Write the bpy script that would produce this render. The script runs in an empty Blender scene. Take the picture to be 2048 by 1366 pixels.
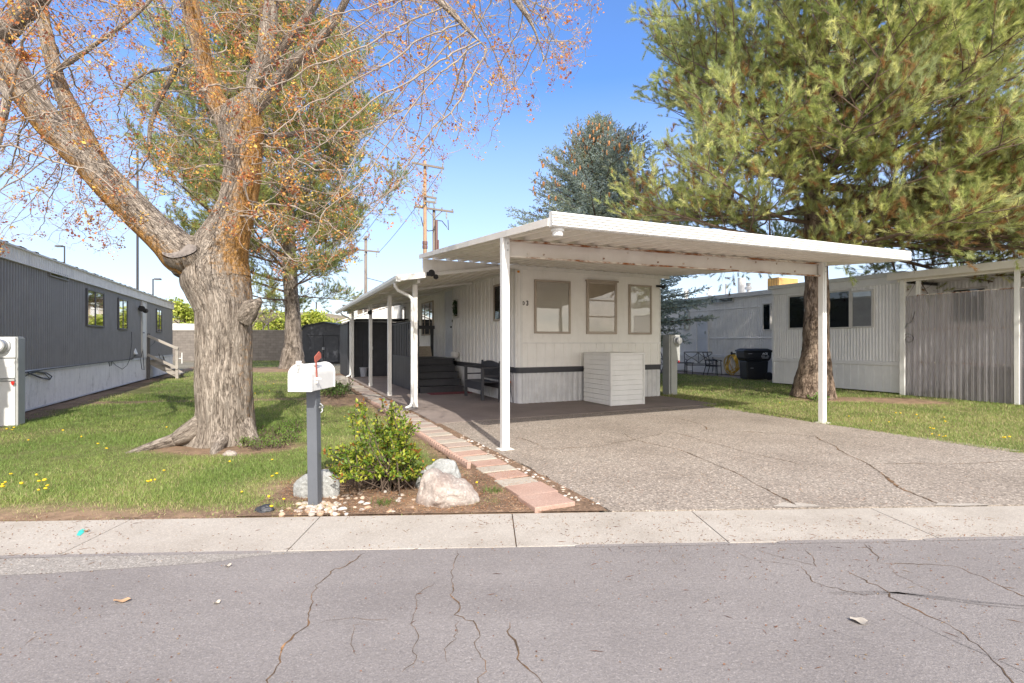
SUN_STRENGTH, SKY_STRENGTH, EXPOSURE = 2.8, .12, 1.13
SKY_SAT, SKY_VAL, SKY_HUE, CLOUD = 1.32, 1.30, .508, (3.5, 3.62, 3.9)
CLOUD_FILL = (10.6, 9.7, 8.5)  # colour of the unseen warm cloud added behind the camera to lift shade
import bpy, math, random
import numpy as np
from mathutils import Vector, Matrix
rad = math.radians
rng = np.random.default_rng(7)
random.seed(7)
scene = bpy.context.scene
COL = scene.collection
# ---- measured camera: focal length in photo pixels, eye height, horizon row
FPX, EYE, HOR, CU = 1005.0, 1.45, 685.0, 1024.0
TH = rad(24.6)                                     # the homes stand turned to the street by this much
CT, ST = math.cos(TH), math.sin(TH)
OX, OY = 0.14, 11.75                               # front left corner of the white home
WORLD = Matrix.Identity(4)
HOUSE = Matrix.Translation((OX, OY, 0)) @ Matrix.Rotation(TH, 4, 'Z')
STREET = Matrix.Translation((0, 4.26, 0)) @ Matrix.Rotation(rad(2.6), 4, 'Z')

def gp(u, v, z=0.0):                               # point of the ground that the photo shows at (u, v)
    y = (EYE - z) * FPX / (v - HOR)
    return ((u - CU) / FPX * y, y)
def at(u, v, y):                                   # point at depth y
    return Vector(((u - CU) / FPX * y, y, EYE + (HOR - v) / FPX * y))
def w2l(x, y):
    dx, dy = x - OX, y - OY
    return (dx * CT + dy * ST, -dx * ST + dy * CT)
def l2w(a, b):
    return (OX + a * CT - b * ST, OY + a * ST + b * CT)
def side(u, v, lx):                                # (ly, z) on the plane lx
    k = (u - CU) / FPX
    b = (OX + lx * CT - k * (OY + lx * ST)) / (ST + k * CT)
    y = OY + lx * ST + b * CT
    return b, EYE + (HOR - v) / FPX * y
def front(u, v, ly):
    k = (u - CU) / FPX
    a = (k * (OY + ly * CT) - OX + ly * ST) / (CT - k * ST)
    y = OY + a * ST + ly * CT
    return a, EYE + (HOR - v) / FPX * y

def tag(o, label=None, cat=None, group=None, kind=None):
    if label: o['label'] = label
    if cat: o['category'] = cat
    if group: o['group'] = group
    if kind: o['kind'] = kind
    return o
ROOTM = {}
def thing(name, label, cat, loc, frame=WORLD, rz=0.0, group=None):
    o = bpy.data.objects.new(name, None)
    COL.objects.link(o)
    m = frame @ Matrix.Translation(loc) @ Matrix.Rotation(rz, 4, 'Z')
    o.matrix_world = m
    ROOTM[o.name] = m
    o.empty_display_size = 0.2
    return tag(o, label, cat, group)
def root_of(o):
    while o.parent is not None: o = o.parent
    return o

def mesh_from(name, V, Fs, smooth=False):
    me = bpy.data.meshes.new(name)
    me.from_pydata([tuple(map(float, p)) for p in V], [], Fs)
    me.update()
    if smooth: me.polygons.foreach_set('use_smooth', [True] * len(me.polygons))
    return me

class MB:
    """collects shapes in one frame; build() links them as ONE mesh object"""
    def __init__(s, M=HOUSE):
        s.v, s.f, s.M = [], [], M
    def add(s, V, Fs):
        n = len(s.v)
        s.v.extend([tuple(p) for p in V])
        s.f.extend([tuple(i + n for i in f) for f in Fs])
        return s
    def box(s, x0, x1, y0, y1, z0, z1):
        V = [(x, y, z) for z in (z0, z1) for y in (y0, y1) for x in (x0, x1)]
        return s.add(V, [(0, 2, 3, 1), (4, 5, 7, 6), (0, 1, 5, 4), (2, 6, 7, 3), (0, 4, 6, 2), (1, 3, 7, 5)])
    def bar(s, p, q, w, h, up=(0, 0, 1)):
        p, q, up = Vector(p), Vector(q), Vector(up)
        d = (q - p).normalized()
        if abs(d.dot(up)) > .98: up = Vector((0, 1, 0))
        a = d.cross(up).normalized(); b = a.cross(d).normalized()
        V = []
        for c in (p, q):
            for i, j in ((-1, -1), (1, -1), (1, 1), (-1, 1)): V.append(c + a * (w / 2 * i) + b * (h / 2 * j))
        return s.add(V, [(0, 1, 2, 3), (7, 6, 5, 4), (0, 4, 5, 1), (1, 5, 6, 2), (2, 6, 7, 3), (3, 7, 4, 0)])
    def tube(s, pts, r, n=8, caps=True):
        pts = [Vector(p) for p in pts]
        rs = [r] * len(pts) if isinstance(r, (int, float)) else list(r)
        V, Fs = [], []
        prev = None
        for i, p in enumerate(pts):
            d = (pts[min(i + 1, len(pts) - 1)] - pts[max(i - 1, 0)]).normalized()
            if prev is None:
                a = d.cross(Vector((0.31, 0.2, 1))).normalized()
                if a.length < .1: a = d.cross(Vector((1, 0, 0))).normalized()
            else:
                a = (prev - d * prev.dot(d)).normalized()
            prev = a
            b = d.cross(a)
            for k in range(n):
                t = 2 * math.pi * k / n
                V.append(p + (a * math.cos(t) + b * math.sin(t)) * rs[i])
        for i in range(len(pts) - 1):
            for k in range(n):
                k2 = (k + 1) % n
                Fs.append((i * n + k, i * n + k2, (i + 1) * n + k2, (i + 1) * n + k))
        if caps:
            Fs.append(tuple(range(n - 1, -1, -1)))
            Fs.append(tuple((len(pts) - 1) * n + k for k in range(n)))
        return s.add(V, Fs)
    def lathe(s, c, prof, n=20, axis='z', sx=1, sy=1):
        V, Fs = [], []
        for r, h in prof:
            for k in range(n):
                t = 2 * math.pi * k / n
                p = (r * math.cos(t) * sx, r * math.sin(t) * sy, h)
                if axis == 'y': p = (p[0], -h, p[1])
                if axis == 'x': p = (h, p[0], p[1])
                V.append((c[0] + p[0], c[1] + p[1], c[2] + p[2]))
        for i in range(len(prof) - 1):
            for k in range(n):
                k2 = (k + 1) % n
                Fs.append((i * n + k, i * n + k2, (i + 1) * n + k2, (i + 1) * n + k))
        Fs.append(tuple(range(n - 1, -1, -1))); Fs.append(tuple((len(prof) - 1) * n + k for k in range(n)))
        return s.add(V, Fs)
    def prism(s, poly, fn, d0, d1):                # polygon (a, b) pushed along the third axis by fn(a, b, d)
        n = len(poly)
        V = [fn(a, b, d0) for a, b in poly] + [fn(a, b, d1) for a, b in poly]
        return s.add(V, [tuple(range(n))[::-1], tuple(range(n, 2 * n))] + [(i, (i + 1) % n, n + (i + 1) % n, n + i) for i in range(n)])
    def strip(s, A, B):                            # ribbon between two polylines
        n = len(A)
        return s.add(list(A) + list(B), [(i, i + 1, n + i + 1, n + i) for i in range(n - 1)])
    def grid(s, P):
        nu, nv = len(P), len(P[0])
        return s.add([p for row in P for p in row],
                     [(i * nv + j, (i + 1) * nv + j, (i + 1) * nv + j + 1, i * nv + j + 1) for i in range(nu - 1) for j in range(nv - 1)])
    def build(s, name, mat, parent=None, smooth=False, bevel=0.0, kind=None, label=None, solid=0.0):
        M = s.M
        if parent is not None: M = ROOTM.get(root_of(parent).name, WORLD).inverted() @ M
        V = [M @ Vector(p) for p in s.v]
        me = mesh_from(name, V, s.f, smooth)
        me.materials.append(mat)
        o = bpy.data.objects.new(name, me)
        COL.objects.link(o)
        if parent is not None: o.parent = parent
        if solid:
            m = o.modifiers.new('thickness', 'SOLIDIFY'); m.thickness = solid; m.offset = 0
        if bevel:
            m = o.modifiers.new('edge', 'BEVEL'); m.width = bevel; m.segments = 2; m.limit_method = 'ANGLE'; m.angle_limit = rad(40)
        if kind: o['kind'] = kind
        if label: o['label'] = label
        return o

def ribs(a0, a1, period, depth, duty=.5, slope=.18, phase=0.0):
    """trapezoid profile [(a, d)] from a0 to a1"""
    out = [(a0, 0.0)]
    k = math.floor((a0 - phase) / period)
    while True:
        b = k * period + phase
        if b > a1: break
        for f, d in ((0, 0), (slope, 1), (slope + duty * (1 - 2 * slope), 1), (2 * slope + duty * (1 - 2 * slope), 0)):
            a = b + f * period
            if a0 < a < a1: out.append((a, depth * d))
        k += 1
    out.append((a1, 0.0))
    return out

class Wall:
    """plane of a wall: fn(a, z, d) with d metres out of the surface"""
    def __init__(s, axis, c, sign, M=HOUSE):
        s.axis, s.c, s.sign, s.M = axis, c, sign, M
    def __call__(s, a, z, d=0.0):
        return (s.c + s.sign * d, a, z) if s.axis == 'x' else (a, s.c + s.sign * d, z)
    def box(s, mb, a0, a1, z0, z1, d0, d1):
        p, q = s(a0, z0, d0), s(a1, z1, d1)
        return mb.box(*[w for i in range(3) for w in (min(p[i], q[i]), max(p[i], q[i]))])
    def siding(s, mb, a0, a1, z0, z1, period, depth, duty=.5, slope=.18, off=0.0, phase=0.0):
        P = ribs(a0, a1, period, depth, duty, slope, phase)
        return mb.strip([s(a, z0, d + off) for a, d in P], [s(a, z1, d + off) for a, d in P])
    def hsiding(s, mb, a0, a1, z0, z1, period, depth, off=0.0):
        zs = []
        z = z0
        while z < z1 - 1e-6:
            zt = min(z + period, z1); zs += [(z, -.012), (z + .001, depth), (zt - .011, depth * .35), (zt - .010, -.012)]; z = zt
        return mb.strip([s(a0, z, d + off) for z, d in zs], [s(a1, z, d + off) for z, d in zs])

def arr_mesh(name, V, tris, mat, parent=None, col=None, smooth=False, vec=None):
    """big mesh from numpy arrays; col = per-vertex rgb"""
    V = np.asarray(V, np.float32)
    if parent is not None:
        inv = np.array(ROOTM.get(root_of(parent).name, WORLD).inverted())
        V = (V @ inv[:3, :3].T + inv[:3, 3]).astype(np.float32)
    tris = np.asarray(tris, np.int32)
    k = tris.shape[1]
    me = bpy.data.meshes.new(name)
    me.vertices.add(len(V)); me.vertices.foreach_set('co', V.ravel())
    me.loops.add(tris.size); me.loops.foreach_set('vertex_index', tris.ravel())
    me.polygons.add(len(tris))
    me.polygons.foreach_set('loop_start', np.arange(0, tris.size, k, dtype=np.int32))
    me.polygons.foreach_set('loop_total', np.full(len(tris), k, np.int32))
    if smooth: me.polygons.foreach_set('use_smooth', np.ones(len(tris), bool))
    if col is not None:
        a = me.color_attributes.new('tint', 'FLOAT_COLOR', 'POINT')
        c = np.ones((len(V), 4), np.float32); c[:, :3] = col
        a.data.foreach_set('color', c.ravel())
    if vec is not None:
        a = me.attributes.new('barkco', 'FLOAT_VECTOR', 'POINT'); a.data.foreach_set('vector', np.asarray(vec, np.float32).ravel())
    me.update(); me.validate()
    me.materials.append(mat)
    o = bpy.data.objects.new(name, me)
    COL.objects.link(o)
    if parent is not None: o.parent = parent
    return o

def segs_mesh(P0, P1, R0, R1, n=4):
    """numpy: open n-sided tubes for many segments"""
    P0, P1 = np.asarray(P0, float), np.asarray(P1, float)
    R0, R1 = np.asarray(R0, float), np.asarray(R1, float)
    d = P1 - P0; L = np.linalg.norm(d, axis=1, keepdims=True); d = d / np.maximum(L, 1e-9)
    ref = np.where(np.abs(d[:, 2:3]) < .9, np.array([[0, 0, 1.]]), np.array([[1., 0, 0]]))
    a = np.cross(d, ref); a /= np.maximum(np.linalg.norm(a, axis=1, keepdims=True), 1e-9)
    b = np.cross(d, a)
    t = np.arange(n) * 2 * np.pi / n
    ring = a[:, None, :] * np.cos(t)[None, :, None] + b[:, None, :] * np.sin(t)[None, :, None]
    V = np.concatenate([P0[:, None] + ring * R0[:, None, None], P1[:, None] + ring * R1[:, None, None]], axis=1)
    m = len(P0)
    base = (np.arange(m) * 2 * n)[:, None]
    k = np.arange(n); k2 = (k + 1) % n
    Q = np.stack([base + k, base + k2, base + n + k2, base + n + k], axis=2)
    return V.reshape(-1, 3), Q.reshape(-1, 4)

def vnoise(P, scale=1.0, seed=0):
    """value noise of points (n, 3) in -1..1"""
    P = np.asarray(P, float) * scale + 1000.0
    i = np.floor(P).astype(np.int64); f = P - i; f = f * f * (3 - 2 * f)
    def h(ix, iy, iz):
        n = (ix * 374761393 + iy * 668265263 + iz * 2147483647 + seed * 1274126177) & 0x7fffffff
        n = (n ^ (n >> 13)) * 1274126177 & 0x7fffffff
        n = (n ^ (n >> 16)) & 0xffff
        return n / 32767.5 - 1
    r = 0
    for dx in (0, 1):
        for dy in (0, 1):
            for dz in (0, 1):
                w = (f[:, 0] if dx else 1 - f[:, 0]) * (f[:, 1] if dy else 1 - f[:, 1]) * (f[:, 2] if dz else 1 - f[:, 2])
                r = r + w * h(i[:, 0] + dx, i[:, 1] + dy, i[:, 2] + dz)
    return r

ORD = ('first second third fourth fifth sixth seventh eighth ninth tenth eleventh twelfth thirteenth fourteenth fifteenth sixteenth '
       'seventeenth eighteenth nineteenth twentieth').split()
# ------------------------------------------------------------------ materials
MATS = {}
class NT:
    def __init__(s, name):
        m = bpy.data.materials.new(name); m.use_nodes = True
        s.m, s.t = m, m.node_tree
        s.t.nodes.clear()
        s.out = s.n('ShaderNodeOutputMaterial')
        s.tc = None
        MATS[name] = m
    def n(s, kind, **kw):
        nd = s.t.nodes.new(kind)
        for k, v in kw.items():
            if k in nd.inputs: nd.inputs[k].default_value = v
            else: setattr(nd, k, v)
        return nd
    def l(s, a, b): s.t.links.new(a, b)
    def coord(s, scale=(1, 1, 1), rot=(0, 0, 0)):
        if s.tc is None: s.tc = s.n('ShaderNodeTexCoord')
        mp = s.n('ShaderNodeMapping'); mp.inputs['Scale'].default_value = scale; mp.inputs['Rotation'].default_value = rot
        s.l(s.tc.outputs['Object'], mp.inputs['Vector'])
        return mp.outputs['Vector']
    def noise(s, scale, detail=4, rough=.6, vec=None, stretch=(1, 1, 1), dist=0.0):
        nd = s.n('ShaderNodeTexNoise'); nd.inputs['Scale'].default_value = scale; nd.inputs['Detail'].default_value = detail
        nd.inputs['Roughness'].default_value = rough; nd.inputs['Distortion'].default_value = dist
        s.l(vec or s.coord(stretch), nd.inputs['Vector'])
        return nd.outputs['Fac']
    def voro(s, scale, feature='F1', stretch=(1, 1, 1), out='Distance'):
        nd = s.n('ShaderNodeTexVoronoi'); nd.feature = feature; nd.inputs['Scale'].default_value = scale
        s.l(s.coord(stretch), nd.inputs['Vector'])
        return nd.outputs[out]
    def ramp(s, fac, stops, interp='LINEAR'):
        r = s.n('ShaderNodeValToRGB'); r.color_ramp.interpolation = interp
        e = r.color_ramp.elements
        while len(e) < len(stops): e.new(.5)
        for el, (p, c) in zip(e, stops):
            el.position = p
            el.color = (c, c, c, 1) if isinstance(c, (int, float)) else (*c[:3], 1)
        s.l(fac, r.inputs['Fac'])
        return r.outputs['Color']
    def mix(s, fac, a, b, mode='MIX'):
        nd = s.n('ShaderNodeMix'); nd.data_type = 'RGBA'; nd.blend_type = mode
        for sock, val in ((nd.inputs[0], fac), (nd.inputs[6], a), (nd.inputs[7], b)):
            if hasattr(val, 'is_output'): s.l(val, sock)
            elif sock == nd.inputs[0] or isinstance(val, (int, float)): sock.default_value = val
            else: sock.default_value = (*val[:3], 1)
        return nd.outputs[2]
    def math(s, op, a, b=0.0):
        nd = s.n('ShaderNodeMath'); nd.operation = op
        for i, val in enumerate((a, b)):
            if hasattr(val, 'is_output'): s.l(val, nd.inputs[i])
            else: nd.inputs[i].default_value = val
        return nd.outputs[0]
    def bump(s, h, strength=.3, dist=.01, prev=None):
        nd = s.n('ShaderNodeBump'); nd.inputs['Strength'].default_value = strength; nd.inputs['Distance'].default_value = dist
        s.l(h, nd.inputs['Height'])
        if prev: s.l(prev, nd.inputs['Normal'])
        return nd.outputs['Normal']
    def principled(s, col, rough=.6, metal=0.0, normal=None, spec=.4, coat=0.0):
        p = s.n('ShaderNodeBsdfPrincipled')
        if hasattr(col, 'is_output'): s.l(col, p.inputs['Base Color'])
        else: p.inputs['Base Color'].default_value = (*col[:3], 1)
        if hasattr(rough, 'is_output'): s.l(rough, p.inputs['Roughness'])
        else: p.inputs['Roughness'].default_value = rough
        p.inputs['Metallic'].default_value = metal
        p.inputs['Specular IOR Level'].default_value = spec
        p.inputs['Coat Weight'].default_value = coat
        if normal: s.l(normal, p.inputs['Normal'])
        return p.outputs[0]
    def done(s, sh):
        s.l(sh, s.out.inputs['Surface'])
        return s.m

def paint(name, col, col2=None, rough=.55, var=2.5, bump=.06, streak=0.35, fine=60, spec=.35, dirt=(.28, .24, .19), dirt_amt=.0):
    """painted board or metal: blotches, vertical streaks, faint relief, a little dirt"""
    t = NT(name)
    col2 = col2 or tuple(c * .86 for c in col)
    a = t.noise(var, 5, .65)
    c = t.mix(t.ramp(a, [(.35, 0.0), (.7, 1.0)]), col, col2)
    st = t.noise(9, 4, .6, stretch=(1, 1, .12))
    c = t.mix(t.math('MULTIPLY', t.ramp(st, [(.5, 0.0), (.75, 1.0)]), streak), c, tuple(x * .72 for x in col))
    if dirt_amt:
        d = t.noise(3.3, 7, .75, stretch=(1, 1, .5))
        c = t.mix(t.math('MULTIPLY', t.ramp(d, [(.55, 0.0), (.72, 1.0)]), dirt_amt), c, dirt)
    n = t.bump(t.noise(fine, 3, .5), bump, .01)
    return t.done(t.principled(c, rough, normal=n, spec=spec))

def plain(name, col, rough=.5, metal=0.0, spec=.4, var=.15, scale=12, bump=.05):
    t = NT(name)
    c = t.mix(t.noise(scale, 4), tuple(x * (1 - var) for x in col), tuple(min(1, x * (1 + var)) for x in col))
    return t.done(t.principled(c, rough, metal, t.bump(t.noise(scale * 5, 3), bump, .01), spec))

WHITE_WALL = paint('painted_white_siding', (.87, .855, .82), (.81, .79, .75), dirt_amt=.12, streak=.22)
WHITE_TRIM = paint('white_painted_trim', (.82, .81, .78), dirt_amt=.18, streak=.2)
WHITE_METAL = paint('white_enamelled_metal', (.77, .77, .75), (.71, .71, .69), rough=.42, streak=.18, bump=.05, dirt_amt=.16)
SOFFIT = paint('white_roof_pan', (.80, .77, .72), (.72, .68, .62), rough=.45, streak=.1, bump=.02, dirt_amt=.15)
SKIRT = paint('weathered_white_skirting', (.70, .70, .70), (.56, .56, .57), dirt_amt=.3, streak=.45, dirt=(.30, .26, .21))
SKIRT_MOULD = paint('mildewed_white_skirting', (.80, .79, .78), (.70, .69, .69), dirt_amt=.5, streak=.5, dirt=(.07, .07, .075))
DARK = paint('charcoal_paint', (.050, .051, .058), (.070, .070, .078), rough=.5, streak=.3, dirt_amt=.12, dirt=(.13, .12, .11))
DARK_SHED = paint('dark_slate_paint', (.040, .043, .052), (.058, .061, .072), rough=.55, streak=.4)
GREY_SIDING = paint('grey_metal_siding', (.262, .256, .256), (.215, .21, .211), rough=.45, streak=.4, dirt_amt=.1, dirt=(.21, .20, .19))
GREY_POST = paint('blue_grey_post_paint', (.125, .135, .155), (.10, .11, .125), rough=.6, streak=.25, bump=.15)
DOOR_WHITE = paint('door_white', (.70, .72, .76), streak=.1)
NEIGHBOUR = paint('neighbour_white_siding', (.83, .82, .81), (.75, .74, .74), streak=.25, dirt_amt=.12)
TAN_FRAME = paint('bronze_window_frame', (.44, .38, .315), (.35, .29, .235), rough=.4, streak=.2)
WHITE_FRAME = paint('white_window_frame', (.62, .60, .57), streak=.2)
DARK_FRAME = plain('dark_window_frame', (.10, .10, .11), .4)
BLACK = plain('black_metal', (.02, .02, .022), .4)
BLACK_PLASTIC = plain('black_plastic', (.016, .017, .019), .45, scale=6)
GALV = plain('galvanised_metal', (.50, .51, .52), .4, .7)
METER_WHITE = paint('pale_meter_cabinet', (.74, .75, .75), streak=.3, dirt_amt=.25, dirt=(.4, .4, .4))
METER_GREY = paint('grey_meter_cabinet', (.42, .43, .42), (.35, .36, .35), streak=.3, dirt_amt=.15)
RED_FLAG = paint('faded_red_paint', (.38, .085, .065), (.44, .14, .10), streak=.3)
TERRACOTTA = plain('terracotta', (.55, .16, .06), .7)
RED_MAT = plain('dark_red_mat', (.16, .04, .05), .95, scale=40)
WOOD_GREY = paint('weathered_grey_wood', (.42, .385, .34), (.31, .28, .25), rough=.85, streak=.6, bump=.3, fine=30)
WOOD_POLE = paint('tan_pole_wood', (.40, .26, .16), (.30, .20, .13), rough=.85, streak=.5)
WOOD_OLD = paint('grey_pole_wood', (.25, .21, .18), (.19, .16, .14), rough=.85, streak=.5)
CONDUIT = plain('brown_conduit', (.17, .09, .08), .5)
PORCELAIN = plain('grey_insulator', (.33, .34, .36), .3)
YELLOW_HOSE = plain('yellow_hose', (.62, .40, .05), .45)
TARP = paint('orange_yellow_cover', (.62, .38, .13), (.50, .29, .10), streak=.6)
ROOF_DARK = plain('dark_shingles', (.12, .095, .085), .9, scale=25, bump=.6, var=.4)
ROOF_WHITE = plain('white_roof_coating', (.66, .66, .66), .7)
CARD = plain('cardboard_sign', (.52, .44, .34), .85)
SCRIBBLE = plain('brown_ink', (.20, .15, .11), .8)
RED_PLASTIC = plain('red_plastic', (.7, .03, .02), .35)
PALE_PLASTIC = plain('pale_bucket_plastic', (.42, .44, .50), .45)
LETTER = plain('bronze_lettering', (.05, .04, .03), .45)
WHITE_PRINT = plain('white_print', (.75, .75, .75), .6)
RUST = None

def _rust():
    t = NT('rusty_white_steel')
    a = t.noise(5, 8, .75, stretch=(.5, 1, 1), dist=.4)
    m = t.ramp(a, [(.44, 0.0), (.56, 1.0)])
    rc = t.ramp(t.noise(30, 4), [(.3, (.10, .035, .012)), (.7, (.42, .16, .045))])
    c = t.mix(m, (.74, .69, .61), rc)
    return t.done(t.principled(c, t.math('ADD', t.math('MULTIPLY', m, .4), .45), normal=t.bump(t.noise(40, 4), .2, .01)))
RUST = _rust()

def _glass(name, tint=(.6, .62, .62), refl=.9, rough=.02):
    t = NT(name)
    fr = t.n('ShaderNodeFresnel'); fr.inputs['IOR'].default_value = 1.38
    tr = t.n('ShaderNodeBsdfTransparent'); tr.inputs[0].default_value = (*tint, 1)
    gl = t.n('ShaderNodeBsdfGlossy'); gl.inputs['Roughness'].default_value = rough
    gl.inputs['Color'].default_value = (refl, refl, refl, 1)
    nz = t.bump(t.noise(1.2, 2), .05, .05)
    t.l(nz, gl.inputs['Normal'])
    mx = t.n('ShaderNodeMixShader')
    t.l(t.math('MAXIMUM', fr.outputs[0], .07), mx.inputs[0]); t.l(tr.outputs[0], mx.inputs[1]); t.l(gl.outputs[0], mx.inputs[2])
    return t.done(mx.outputs[0])
GLASS = _glass('window_glass', (.97, .965, .95))
GLASS_DARK = _glass('dark_window_glass', (.45, .46, .48))

def _mirror_glass():
    t = NT('reflecting_window_glass')
    p = t.principled((.02, .022, .025), .03, 0, t.bump(t.noise(1.5, 2), .04, .05), 1.0, 1.0)
    g = t.n('ShaderNodeBsdfGlossy'); g.inputs['Roughness'].default_value = .02; g.inputs['Color'].default_value = (.8, .82, .85, 1)
    mx = t.n('ShaderNodeMixShader'); mx.inputs[0].default_value = .55
    t.l(p, mx.inputs[1]); t.l(g.outputs[0], mx.inputs[2])
    return t.done(mx.outputs[0])
GLASS_MIRROR = _mirror_glass()

def _blind(name, col, per):
    t = NT(name)
    w = t.n('ShaderNodeTexWave'); w.wave_type = 'BANDS'; w.bands_direction = 'Z'; w.inputs['Scale'].default_value = per
    t.l(t.coord(), w.inputs['Vector'])
    c = t.mix(w.outputs['Fac'], tuple(x * .62 for x in col), col)
    c = t.mix(t.math('MULTIPLY', t.noise(2.0, 3), .35), c, tuple(x * .7 for x in col))
    return t.done(t.principled(c, .6, normal=t.bump(w.outputs['Fac'], .6, .01)))
BLIND = _blind('window_blind_slats', (.93, .90, .83), 30)
CURTAIN_TAN = plain('tan_curtain', (.42, .35, .27), .9, scale=3, var=.3)
CURTAIN_DARK = plain('dark_curtain', (.16, .16, .17), .9, scale=3, var=.4)
CURTAIN_LIGHT = plain('pale_net_curtain', (.36, .37, .39), .9, scale=3, var=.3)

def _ground_mat(name, cols, speck, speck_scale, bump, big=.6, rough=.9, spots=None, spot_col=(.06, .055, .05), lanes=False, fine_cols=None):
    t = NT(name)
    big_n = t.noise(big, 6, .62)
    if lanes:                                      # worn wheel lanes and pale scuffs along the road
        big_n = t.math('ADD', t.math('MULTIPLY', big_n, .62), t.math('MULTIPLY', t.noise(1.5, 5, .65, stretch=(.14, 1, 1)), .38))
    c = t.ramp(big_n, [(.25, cols[0]), (.5, cols[1]), (.78, cols[2])])
    f = t.voro(speck_scale, out='Color')
    sep = t.n('ShaderNodeSeparateColor'); t.l(f, sep.inputs[0])
    sp = t.ramp(sep.outputs[0], fine_cols or [(.0, .45), (.35, .85), (.7, 1.0), (.88, 1.15), (1.0, 1.9)])
    c = t.mix(speck, c, sp, 'MULTIPLY')
    f2 = t.noise(speck_scale * .33, 3, .7)
    c = t.mix(speck * .8, c, t.ramp(f2, [(.3, .72), (.7, 1.25)]), 'MULTIPLY')
    if spots:
        s = t.noise(spots, 5, .7)
        c = t.mix(t.math('MULTIPLY', t.ramp(s, [(.62, 0.0), (.74, 1.0)]), .55), c, spot_col)
    n = t.bump(sep.outputs[0], bump, .006)
    n = t.bump(t.noise(speck_scale * .3, 4, .7), bump, .01, n)
    return t.done(t.principled(c, rough, normal=n, spec=.25))
ASPHALT = _ground_mat('street_asphalt', [(.175, .158, .153), (.240, .219, .211), (.305, .280, .268)], .34, 170, .5, .75, lanes=True, spots=.85, spot_col=(.15, .14, .138))
GUTTER_DUST = _ground_mat('dusty_old_asphalt', [(.27, .25, .23), (.31, .285, .26), (.35, .32, .29)], .6, 120, .5, 1.5)
DRIVE = _ground_mat('driveway_aggregate', [(.25, .212, .178), (.315, .27, .23), (.37, .325, .28)], .85, 75, .8, .9, spots=.9, spot_col=(.13, .11, .095))
SIDEWALK = _ground_mat('pavement_concrete', [(.325, .288, .248), (.40, .362, .318), (.455, .42, .375)], .28, 150, .15, 1.6, spots=1.7, spot_col=(.34, .29, .24))
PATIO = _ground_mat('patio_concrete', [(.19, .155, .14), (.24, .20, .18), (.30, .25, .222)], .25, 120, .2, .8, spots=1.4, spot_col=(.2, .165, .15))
SOIL = _ground_mat('brown_soil', [(.125, .083, .055), (.21, .14, .095), (.33, .225, .15)], .7, 45, 1.0, 2.2)
DIRT = _ground_mat('dry_ground', [(.16, .14, .10), (.21, .19, .14), (.27, .24, .18)], .6, 30, .8, .3)
PINK_PAVER = _ground_mat('pink_concrete_paver', [(.36, .235, .188), (.41, .275, .222), (.45, .32, .265)], .3, 150, .3, 3, spots=3, spot_col=(.36, .27, .22))
RED_PAVER = _ground_mat('dusty_pink_paver', [(.34, .262, .222), (.385, .305, .262), (.42, .345, .30)], .3, 150, .3, 3, spots=3, spot_col=(.34, .28, .24))
GREY_PAVER = _ground_mat('grey_concrete_paver', [(.36, .32, .27), (.42, .378, .32), (.46, .42, .36)], .3, 150, .3, 3, spots=3, spot_col=(.30, .27, .23))
SLATE = _ground_mat('dark_slate', [(.11, .10, .10), (.14, .13, .13), (.17, .16, .16)], .3, 60, .4, 3)
ROCK_PINK = _ground_mat('pale_pink_rock', [(.27, .205, .175), (.385, .33, .295), (.46, .42, .385)], .35, 60, 1.0, 5.5, rough=.85)
ROCK_GREY = _ground_mat('blue_grey_rock', [(.29, .295, .285), (.345, .35, .34), (.42, .42, .405)], .3, 70, .8, 4.0, rough=.85)
ROCK_TAN = _ground_mat('grey_brown_rock', [(.27, .24, .21), (.36, .33, .29), (.44, .41, .37)], .3, 70, .6, 3)
CRACK = _ground_mat('dark_crack', [(.06, .046, .036), (.12, .08, .05), (.34, .18, .08)], .6, 60, .3, 6)
HILL = _ground_mat('dry_hill', [(.20, .17, .10), (.27, .22, .14), (.24, .24, .12)], .5, .6, .2, .05)

def _block():
    t = NT('concrete_block_wall')
    b = t.n('ShaderNodeTexBrick'); b.inputs['Scale'].default_value = 1.0
    b.inputs['Brick Width'].default_value = .4; b.inputs['Row Height'].default_value = .2; b.inputs['Mortar Size'].default_value = .008
    b.inputs['Color1'].default_value = (.21, .185, .165, 1); b.inputs['Color2'].default_value = (.165, .145, .13, 1); b.inputs['Mortar'].default_value = (.11, .10, .09, 1)
    t.l(t.coord(rot=(rad(90), 0, 0)), b.inputs['Vector'])
    c = t.mix(.5, b.outputs[0], t.ramp(t.noise(3, 5), [(.3, .7), (.7, 1.2)]), 'MULTIPLY')
    return t.done(t.principled(c, .9, normal=t.bump(t.noise(40, 4), .4, .01)))
BLOCK = _block()

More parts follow.
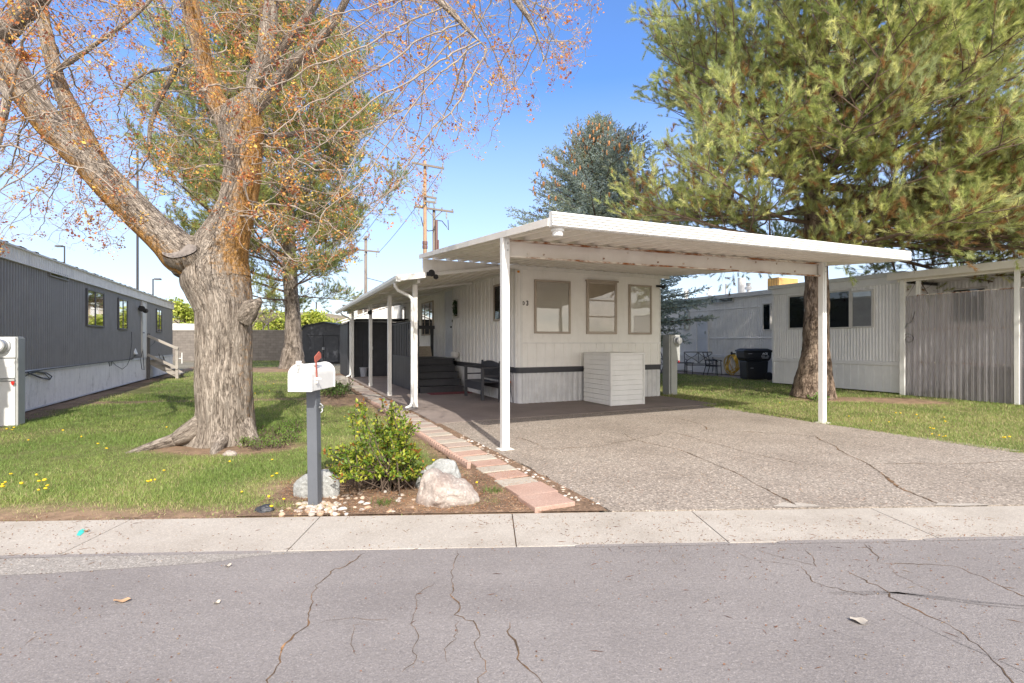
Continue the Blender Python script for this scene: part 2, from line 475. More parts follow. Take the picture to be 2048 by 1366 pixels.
def _bark(name, c0, c1, c2, lich=None, stretch=.16, scale=13, bump=.9, dist=.05, plates=False):
    t = NT(name)
    bc = t.n('ShaderNodeAttribute'); bc.attribute_name = 'barkco'
    class _o: outputs = {'Object': bc.outputs['Vector']}
    t.tc = _o
    w = t.noise(scale, 7, .7, stretch=(1, 1, stretch), dist=.35)
    v = t.voro(scale * .8, stretch=(1, 1, stretch * 1.1))
    h = t.math('MULTIPLY', t.math('ADD', w, t.math('MULTIPLY', v, .55)), .9)
    fur = t.noise(scale * 2.1, 3, .6, stretch=(1, 1, stretch * .8), dist=.6)
    h = t.math('SUBTRACT', h, t.math('MULTIPLY', t.ramp(t.math('ABSOLUTE', t.math('SUBTRACT', fur, .5)), [(.0, 1.0), (.07, 0.0)]), .28))
    c = t.ramp(h, [(.30, c0), (.52, c1), (.82, c2)])
    c = t.mix(.6, c, t.ramp(t.noise(2.2, 5), [(.3, .75), (.7, 1.18)]), 'MULTIPLY')
    if lich:
        at_ = t.n('ShaderNodeAttribute'); at_.attribute_name = 'tint'
        sep = t.n('ShaderNodeSeparateColor'); t.l(at_.outputs['Color'], sep.inputs[0])
        nz = t.noise(13, 9, .85)
        m = t.ramp(t.math('ADD', t.math('SUBTRACT', nz, .5), sep.outputs[0]), [(.10, 0.0), (.26, 1.0)])
        lc = t.ramp(t.noise(35, 4), [(.3, (.30, .125, .012)), (.7, (.62, .30, .03))])
        c = t.mix(t.math('MULTIPLY', m, .72), c, lc)
    n = t.bump(h, bump, dist)
    n = t.bump(t.noise(90, 3), .25, .01, n)
    return t.done(t.principled(c, .95, normal=n, spec=.15))
BARK_MAPLE = _bark('maple_bark', (.125, .10, .08), (.30, .252, .208), (.41, .355, .30), True, .15, 22, 1.0, .045)
BARK_PINE = _bark('pine_bark', (.06, .042, .032), (.20, .145, .11), (.37, .285, .22), None, .28, 9, 1.0, .07)
BARK_GREY = _bark('grey_pine_bark', (.07, .055, .045), (.20, .165, .135), (.33, .28, .235), None, .25, 8, 1.0, .07)
def _cut():
    t = NT('sawn_wood')
    v = t.noise(14, 4)
    c = t.ramp(v, [(.3, (.15, .13, .118)), (.7, (.25, .22, .20))])
    return t.done(t.principled(c, .9, normal=t.bump(v, .3, .01)))
SAWN = _cut()
TWIG = plain('twig_bark', (.33, .275, .225), .85, var=.35, scale=5)
TWIG_DARK = plain('dark_twig', (.11, .08, .06), .9, var=.35, scale=5)

def leafy(name, trans=.35, rough=.55, gain=1.0, spec=.3):
    """foliage: its own colour in the attribute, part of the light passing through"""
    t = NT(name)
    at_ = t.n('ShaderNodeAttribute'); at_.attribute_name = 'tint'
    c = at_.outputs['Color']
    p = t.principled(c, rough, spec=spec)
    tr = t.n('ShaderNodeBsdfTranslucent'); t.l(c, tr.inputs[0])
    mx = t.n('ShaderNodeMixShader'); mx.inputs[0].default_value = trans
    t.l(p, mx.inputs[1]); t.l(tr.outputs[0], mx.inputs[2])
    return t.done(mx.outputs[0])
NEEDLE = leafy('pine_needles', .58, .55)
LEAF = leafy('leaves', .35, .4)
GRASS = leafy('grass_blades', .35, .5)
PETAL = leafy('blossom', .4, .6)

def _tinted(name, rough=.9, bscale=40, bstr=.6):
    t = NT(name)
    at_ = t.n('ShaderNodeAttribute'); at_.attribute_name = 'tint'
    c = t.mix(.75, at_.outputs['Color'], t.ramp(t.noise(bscale * .6, 5, .75), [(.25, .55), (.75, 1.4)]), 'MULTIPLY')
    return t.done(t.principled(c, rough, normal=t.bump(t.noise(bscale, 5, .7), bstr, .02), spec=.15))
LAWN_SOIL = _tinted('lawn_soil')
STONES = _tinted('river_stones', .75, 25, .3)

def _plastic():
    t = NT('corrugated_clear_plastic')
    n = t.noise(2.0, 5, .7, stretch=(1, 1, .3))
    tr = t.n('ShaderNodeBsdfTransparent'); tr.inputs[0].default_value = (.62, .60, .62, 1)
    p = t.principled(t.mix(n, (.66, .64, .66), (.80, .79, .81)), .3, spec=.6)
    tl = t.n('ShaderNodeBsdfTranslucent'); tl.inputs[0].default_value = (.8, .75, .77, 1)
    m1 = t.n('ShaderNodeMixShader'); m1.inputs[0].default_value = .35
    t.l(p, m1.inputs[1]); t.l(tl.outputs[0], m1.inputs[2])
    mx = t.n('ShaderNodeMixShader')
    lw = t.n('ShaderNodeLayerWeight'); lw.inputs[0].default_value = .45
    t.l(t.ramp(t.math('ADD', lw.outputs['Facing'], t.math('MULTIPLY', n, .25)), [(.22, .30), (.75, .97)]), mx.inputs[0])
    t.l(tr.outputs[0], mx.inputs[1]); t.l(m1.outputs[0], mx.inputs[2])
    return t.done(mx.outputs[0])
PLASTIC = _plastic()
TURQUOISE = plain('turquoise_paint', (.05, .50, .45), .7, scale=60, var=.5)
# ------------------------------------------------------------------ the white mobile home, its carport, porch and steps
def text_mesh(name, s, size, M, mat, parent, extrude=.003, align='CENTER', sx=1.0):
    cu = bpy.data.curves.new(name, 'FONT'); cu.body = s; cu.size = size; cu.extrude = extrude; cu.offset = size * .028; cu.align_x = align
    ob = bpy.data.objects.new(name + '_curve', cu); COL.objects.link(ob)
    dg = bpy.context.evaluated_depsgraph_get(); dg.update()
    me = bpy.data.meshes.new_from_object(ob.evaluated_get(dg))
    bpy.data.objects.remove(ob); bpy.data.curves.remove(cu)
    R = ROOTM.get(root_of(parent).name, WORLD).inverted() @ M @ Matrix.Diagonal((sx, 1, 1, 1))
    me.transform(R)
    me.materials.clear(); me.materials.append(mat); me.name = name
    o = bpy.data.objects.new(name, me); COL.objects.link(o); o.parent = parent
    return o
def on_wall(w, a, z, d):                           # matrix for text lying on a wall, read from outside
    p = Vector(w(a, z, d))
    if w.axis == 'y': R = Matrix.Rotation(rad(90), 4, 'X') if w.sign < 0 else Matrix.Rotation(rad(180), 4, 'Z') @ Matrix.Rotation(rad(90), 4, 'X')
    else: R = Matrix.Rotation(rad(-90 if w.sign < 0 else 90), 4, 'Z') @ Matrix.Rotation(rad(90), 4, 'X')
    return w.M @ Matrix.Translation(p) @ R

def window(w, parent, a0, a1, z0, z1, frame_mat, glass, behind, fw=.05, d=.052, bars=(), vbars=(), label=None, sill=False):
    """frame proud of the wall; pane and what hangs behind it as sub-parts"""
    if a0 > a1: a0, a1 = a1, a0
    mb = MB(w.M)
    w.box(mb, a0, a0 + fw, z0, z1, -.01, d); w.box(mb, a1 - fw, a1, z0, z1, -.01, d)
    w.box(mb, a0 + fw, a1 - fw, z1 - fw, z1, -.01, d - .002); w.box(mb, a0 + fw, a1 - fw, z0, z0 + fw, -.01, d - .002)
    for z in bars: w.box(mb, a0 + fw, a1 - fw, z - .018, z + .018, .039, d - .003)
    for a in vbars: w.box(mb, a - .02, a + .02, z0 + fw, z1 - fw, .039, d - .004)
    if sill: w.box(mb, a0 - .03, a1 + .03, z1 - .002, z1 + .035, -.01, d + .03)
    o = mb.build('window', frame_mat, parent, bevel=.004, label=label)
    g = MB(w.M); w.box(g, a0 + fw * .8, a1 - fw * .8, z0 + fw * .8, z1 - fw * .8, .034, .038); g.build('pane', glass, o)
    if behind is not None:
        b = MB(w.M); w.box(b, a0 + fw * .7, a1 - fw * .7, z0 + fw * .7, z1 - fw * .7, .026, .029); b.build('blind' if behind is BLIND else 'curtain', behind, o)
    return o

HL, HW = 16.4, 4.22
home = thing('mobile_home', 'white single wide mobile home with charcoal belt, numbered D3, standing behind the carport', 'mobile home', (0, 0, 0), HOUSE)
WS = Wall('x', 0.0, -1); WF = Wall('y', 0.0, -1)
R = .10
mb = MB()
WS.siding(mb, R, HL, .86, 3.24, .29, .022, duty=.42, slope=.10)
mb.box(.03, HW - .02, .03, HL, .80, 3.22)
# rounded front corner
arc = [(R - R * math.sin(t), R - R * math.cos(t)) for t in np.linspace(0, math.pi / 2, 8)]
mb.strip([(x, y, .86) for x, y in arc], [(x, y, 3.24) for x, y in arc])
mb.build('side_wall', WHITE_WALL, home)
mb = MB()
WF.box(mb, R, HW, 1.455, 3.24, -.02, 0.0)
mb.build('front_wall', WHITE_WALL, home)
mb = MB()
WF.siding(mb, R, HW, .86, 1.42, .243, .012, duty=.96, slope=.03)
mb.build('lower_wall', WHITE_WALL, home)
mb = MB()
WF.box(mb, R - .02, HW + .01, 1.42, 1.458, -.01, .028); WF.box(mb, R - .04, R + .02, .86, 3.24, -.01, .012)
WF.box(mb, HW - .03, HW + .012, .86, 3.24, -.01, .014); WS.box(mb, R - .02, R + .05, .86, 3.24, -.01, .03)
WF.box(mb, -.02, HW + .02, 3.20, 3.27, -.01, .05); WS.box(mb, .2, HL, 3.14, 3.21, -.01, .036)
mb.build('wall_trim', WHITE_TRIM, home, bevel=.004)
mb = MB()
mb.strip([(x - .0, y - .03 + .0, .735) if False else (x * 1.0 - .028 * (1 - x / R), y - .028 * (1 - y / R), .73) for x, y in arc],
         [(x - .028 * (1 - x / R), y - .028 * (1 - y / R), .865) for x, y in arc])
WF.box(mb, R - .002, HW + .004, .73, .865, -.02, .028); WS.box(mb, R - .002, HL, .73, .865, -.02, .030)
mb.build('belt', DARK, home, bevel=.003)
mb = MB()
WF.siding(mb, R, HW, .015, .74, .150, .022, duty=.55, slope=.14, phase=.03)
WS.siding(mb, R, HL, .015, .74, .150, .022, duty=.55, slope=.14)
mb.strip([(x, y, .015) for x, y in arc], [(x, y, .74) for x, y in arc])
mb.strip([(HW, 0, .015), (HW, HL, .015)], [(HW, 0, 3.24), (HW, HL, 3.24)])
mb.build('skirt', SKIRT, home)
mb = MB(); mb.box(-.06, HW + .06, .06, HL + .1, 3.27, 3.36); mb.build('roof', ROOF_WHITE, home, bevel=.02)
# front windows
a0, z1 = front(1068, 559, 0); a1, z0 = front(1139.5, 667.5, 0)
window(WF, home, a0, a1, z0, z1, TAN_FRAME, GLASS, BLIND, label='large blind covered window beside the number')
a0, z1 = front(1172, 562, 0); a1, z0 = front(1232, 668.5, 0)
window(WF, home, a0, a1, z0, z1, TAN_FRAME, GLASS, CURTAIN_TAN, fw=.065, bars=(z0 + (z1 - z0) * .33, z0 + (z1 - z0) * .64), label='three light window with plastic behind it', sill=True)
a0, z1 = front(1256.5, 569, 0); a1, z0 = front(1301.5, 669, 0)
window(WF, home, a0, a1, z0, z1, TAN_FRAME, GLASS, BLIND, label='narrow blind covered window near the right corner')
ax, az = front(1045.6, 607, 0)
text_mesh('number_lettering', 'D', .125, on_wall(WF, ax + .02, az - .035, .004), LETTER, home, .006, sx=.55)
ax, az = front(1053, 607, 0)
text_mesh('number_lettering', '3', .16, on_wall(WF, ax + .02, az - .045, .004), LETTER, home, .006, sx=.8)
# side windows and door
b1, z1 = side(990, 571, 0); b0, z0 = side(1018, 640, 0)
window(WS, home, b0, b1, z0, z1, TAN_FRAME, GLASS, CURTAIN_TAN, d=.058)
window(WS, home, 4.24, 4.73, 2.22, 2.80, WHITE_FRAME, GLASS_DARK, CURTAIN_DARK, fw=.055, d=.058, label='small dark window with a wreath')
window(WS, home, 7.15, 8.75, 1.72, 2.98, TAN_FRAME, GLASS_MIRROR, CURTAIN_DARK, d=.058, vbars=(7.6, 8.3))
window(WS, home, 11.75, 12.35, 2.40, 3.02, TAN_FRAME, GLASS_MIRROR, CURTAIN_DARK, d=.058)
mb = MB(); WS.box(mb, 4.84, 5.66, .99, 3.14, .0, .03); dr = mb.build('door', DOOR_WHITE, home, bevel=.004)
mb = MB(); WS.box(mb, 4.74, 4.84, .97, 3.2, 0, .05); WS.box(mb, 5.66, 5.76, .97, 3.2, 0, .05); WS.box(mb, 4.84, 5.66, 3.14, 3.2, 0, .048); mb.build('door_frame', WHITE_TRIM, dr, bevel=.004)
mb = MB(); mb.lathe((-.03, 4.93, 1.95), [(.0, 0), (.028, -.01), (.03, -.04), (.018, -.06)], 12, 'x'); mb.build('handle', BLACK, dr)
mb = MB(); WS.box(mb, 4.77, 4.81, 2.10, 2.18, .05, .075); mb.build('doorbell', BLACK_PLASTIC, home, bevel=.004)
# camera on the right corner, little orange tag on the left corner
mb = MB(); mb.tube([(4.10, -.01, 2.96), (4.11, -.09, 2.95), (4.17, -.17, 2.92)], .03, 10); mb.lathe((4.17, -.17, 2.92), [(.0, -.03), (.05, -.02), (.05, .06), (.02, .07)], 12, 'y')
mb.build('camera', BLACK_PLASTIC, home, smooth=True)
mb = MB(); WF.box(mb, -.03, .03, 3.08, 3.13, .015, .03); mb.build('marker_light', plain('amber_lens', (.7, .28, .02), .3), home, bevel=.01)

# wreath hangs in the small window
wr = thing('wreath', 'dark green leafy wreath hanging in the small window beside the door', 'wreath', (-.06, 4.5, 2.56), HOUSE)
P0, P1, RR = [], [], []
V, T, C = [], [], []
for i in range(260):
    t = rng.uniform(0, 2 * math.pi); r = .145 + rng.normal(0, .022)
    c = np.array([-.075 + rng.normal(0, .018), 4.5 + r * math.cos(t), 2.56 + 1.25 * r * math.sin(t)])
    d = rng.normal(0, 1, 3); d /= np.linalg.norm(d); e = np.cross(d, rng.normal(0, 1, 3)); e /= np.linalg.norm(e)
    V += [c - d * .03, c + e * .012, c + d * .03, c - e * .012]; T.append([4 * i, 4 * i + 1, 4 * i + 2, 4 * i + 3])
    C += [np.array((.03, .07, .025)) * rng.uniform(.6, 1.6)] * 4
Hm = np.array(HOUSE)
arr_mesh('leaves', np.array(V) @ Hm[:3, :3].T + Hm[:3, 3], T, LEAF, wr, np.array(C))

# ------------------------------------------------------------------ carport
cp = thing('carport', 'white metal carport with flat ribbed roof and rust streaked beam over the driveway', 'carport', (-2.28, -4.32, 0), HOUSE)
def zr(a, b): return 3.25 + .088 * b + .011 * (a + 2.3) * (-b / 5.75)
RX0, RX1, RY0 = -2.3, 4.53, -5.75
P = ribs(RX0, RX1, .27, .062, duty=.62, slope=.16)
mb = MB()
bs = [RY0 + .02, -4.4, -2.2, .12]
rows = [[(a, b, zr(a, b) + d) for a, d in P] for b in bs]
mb.grid(rows)
rows2 = [[(a, b, zr(a, b) + .060) for a in (RX0, RX1)] for b in bs]
mb.grid(rows2)
mb.build('roof', SOFFIT, cp)
mb = MB()                                          # ribbed fascia along the front
prof = [(0, 0)]
for k in range(5): prof += [(.005 + k * .031, 0), (.009 + k * .031, .022), (.024 + k * .031, .022), (.031 + k * .031, 0)]
prof += [(.165, 0), (.165, -.02)]
A, B = [], []
for z, d in prof:
    A.append((RX0 - .01, RY0 - d, zr(RX0, RY0) - .005 + z)); B.append((RX1 + .01, RY0 - d, zr(RX1, RY0) - .005 + z))
mb.strip(A, B)
mb.add([(RX0 - .01, RY0, zr(RX0, RY0) - .005), (RX1 + .01, RY0, zr(RX1, RY0) - .005), (RX1 + .01, RY0 + .05, zr(RX1, RY0) - .006), (RX0 - .01, RY0 + .05, zr(RX0, RY0) - .006)], [(0, 1, 2, 3)])
for x in (RX0 - .01, RX1 + .01):
    mb.add([(x, RY0 - .014, zr(x, RY0) - .005), (x, RY0 + .05, zr(x, RY0) - .005), (x, RY0 + .05, zr(x, RY0) + .16), (x, RY0 - .014, zr(x, RY0) + .16)], [(0, 1, 2, 3)])
mb.build('fascia', WHITE_METAL, cp)
for x, s_ in ((RX0, -1), (RX1, 1)):                # side edges
    mb = MB()
    mb.bar((x + s_ * .012, RY0 + .05, zr(x, RY0) + .05), (x + s_ * .012, .1, zr(x, .1) + .05), .024, .09)
    mb.build('edge_trim', SOFFIT, cp, bevel=.004)
mb = MB()
mb.lathe((RX0 + .13, RY0 + .10, zr(RX0, RY0) - .09), [(.055, 0), (.06, .005), (.06, .05), (.075, .055), (.075, .085)], 16)
mb.build('drain_outlet', WHITE_METAL, cp, smooth=False)
pl, pr = (-2.27, -4.33), w2l(5.575, 9.12)
def beam_pt(t): return (pl[0] + (pr[0] - pl[0]) * t, pl[1] + (pr[1] - pl[1]) * t)
zt0, zt1 = zr(*pl) - .012, zr(*pr) - .012
mb = MB(); mb.bar((pl[0], pl[1] + .012, zt0 - .12), (pr[0], pr[1] + .012, zt1 - .12), .012, .21); mb.build('beam', SOFFIT, cp)
mb = MB()
for z0_, h in ((-.012, .024), (-.232, .026)):
    mb.bar((pl[0], pl[1] - .03, zt0 + z0_), (pr[0], pr[1] - .03, zt1 + z0_), .07, h if False else .02)
mb.build('beam_flange', RUST, cp, bevel=.004)
for t in (.06, .1, .17, .26, .33, .42, .5, .58, .66, .75, .83, .9):
    mb = MB(); x, y = beam_pt(t); z = zt0 + (zt1 - zt0) * t - (.06 if int(t * 100) % 2 else .17)
    mb.lathe((x, y - .0, z), [(.0, .012), (.012, .011), (.013, .002), (.013, -.01)], 8, 'y')
    mb.build('beam_bolt', RUST, cp)
for (x, y), zt in ((pl, zt0), (pr, zt1)):
    mb = MB()
    poly = [(-.052, -.045), (-.02, -.045), (-.02, -.03), (.0, -.03), (.0, -.045), (.052, -.045), (.052, .045), (-.052, .045)]
    mb.prism([(x + a, y + b - .06) for a, b in poly], lambda a, b, d: (a, b, d), 0.0, zt + .03)
    po = mb.build('post', WHITE_METAL, cp, bevel=.003)
    mb = MB(); mb.box(x - .10, x + .10, y - .15, y + .03, .0, .012); mb.build('base_plate', SOFFIT, po)
    for dz in (.07, .16):
        mb = MB(); mb.lathe((x + .02, y - .105, zt - dz), [(.0, .010), (.012, .009), (.013, -.003)], 8, 'y'); mb.build('bolt', GALV, po)
mb = MB()                                          # ledger on the home and the closing panel over the porch roof
mb.box(-.35, RX1 - .05, -.075, -.052, 3.16, 3.235)
mb.build('ledger', WHITE_TRIM, cp, bevel=.004)
mb = MB()
poly = [(-2.29, 2.90), (-.36, 3.14), (-.36, 3.235), (-2.29, 3.232)]
mb.prism(poly, lambda a, b, d: (a, d, b), -.10, -.07)
mb.build('end_panel', WHITE_TRIM, cp)

# ------------------------------------------------------------------ porch roof along the side of the home
pa = thing('porch_awning', 'long white porch roof on four posts with gutter along the side of the home', 'porch roof', (-2.37, .3, 0), HOUSE)
AX, AY0, AY1 = -2.78, -.18, 12.8
def za(a): return 3.20 + .155 * a
P = ribs(AX, -.02, .30, .04, duty=.5, slope=.12)
mb = MB(); mb.strip([(a, AY0, za(a) + d) for a, d in P], [(a, AY1, za(a) + d) for a, d in P])
mb.grid([[(a, b, za(a) + .07) for a in (AX, -.02)] for b in (AY0, AY1)])
mb.build('roof', SOFFIT, pa)
mb = MB()
for b in (3.0, 6.4, 9.0, 11.5): mb.bar((AX + .1, b, za(AX + .1) - .03), (-.04, b, za(-.04) - .03), .045, .05)
mb.bar((-2.37, AY0 + .1, 2.765), (-2.37, AY1 - .1, 2.765), .06, .10)
mb.build('rafters', WHITE_TRIM, pa, bevel=.003)
mb = MB()
zg = za(AX) - .02
gp_ = [(AX + .005, .085), (AX + .0, -.035), (AX - .075, -.035), (AX - .105, .02), (AX - .105, .085), (AX - .085, .085), (AX - .085, .02), (AX - .07, -.02), (AX + .0, -.02)]
A = [(a, AY0 - .03, zg + z) for a, z in gp_]; B = [(a, AY1, zg + z) for a, z in gp_]
mb.strip(A, B)
mb.add(A[1:6], [(0, 1, 2, 3, 4)]); mb.add(B[1:6], [(0, 1, 2, 3, 4)])
mb.build('gutter', WHITE_METAL, pa)
mb = MB()                                          # short front fascia running up the slope
mb.add([(AX - .1, AY0 - .03, za(AX) - .055), (-2.25, AY0 - .03, za(-2.25) - .03), (-2.25, AY0 - .03, za(-2.25) + .085), (AX - .1, AY0 - .03, za(AX) + .07),
        (AX - .1, AY0, za(AX) - .055), (-2.25, AY0, za(-2.25) - .03), (-2.25, AY0, za(-2.25) + .085), (AX - .1, AY0, za(AX) + .07)],
       [(0, 1, 2, 3), (7, 6, 5, 4), (0, 4, 5, 1), (3, 2, 6, 7), (0, 3, 7, 4), (1, 5, 6, 2)])
mb.bar((-2.25, AY0 - .01, za(-2.25) + .03), (-.05, AY0 - .01, za(-.05) + .03), .03, .07)
mb.build('front_fascia', WHITE_METAL, pa, bevel=.004)
for k, (u, v) in enumerate(((835, 817), (781.8, 792), (739, 773.3), (703.5, 755.4))):
    lx, ly = w2l(*gp(u, v)); lx = -2.37
    mb = MB(); mb.box(lx - .05, lx + .05, ly - .05, ly + .05, 0, 2.715); po = mb.build('post', WHITE_TRIM, pa, bevel=.005)
    mb = MB(); mb.box(lx - .056, lx + .056, ly - .056, ly + .056, 0.0, .10); mb.build('foot', WHITE_TRIM, po)
    if k in (0, 3):
        yy = ly - (.12 if k == 0 else -.02)
        mb = MB()
        mb.tube([(AX - .05, yy - .02, zg - .03), (AX - .05, yy - .02, zg - .10), (AX + .02, yy - .01, zg - .19), (lx - .18, yy, zg - .28), (lx - .10, yy, zg - .34), (lx - .085, yy, zg - .45),
                 (lx - .085, yy, .22), (lx - .09, yy - .01, .15), (lx - .14, yy - .05, .08), (lx - .25, yy - .12, .05)], .036, 10)
        mb.build('downspout', WHITE_METAL, pa, smooth=True)
mb = MB()
x, y, z = -2.2, AY0 - .06, za(-2.2) + .02
mb.box(x - .04, x + .04, y - .02, y + .03, z - .02, z + .06); mb.tube([(x, y, z), (x + .03, y - .08, z - .02)], .02, 8)
mb.lathe((x + .02, y - .10, z + .02), [(.03, -.05), (.06, .0), (.075, .06), (.07, .07)], 12, 'y')
mb.lathe((x + .12, y - .08, z - .05), [(.03, -.04), (.045, .0), (.055, .05), (.05, .06)], 12, 'y')
mb.build('flood_light', BLACK, pa)
b3 = w2l(*gp(739, 773.3))[1]
mb = MB(); mb.lathe((-2.42, b3 - .09, 2.42), [(.03, -.03), (.06, .0), (.07, .05)], 12, 'y'); mb.box(-2.40, -2.34, b3 - .08, b3 - .05, 2.40, 2.52); mb.build('flood_light', BLACK, pa)

# ------------------------------------------------------------------ porch steps and landing
ps = thing('porch_steps', 'charcoal painted wooden steps and landing leading to the white door', 'steps', (-.9, 3.3, 0), HOUSE)
SX0, SX1, SY = -1.5, -.22, 3.28
for i in range(5):
    mb = MB(); b = SY + .255 * i
    mb.box(SX0 + .02, SX1, b, b + .30, .012 + .19 * i, .16 + .19 * i); mb.box(SX0, SX1 + .02, b - .03, b + .145, .162 + .19 * i, .195 + .19 * i); mb.box(SX0, SX1 + .02, b + .150, b + .31, .162 + .19 * i, .194 + .19 * i)
    mb.build('step', DARK, ps, bevel=.004)
mb = MB(); mb.box(SX0, -.04, SY + 1.33, 7.0, .90, .955); mb.box(SX0 + .03, -.06, SY + 1.36, 6.97, .01, .898); mb.build('landing', DARK, ps, bevel=.004)
mb = MB()
for k in range(14):
    b = 3.40 + k * .245
    mb.box(SX0 - .06, SX0 - .035, b, b + .235, .03, .98)
mb.box(SX0 - .075, SX0 - .02, 3.36, 6.86, .98, 1.03); mb.box(SX0 - .085, SX0 - .01, 3.34, 6.88, 2.03, 2.075)
for k in range(14):
    b = 3.46 + k * .25
    mb.box(SX0 - .06, SX0 - .035, b, b + .13, 1.03, 2.03)
for b in (3.36, 6.78): mb.box(SX0 - .09, SX0 + .0, b, b + .09, .02, 2.06)
mb.build('railing_panel', DARK, ps, bevel=.004)
mb = MB()
mb.box(SX0, -.05, 6.86, 6.95, 1.93, 2.05)
for a in (SX0 + .02, -.66, -.14): mb.box(a - .05, a + .05, 6.87, 6.94, .96, 1.93)
mb.build('back_railing', DARK, ps, bevel=.004)
sg = thing('porch_sign', 'small pale board sign leaning against the porch railing', 'sign', (-.55, 6.6, .955), HOUSE)
mb = MB(); mb.add([(-.78, 6.62, .96), (-.22, 6.62, .96), (-.22, 6.80, 1.32), (-.78, 6.80, 1.32), (-.78, 6.65, .96), (-.22, 6.65, .96), (-.22, 6.83, 1.32), (-.78, 6.83, 1.32)],
                  [(0, 1, 2, 3), (7, 6, 5, 4), (0, 4, 5, 1), (1, 5, 6, 2), (2, 6, 7, 3), (3, 7, 4, 0)])
bd = mb.build('board', CARD, sg, bevel=.004)
mb = MB()
for k, (x0, x1) in enumerate(((-.68, -.34), (-.62, -.38), (-.66, -.30), (-.6, -.36))):
    n = 22; zc = 1.26 - k * .075
    A, B = [], []
    for i in range(n):
        x = x0 + (x1 - x0) * i / (n - 1); w_ = .012 * math.sin(i * 2.1 + k) + .006 * math.sin(i * 5.3)
        z = zc + w_; y = 6.62 + (z - .96) * .5 - .003
        A.append((x, y, z)); B.append((x, y + .003, z + .009))
    mb.strip(A, B)
mb.build('scribble', SCRIBBLE, sg)
pt = thing('flower_pot', 'small white pot on the top porch step against the home', 'pot', (-.16, 4.36, .96), HOUSE)
mb = MB(); mb.lathe((-.13, 4.30, .965), [(.085, 0), (.13, .06), (.145, .14), (.125, .20), (.115, .20), (.12, .15)], 18); mb.build('bowl', WHITE_TRIM, pt, smooth=True)
mt = thing('door_mat', 'thin dark red mat at the foot of the porch steps', 'mat', (-.8, 3.0, .022), HOUSE)
mb = MB(); mb.box(-1.32, -.12, 2.72, 3.2, .022, .034); mb.build('mat_body', RED_MAT, mt, bevel=.004)

# ------------------------------------------------------------------ bench, plant stand, cooler cover
bn = thing('garden_bench', 'charcoal wooden bench with slatted back against the side of the home', 'bench', (-.3, 1.55, .02), HOUSE)
g0, g1 = .93, 2.16
for b in (g0, g1):
    mb = MB(); mb.box(-.56, -.49, b - .035, b + .035, .02, .80); mb.build('leg', DARK, bn, bevel=.006)
    mb = MB(); mb.add([(-.10, b - .035, .02), (-.03, b - .035, .02), (.0 - .035, b - .035, .98), (-.075, b - .035, .98), (-.10, b + .035, .02), (-.03, b + .035, .02), (-.035, b + .035, .98), (-.075, b + .035, .98)],
                      [(0, 1, 2, 3), (7, 6, 5, 4), (0, 4, 5, 1), (1, 5, 6, 2), (2, 6, 7, 3), (3, 7, 4, 0)]); mb.build('leg', DARK, bn, bevel=.006)
    mb = MB(); mb.box(-.58, -.06, b - .045, b + .045, .80, .835); mb.box(-.50, -.09, b - .02, b + .02, .60, .635); mb.build('armrest', DARK, bn, bevel=.008)
mb = MB()
for k in range(5): mb.box(-.57 + k * .1, -.48 + k * .1, g0 + .036, g1 - .036, .445, .47)
mb.build('seat', DARK, bn, bevel=.004)
mb = MB(); mb.box(-.545, -.52, g0 + .036, g1 - .036, .26, .443); mb.box(-.09, -.07, g0 + .036, g1 - .036, .30, .443); mb.build('apron', DARK, bn, bevel=.004)
mb = MB()
for k in range(13):
    b = g0 + .08 + k * .085
    mb.box(-.085, -.06, b, b + .045, .56, .86)
mb.box(-.10, -.05, g0 + .036, g1 - .036, .52, .56)
n = 20
top = [(g0 + .036 + (g1 - g0 - .072) * i / n, .93 + .055 * math.sin(math.pi * i / n) ** 1.5) for i in range(n + 1)]
mb.prism([(g0 + .036, .84)] + top + [(g1 - .036, .84)], lambda a, b, d: (d, a, b), -.10, -.05)
mb.build('backrest', DARK, bn, bevel=.004)

stn = thing('plant_stand', 'black wire plant stand with terracotta pot at the front corner of the home', 'plant stand', (-.2, .35, .02), HOUSE)
mb = MB()
px, py = -.17, .32
for dx, dy in ((-.09, -.09), (.09, -.09), (-.09, .09), (.09, .09)): mb.tube([(px + dx * 1.5, py + dy * 1.5, .02), (px + dx, py + dy, .3), (px + dx, py + dy, .78)], .006, 6)
for z in (.28, .5, .66):
    mb.tube([(px + .11 * math.cos(t), py + .11 * math.sin(t), z) for t in np.linspace(0, 2 * math.pi, 17)], .005, 5, False)
mb.tube([(px - .12, py - .1, .02), (px - .15, py - .16, .07), (px - .12, py - .2, .10), (px - .08, py - .17, .05)], .005, 5)
mb.build('wire_frame', BLACK, stn)
mb = MB(); mb.lathe((px, py, .30), [(.07, 0), (.105, .19), (.12, .19), (.12, .235), (.10, .235), (.095, .2)], 18); mb.build('pot', TERRACOTTA, stn)
mb = MB(); mb.lathe((px, py, .76), [(.02, -.05), (.06, -.03), (.07, .02), (.045, .07), (.0, .085)], 14); mb.build('ball_finial', BLACK, stn, smooth=True)

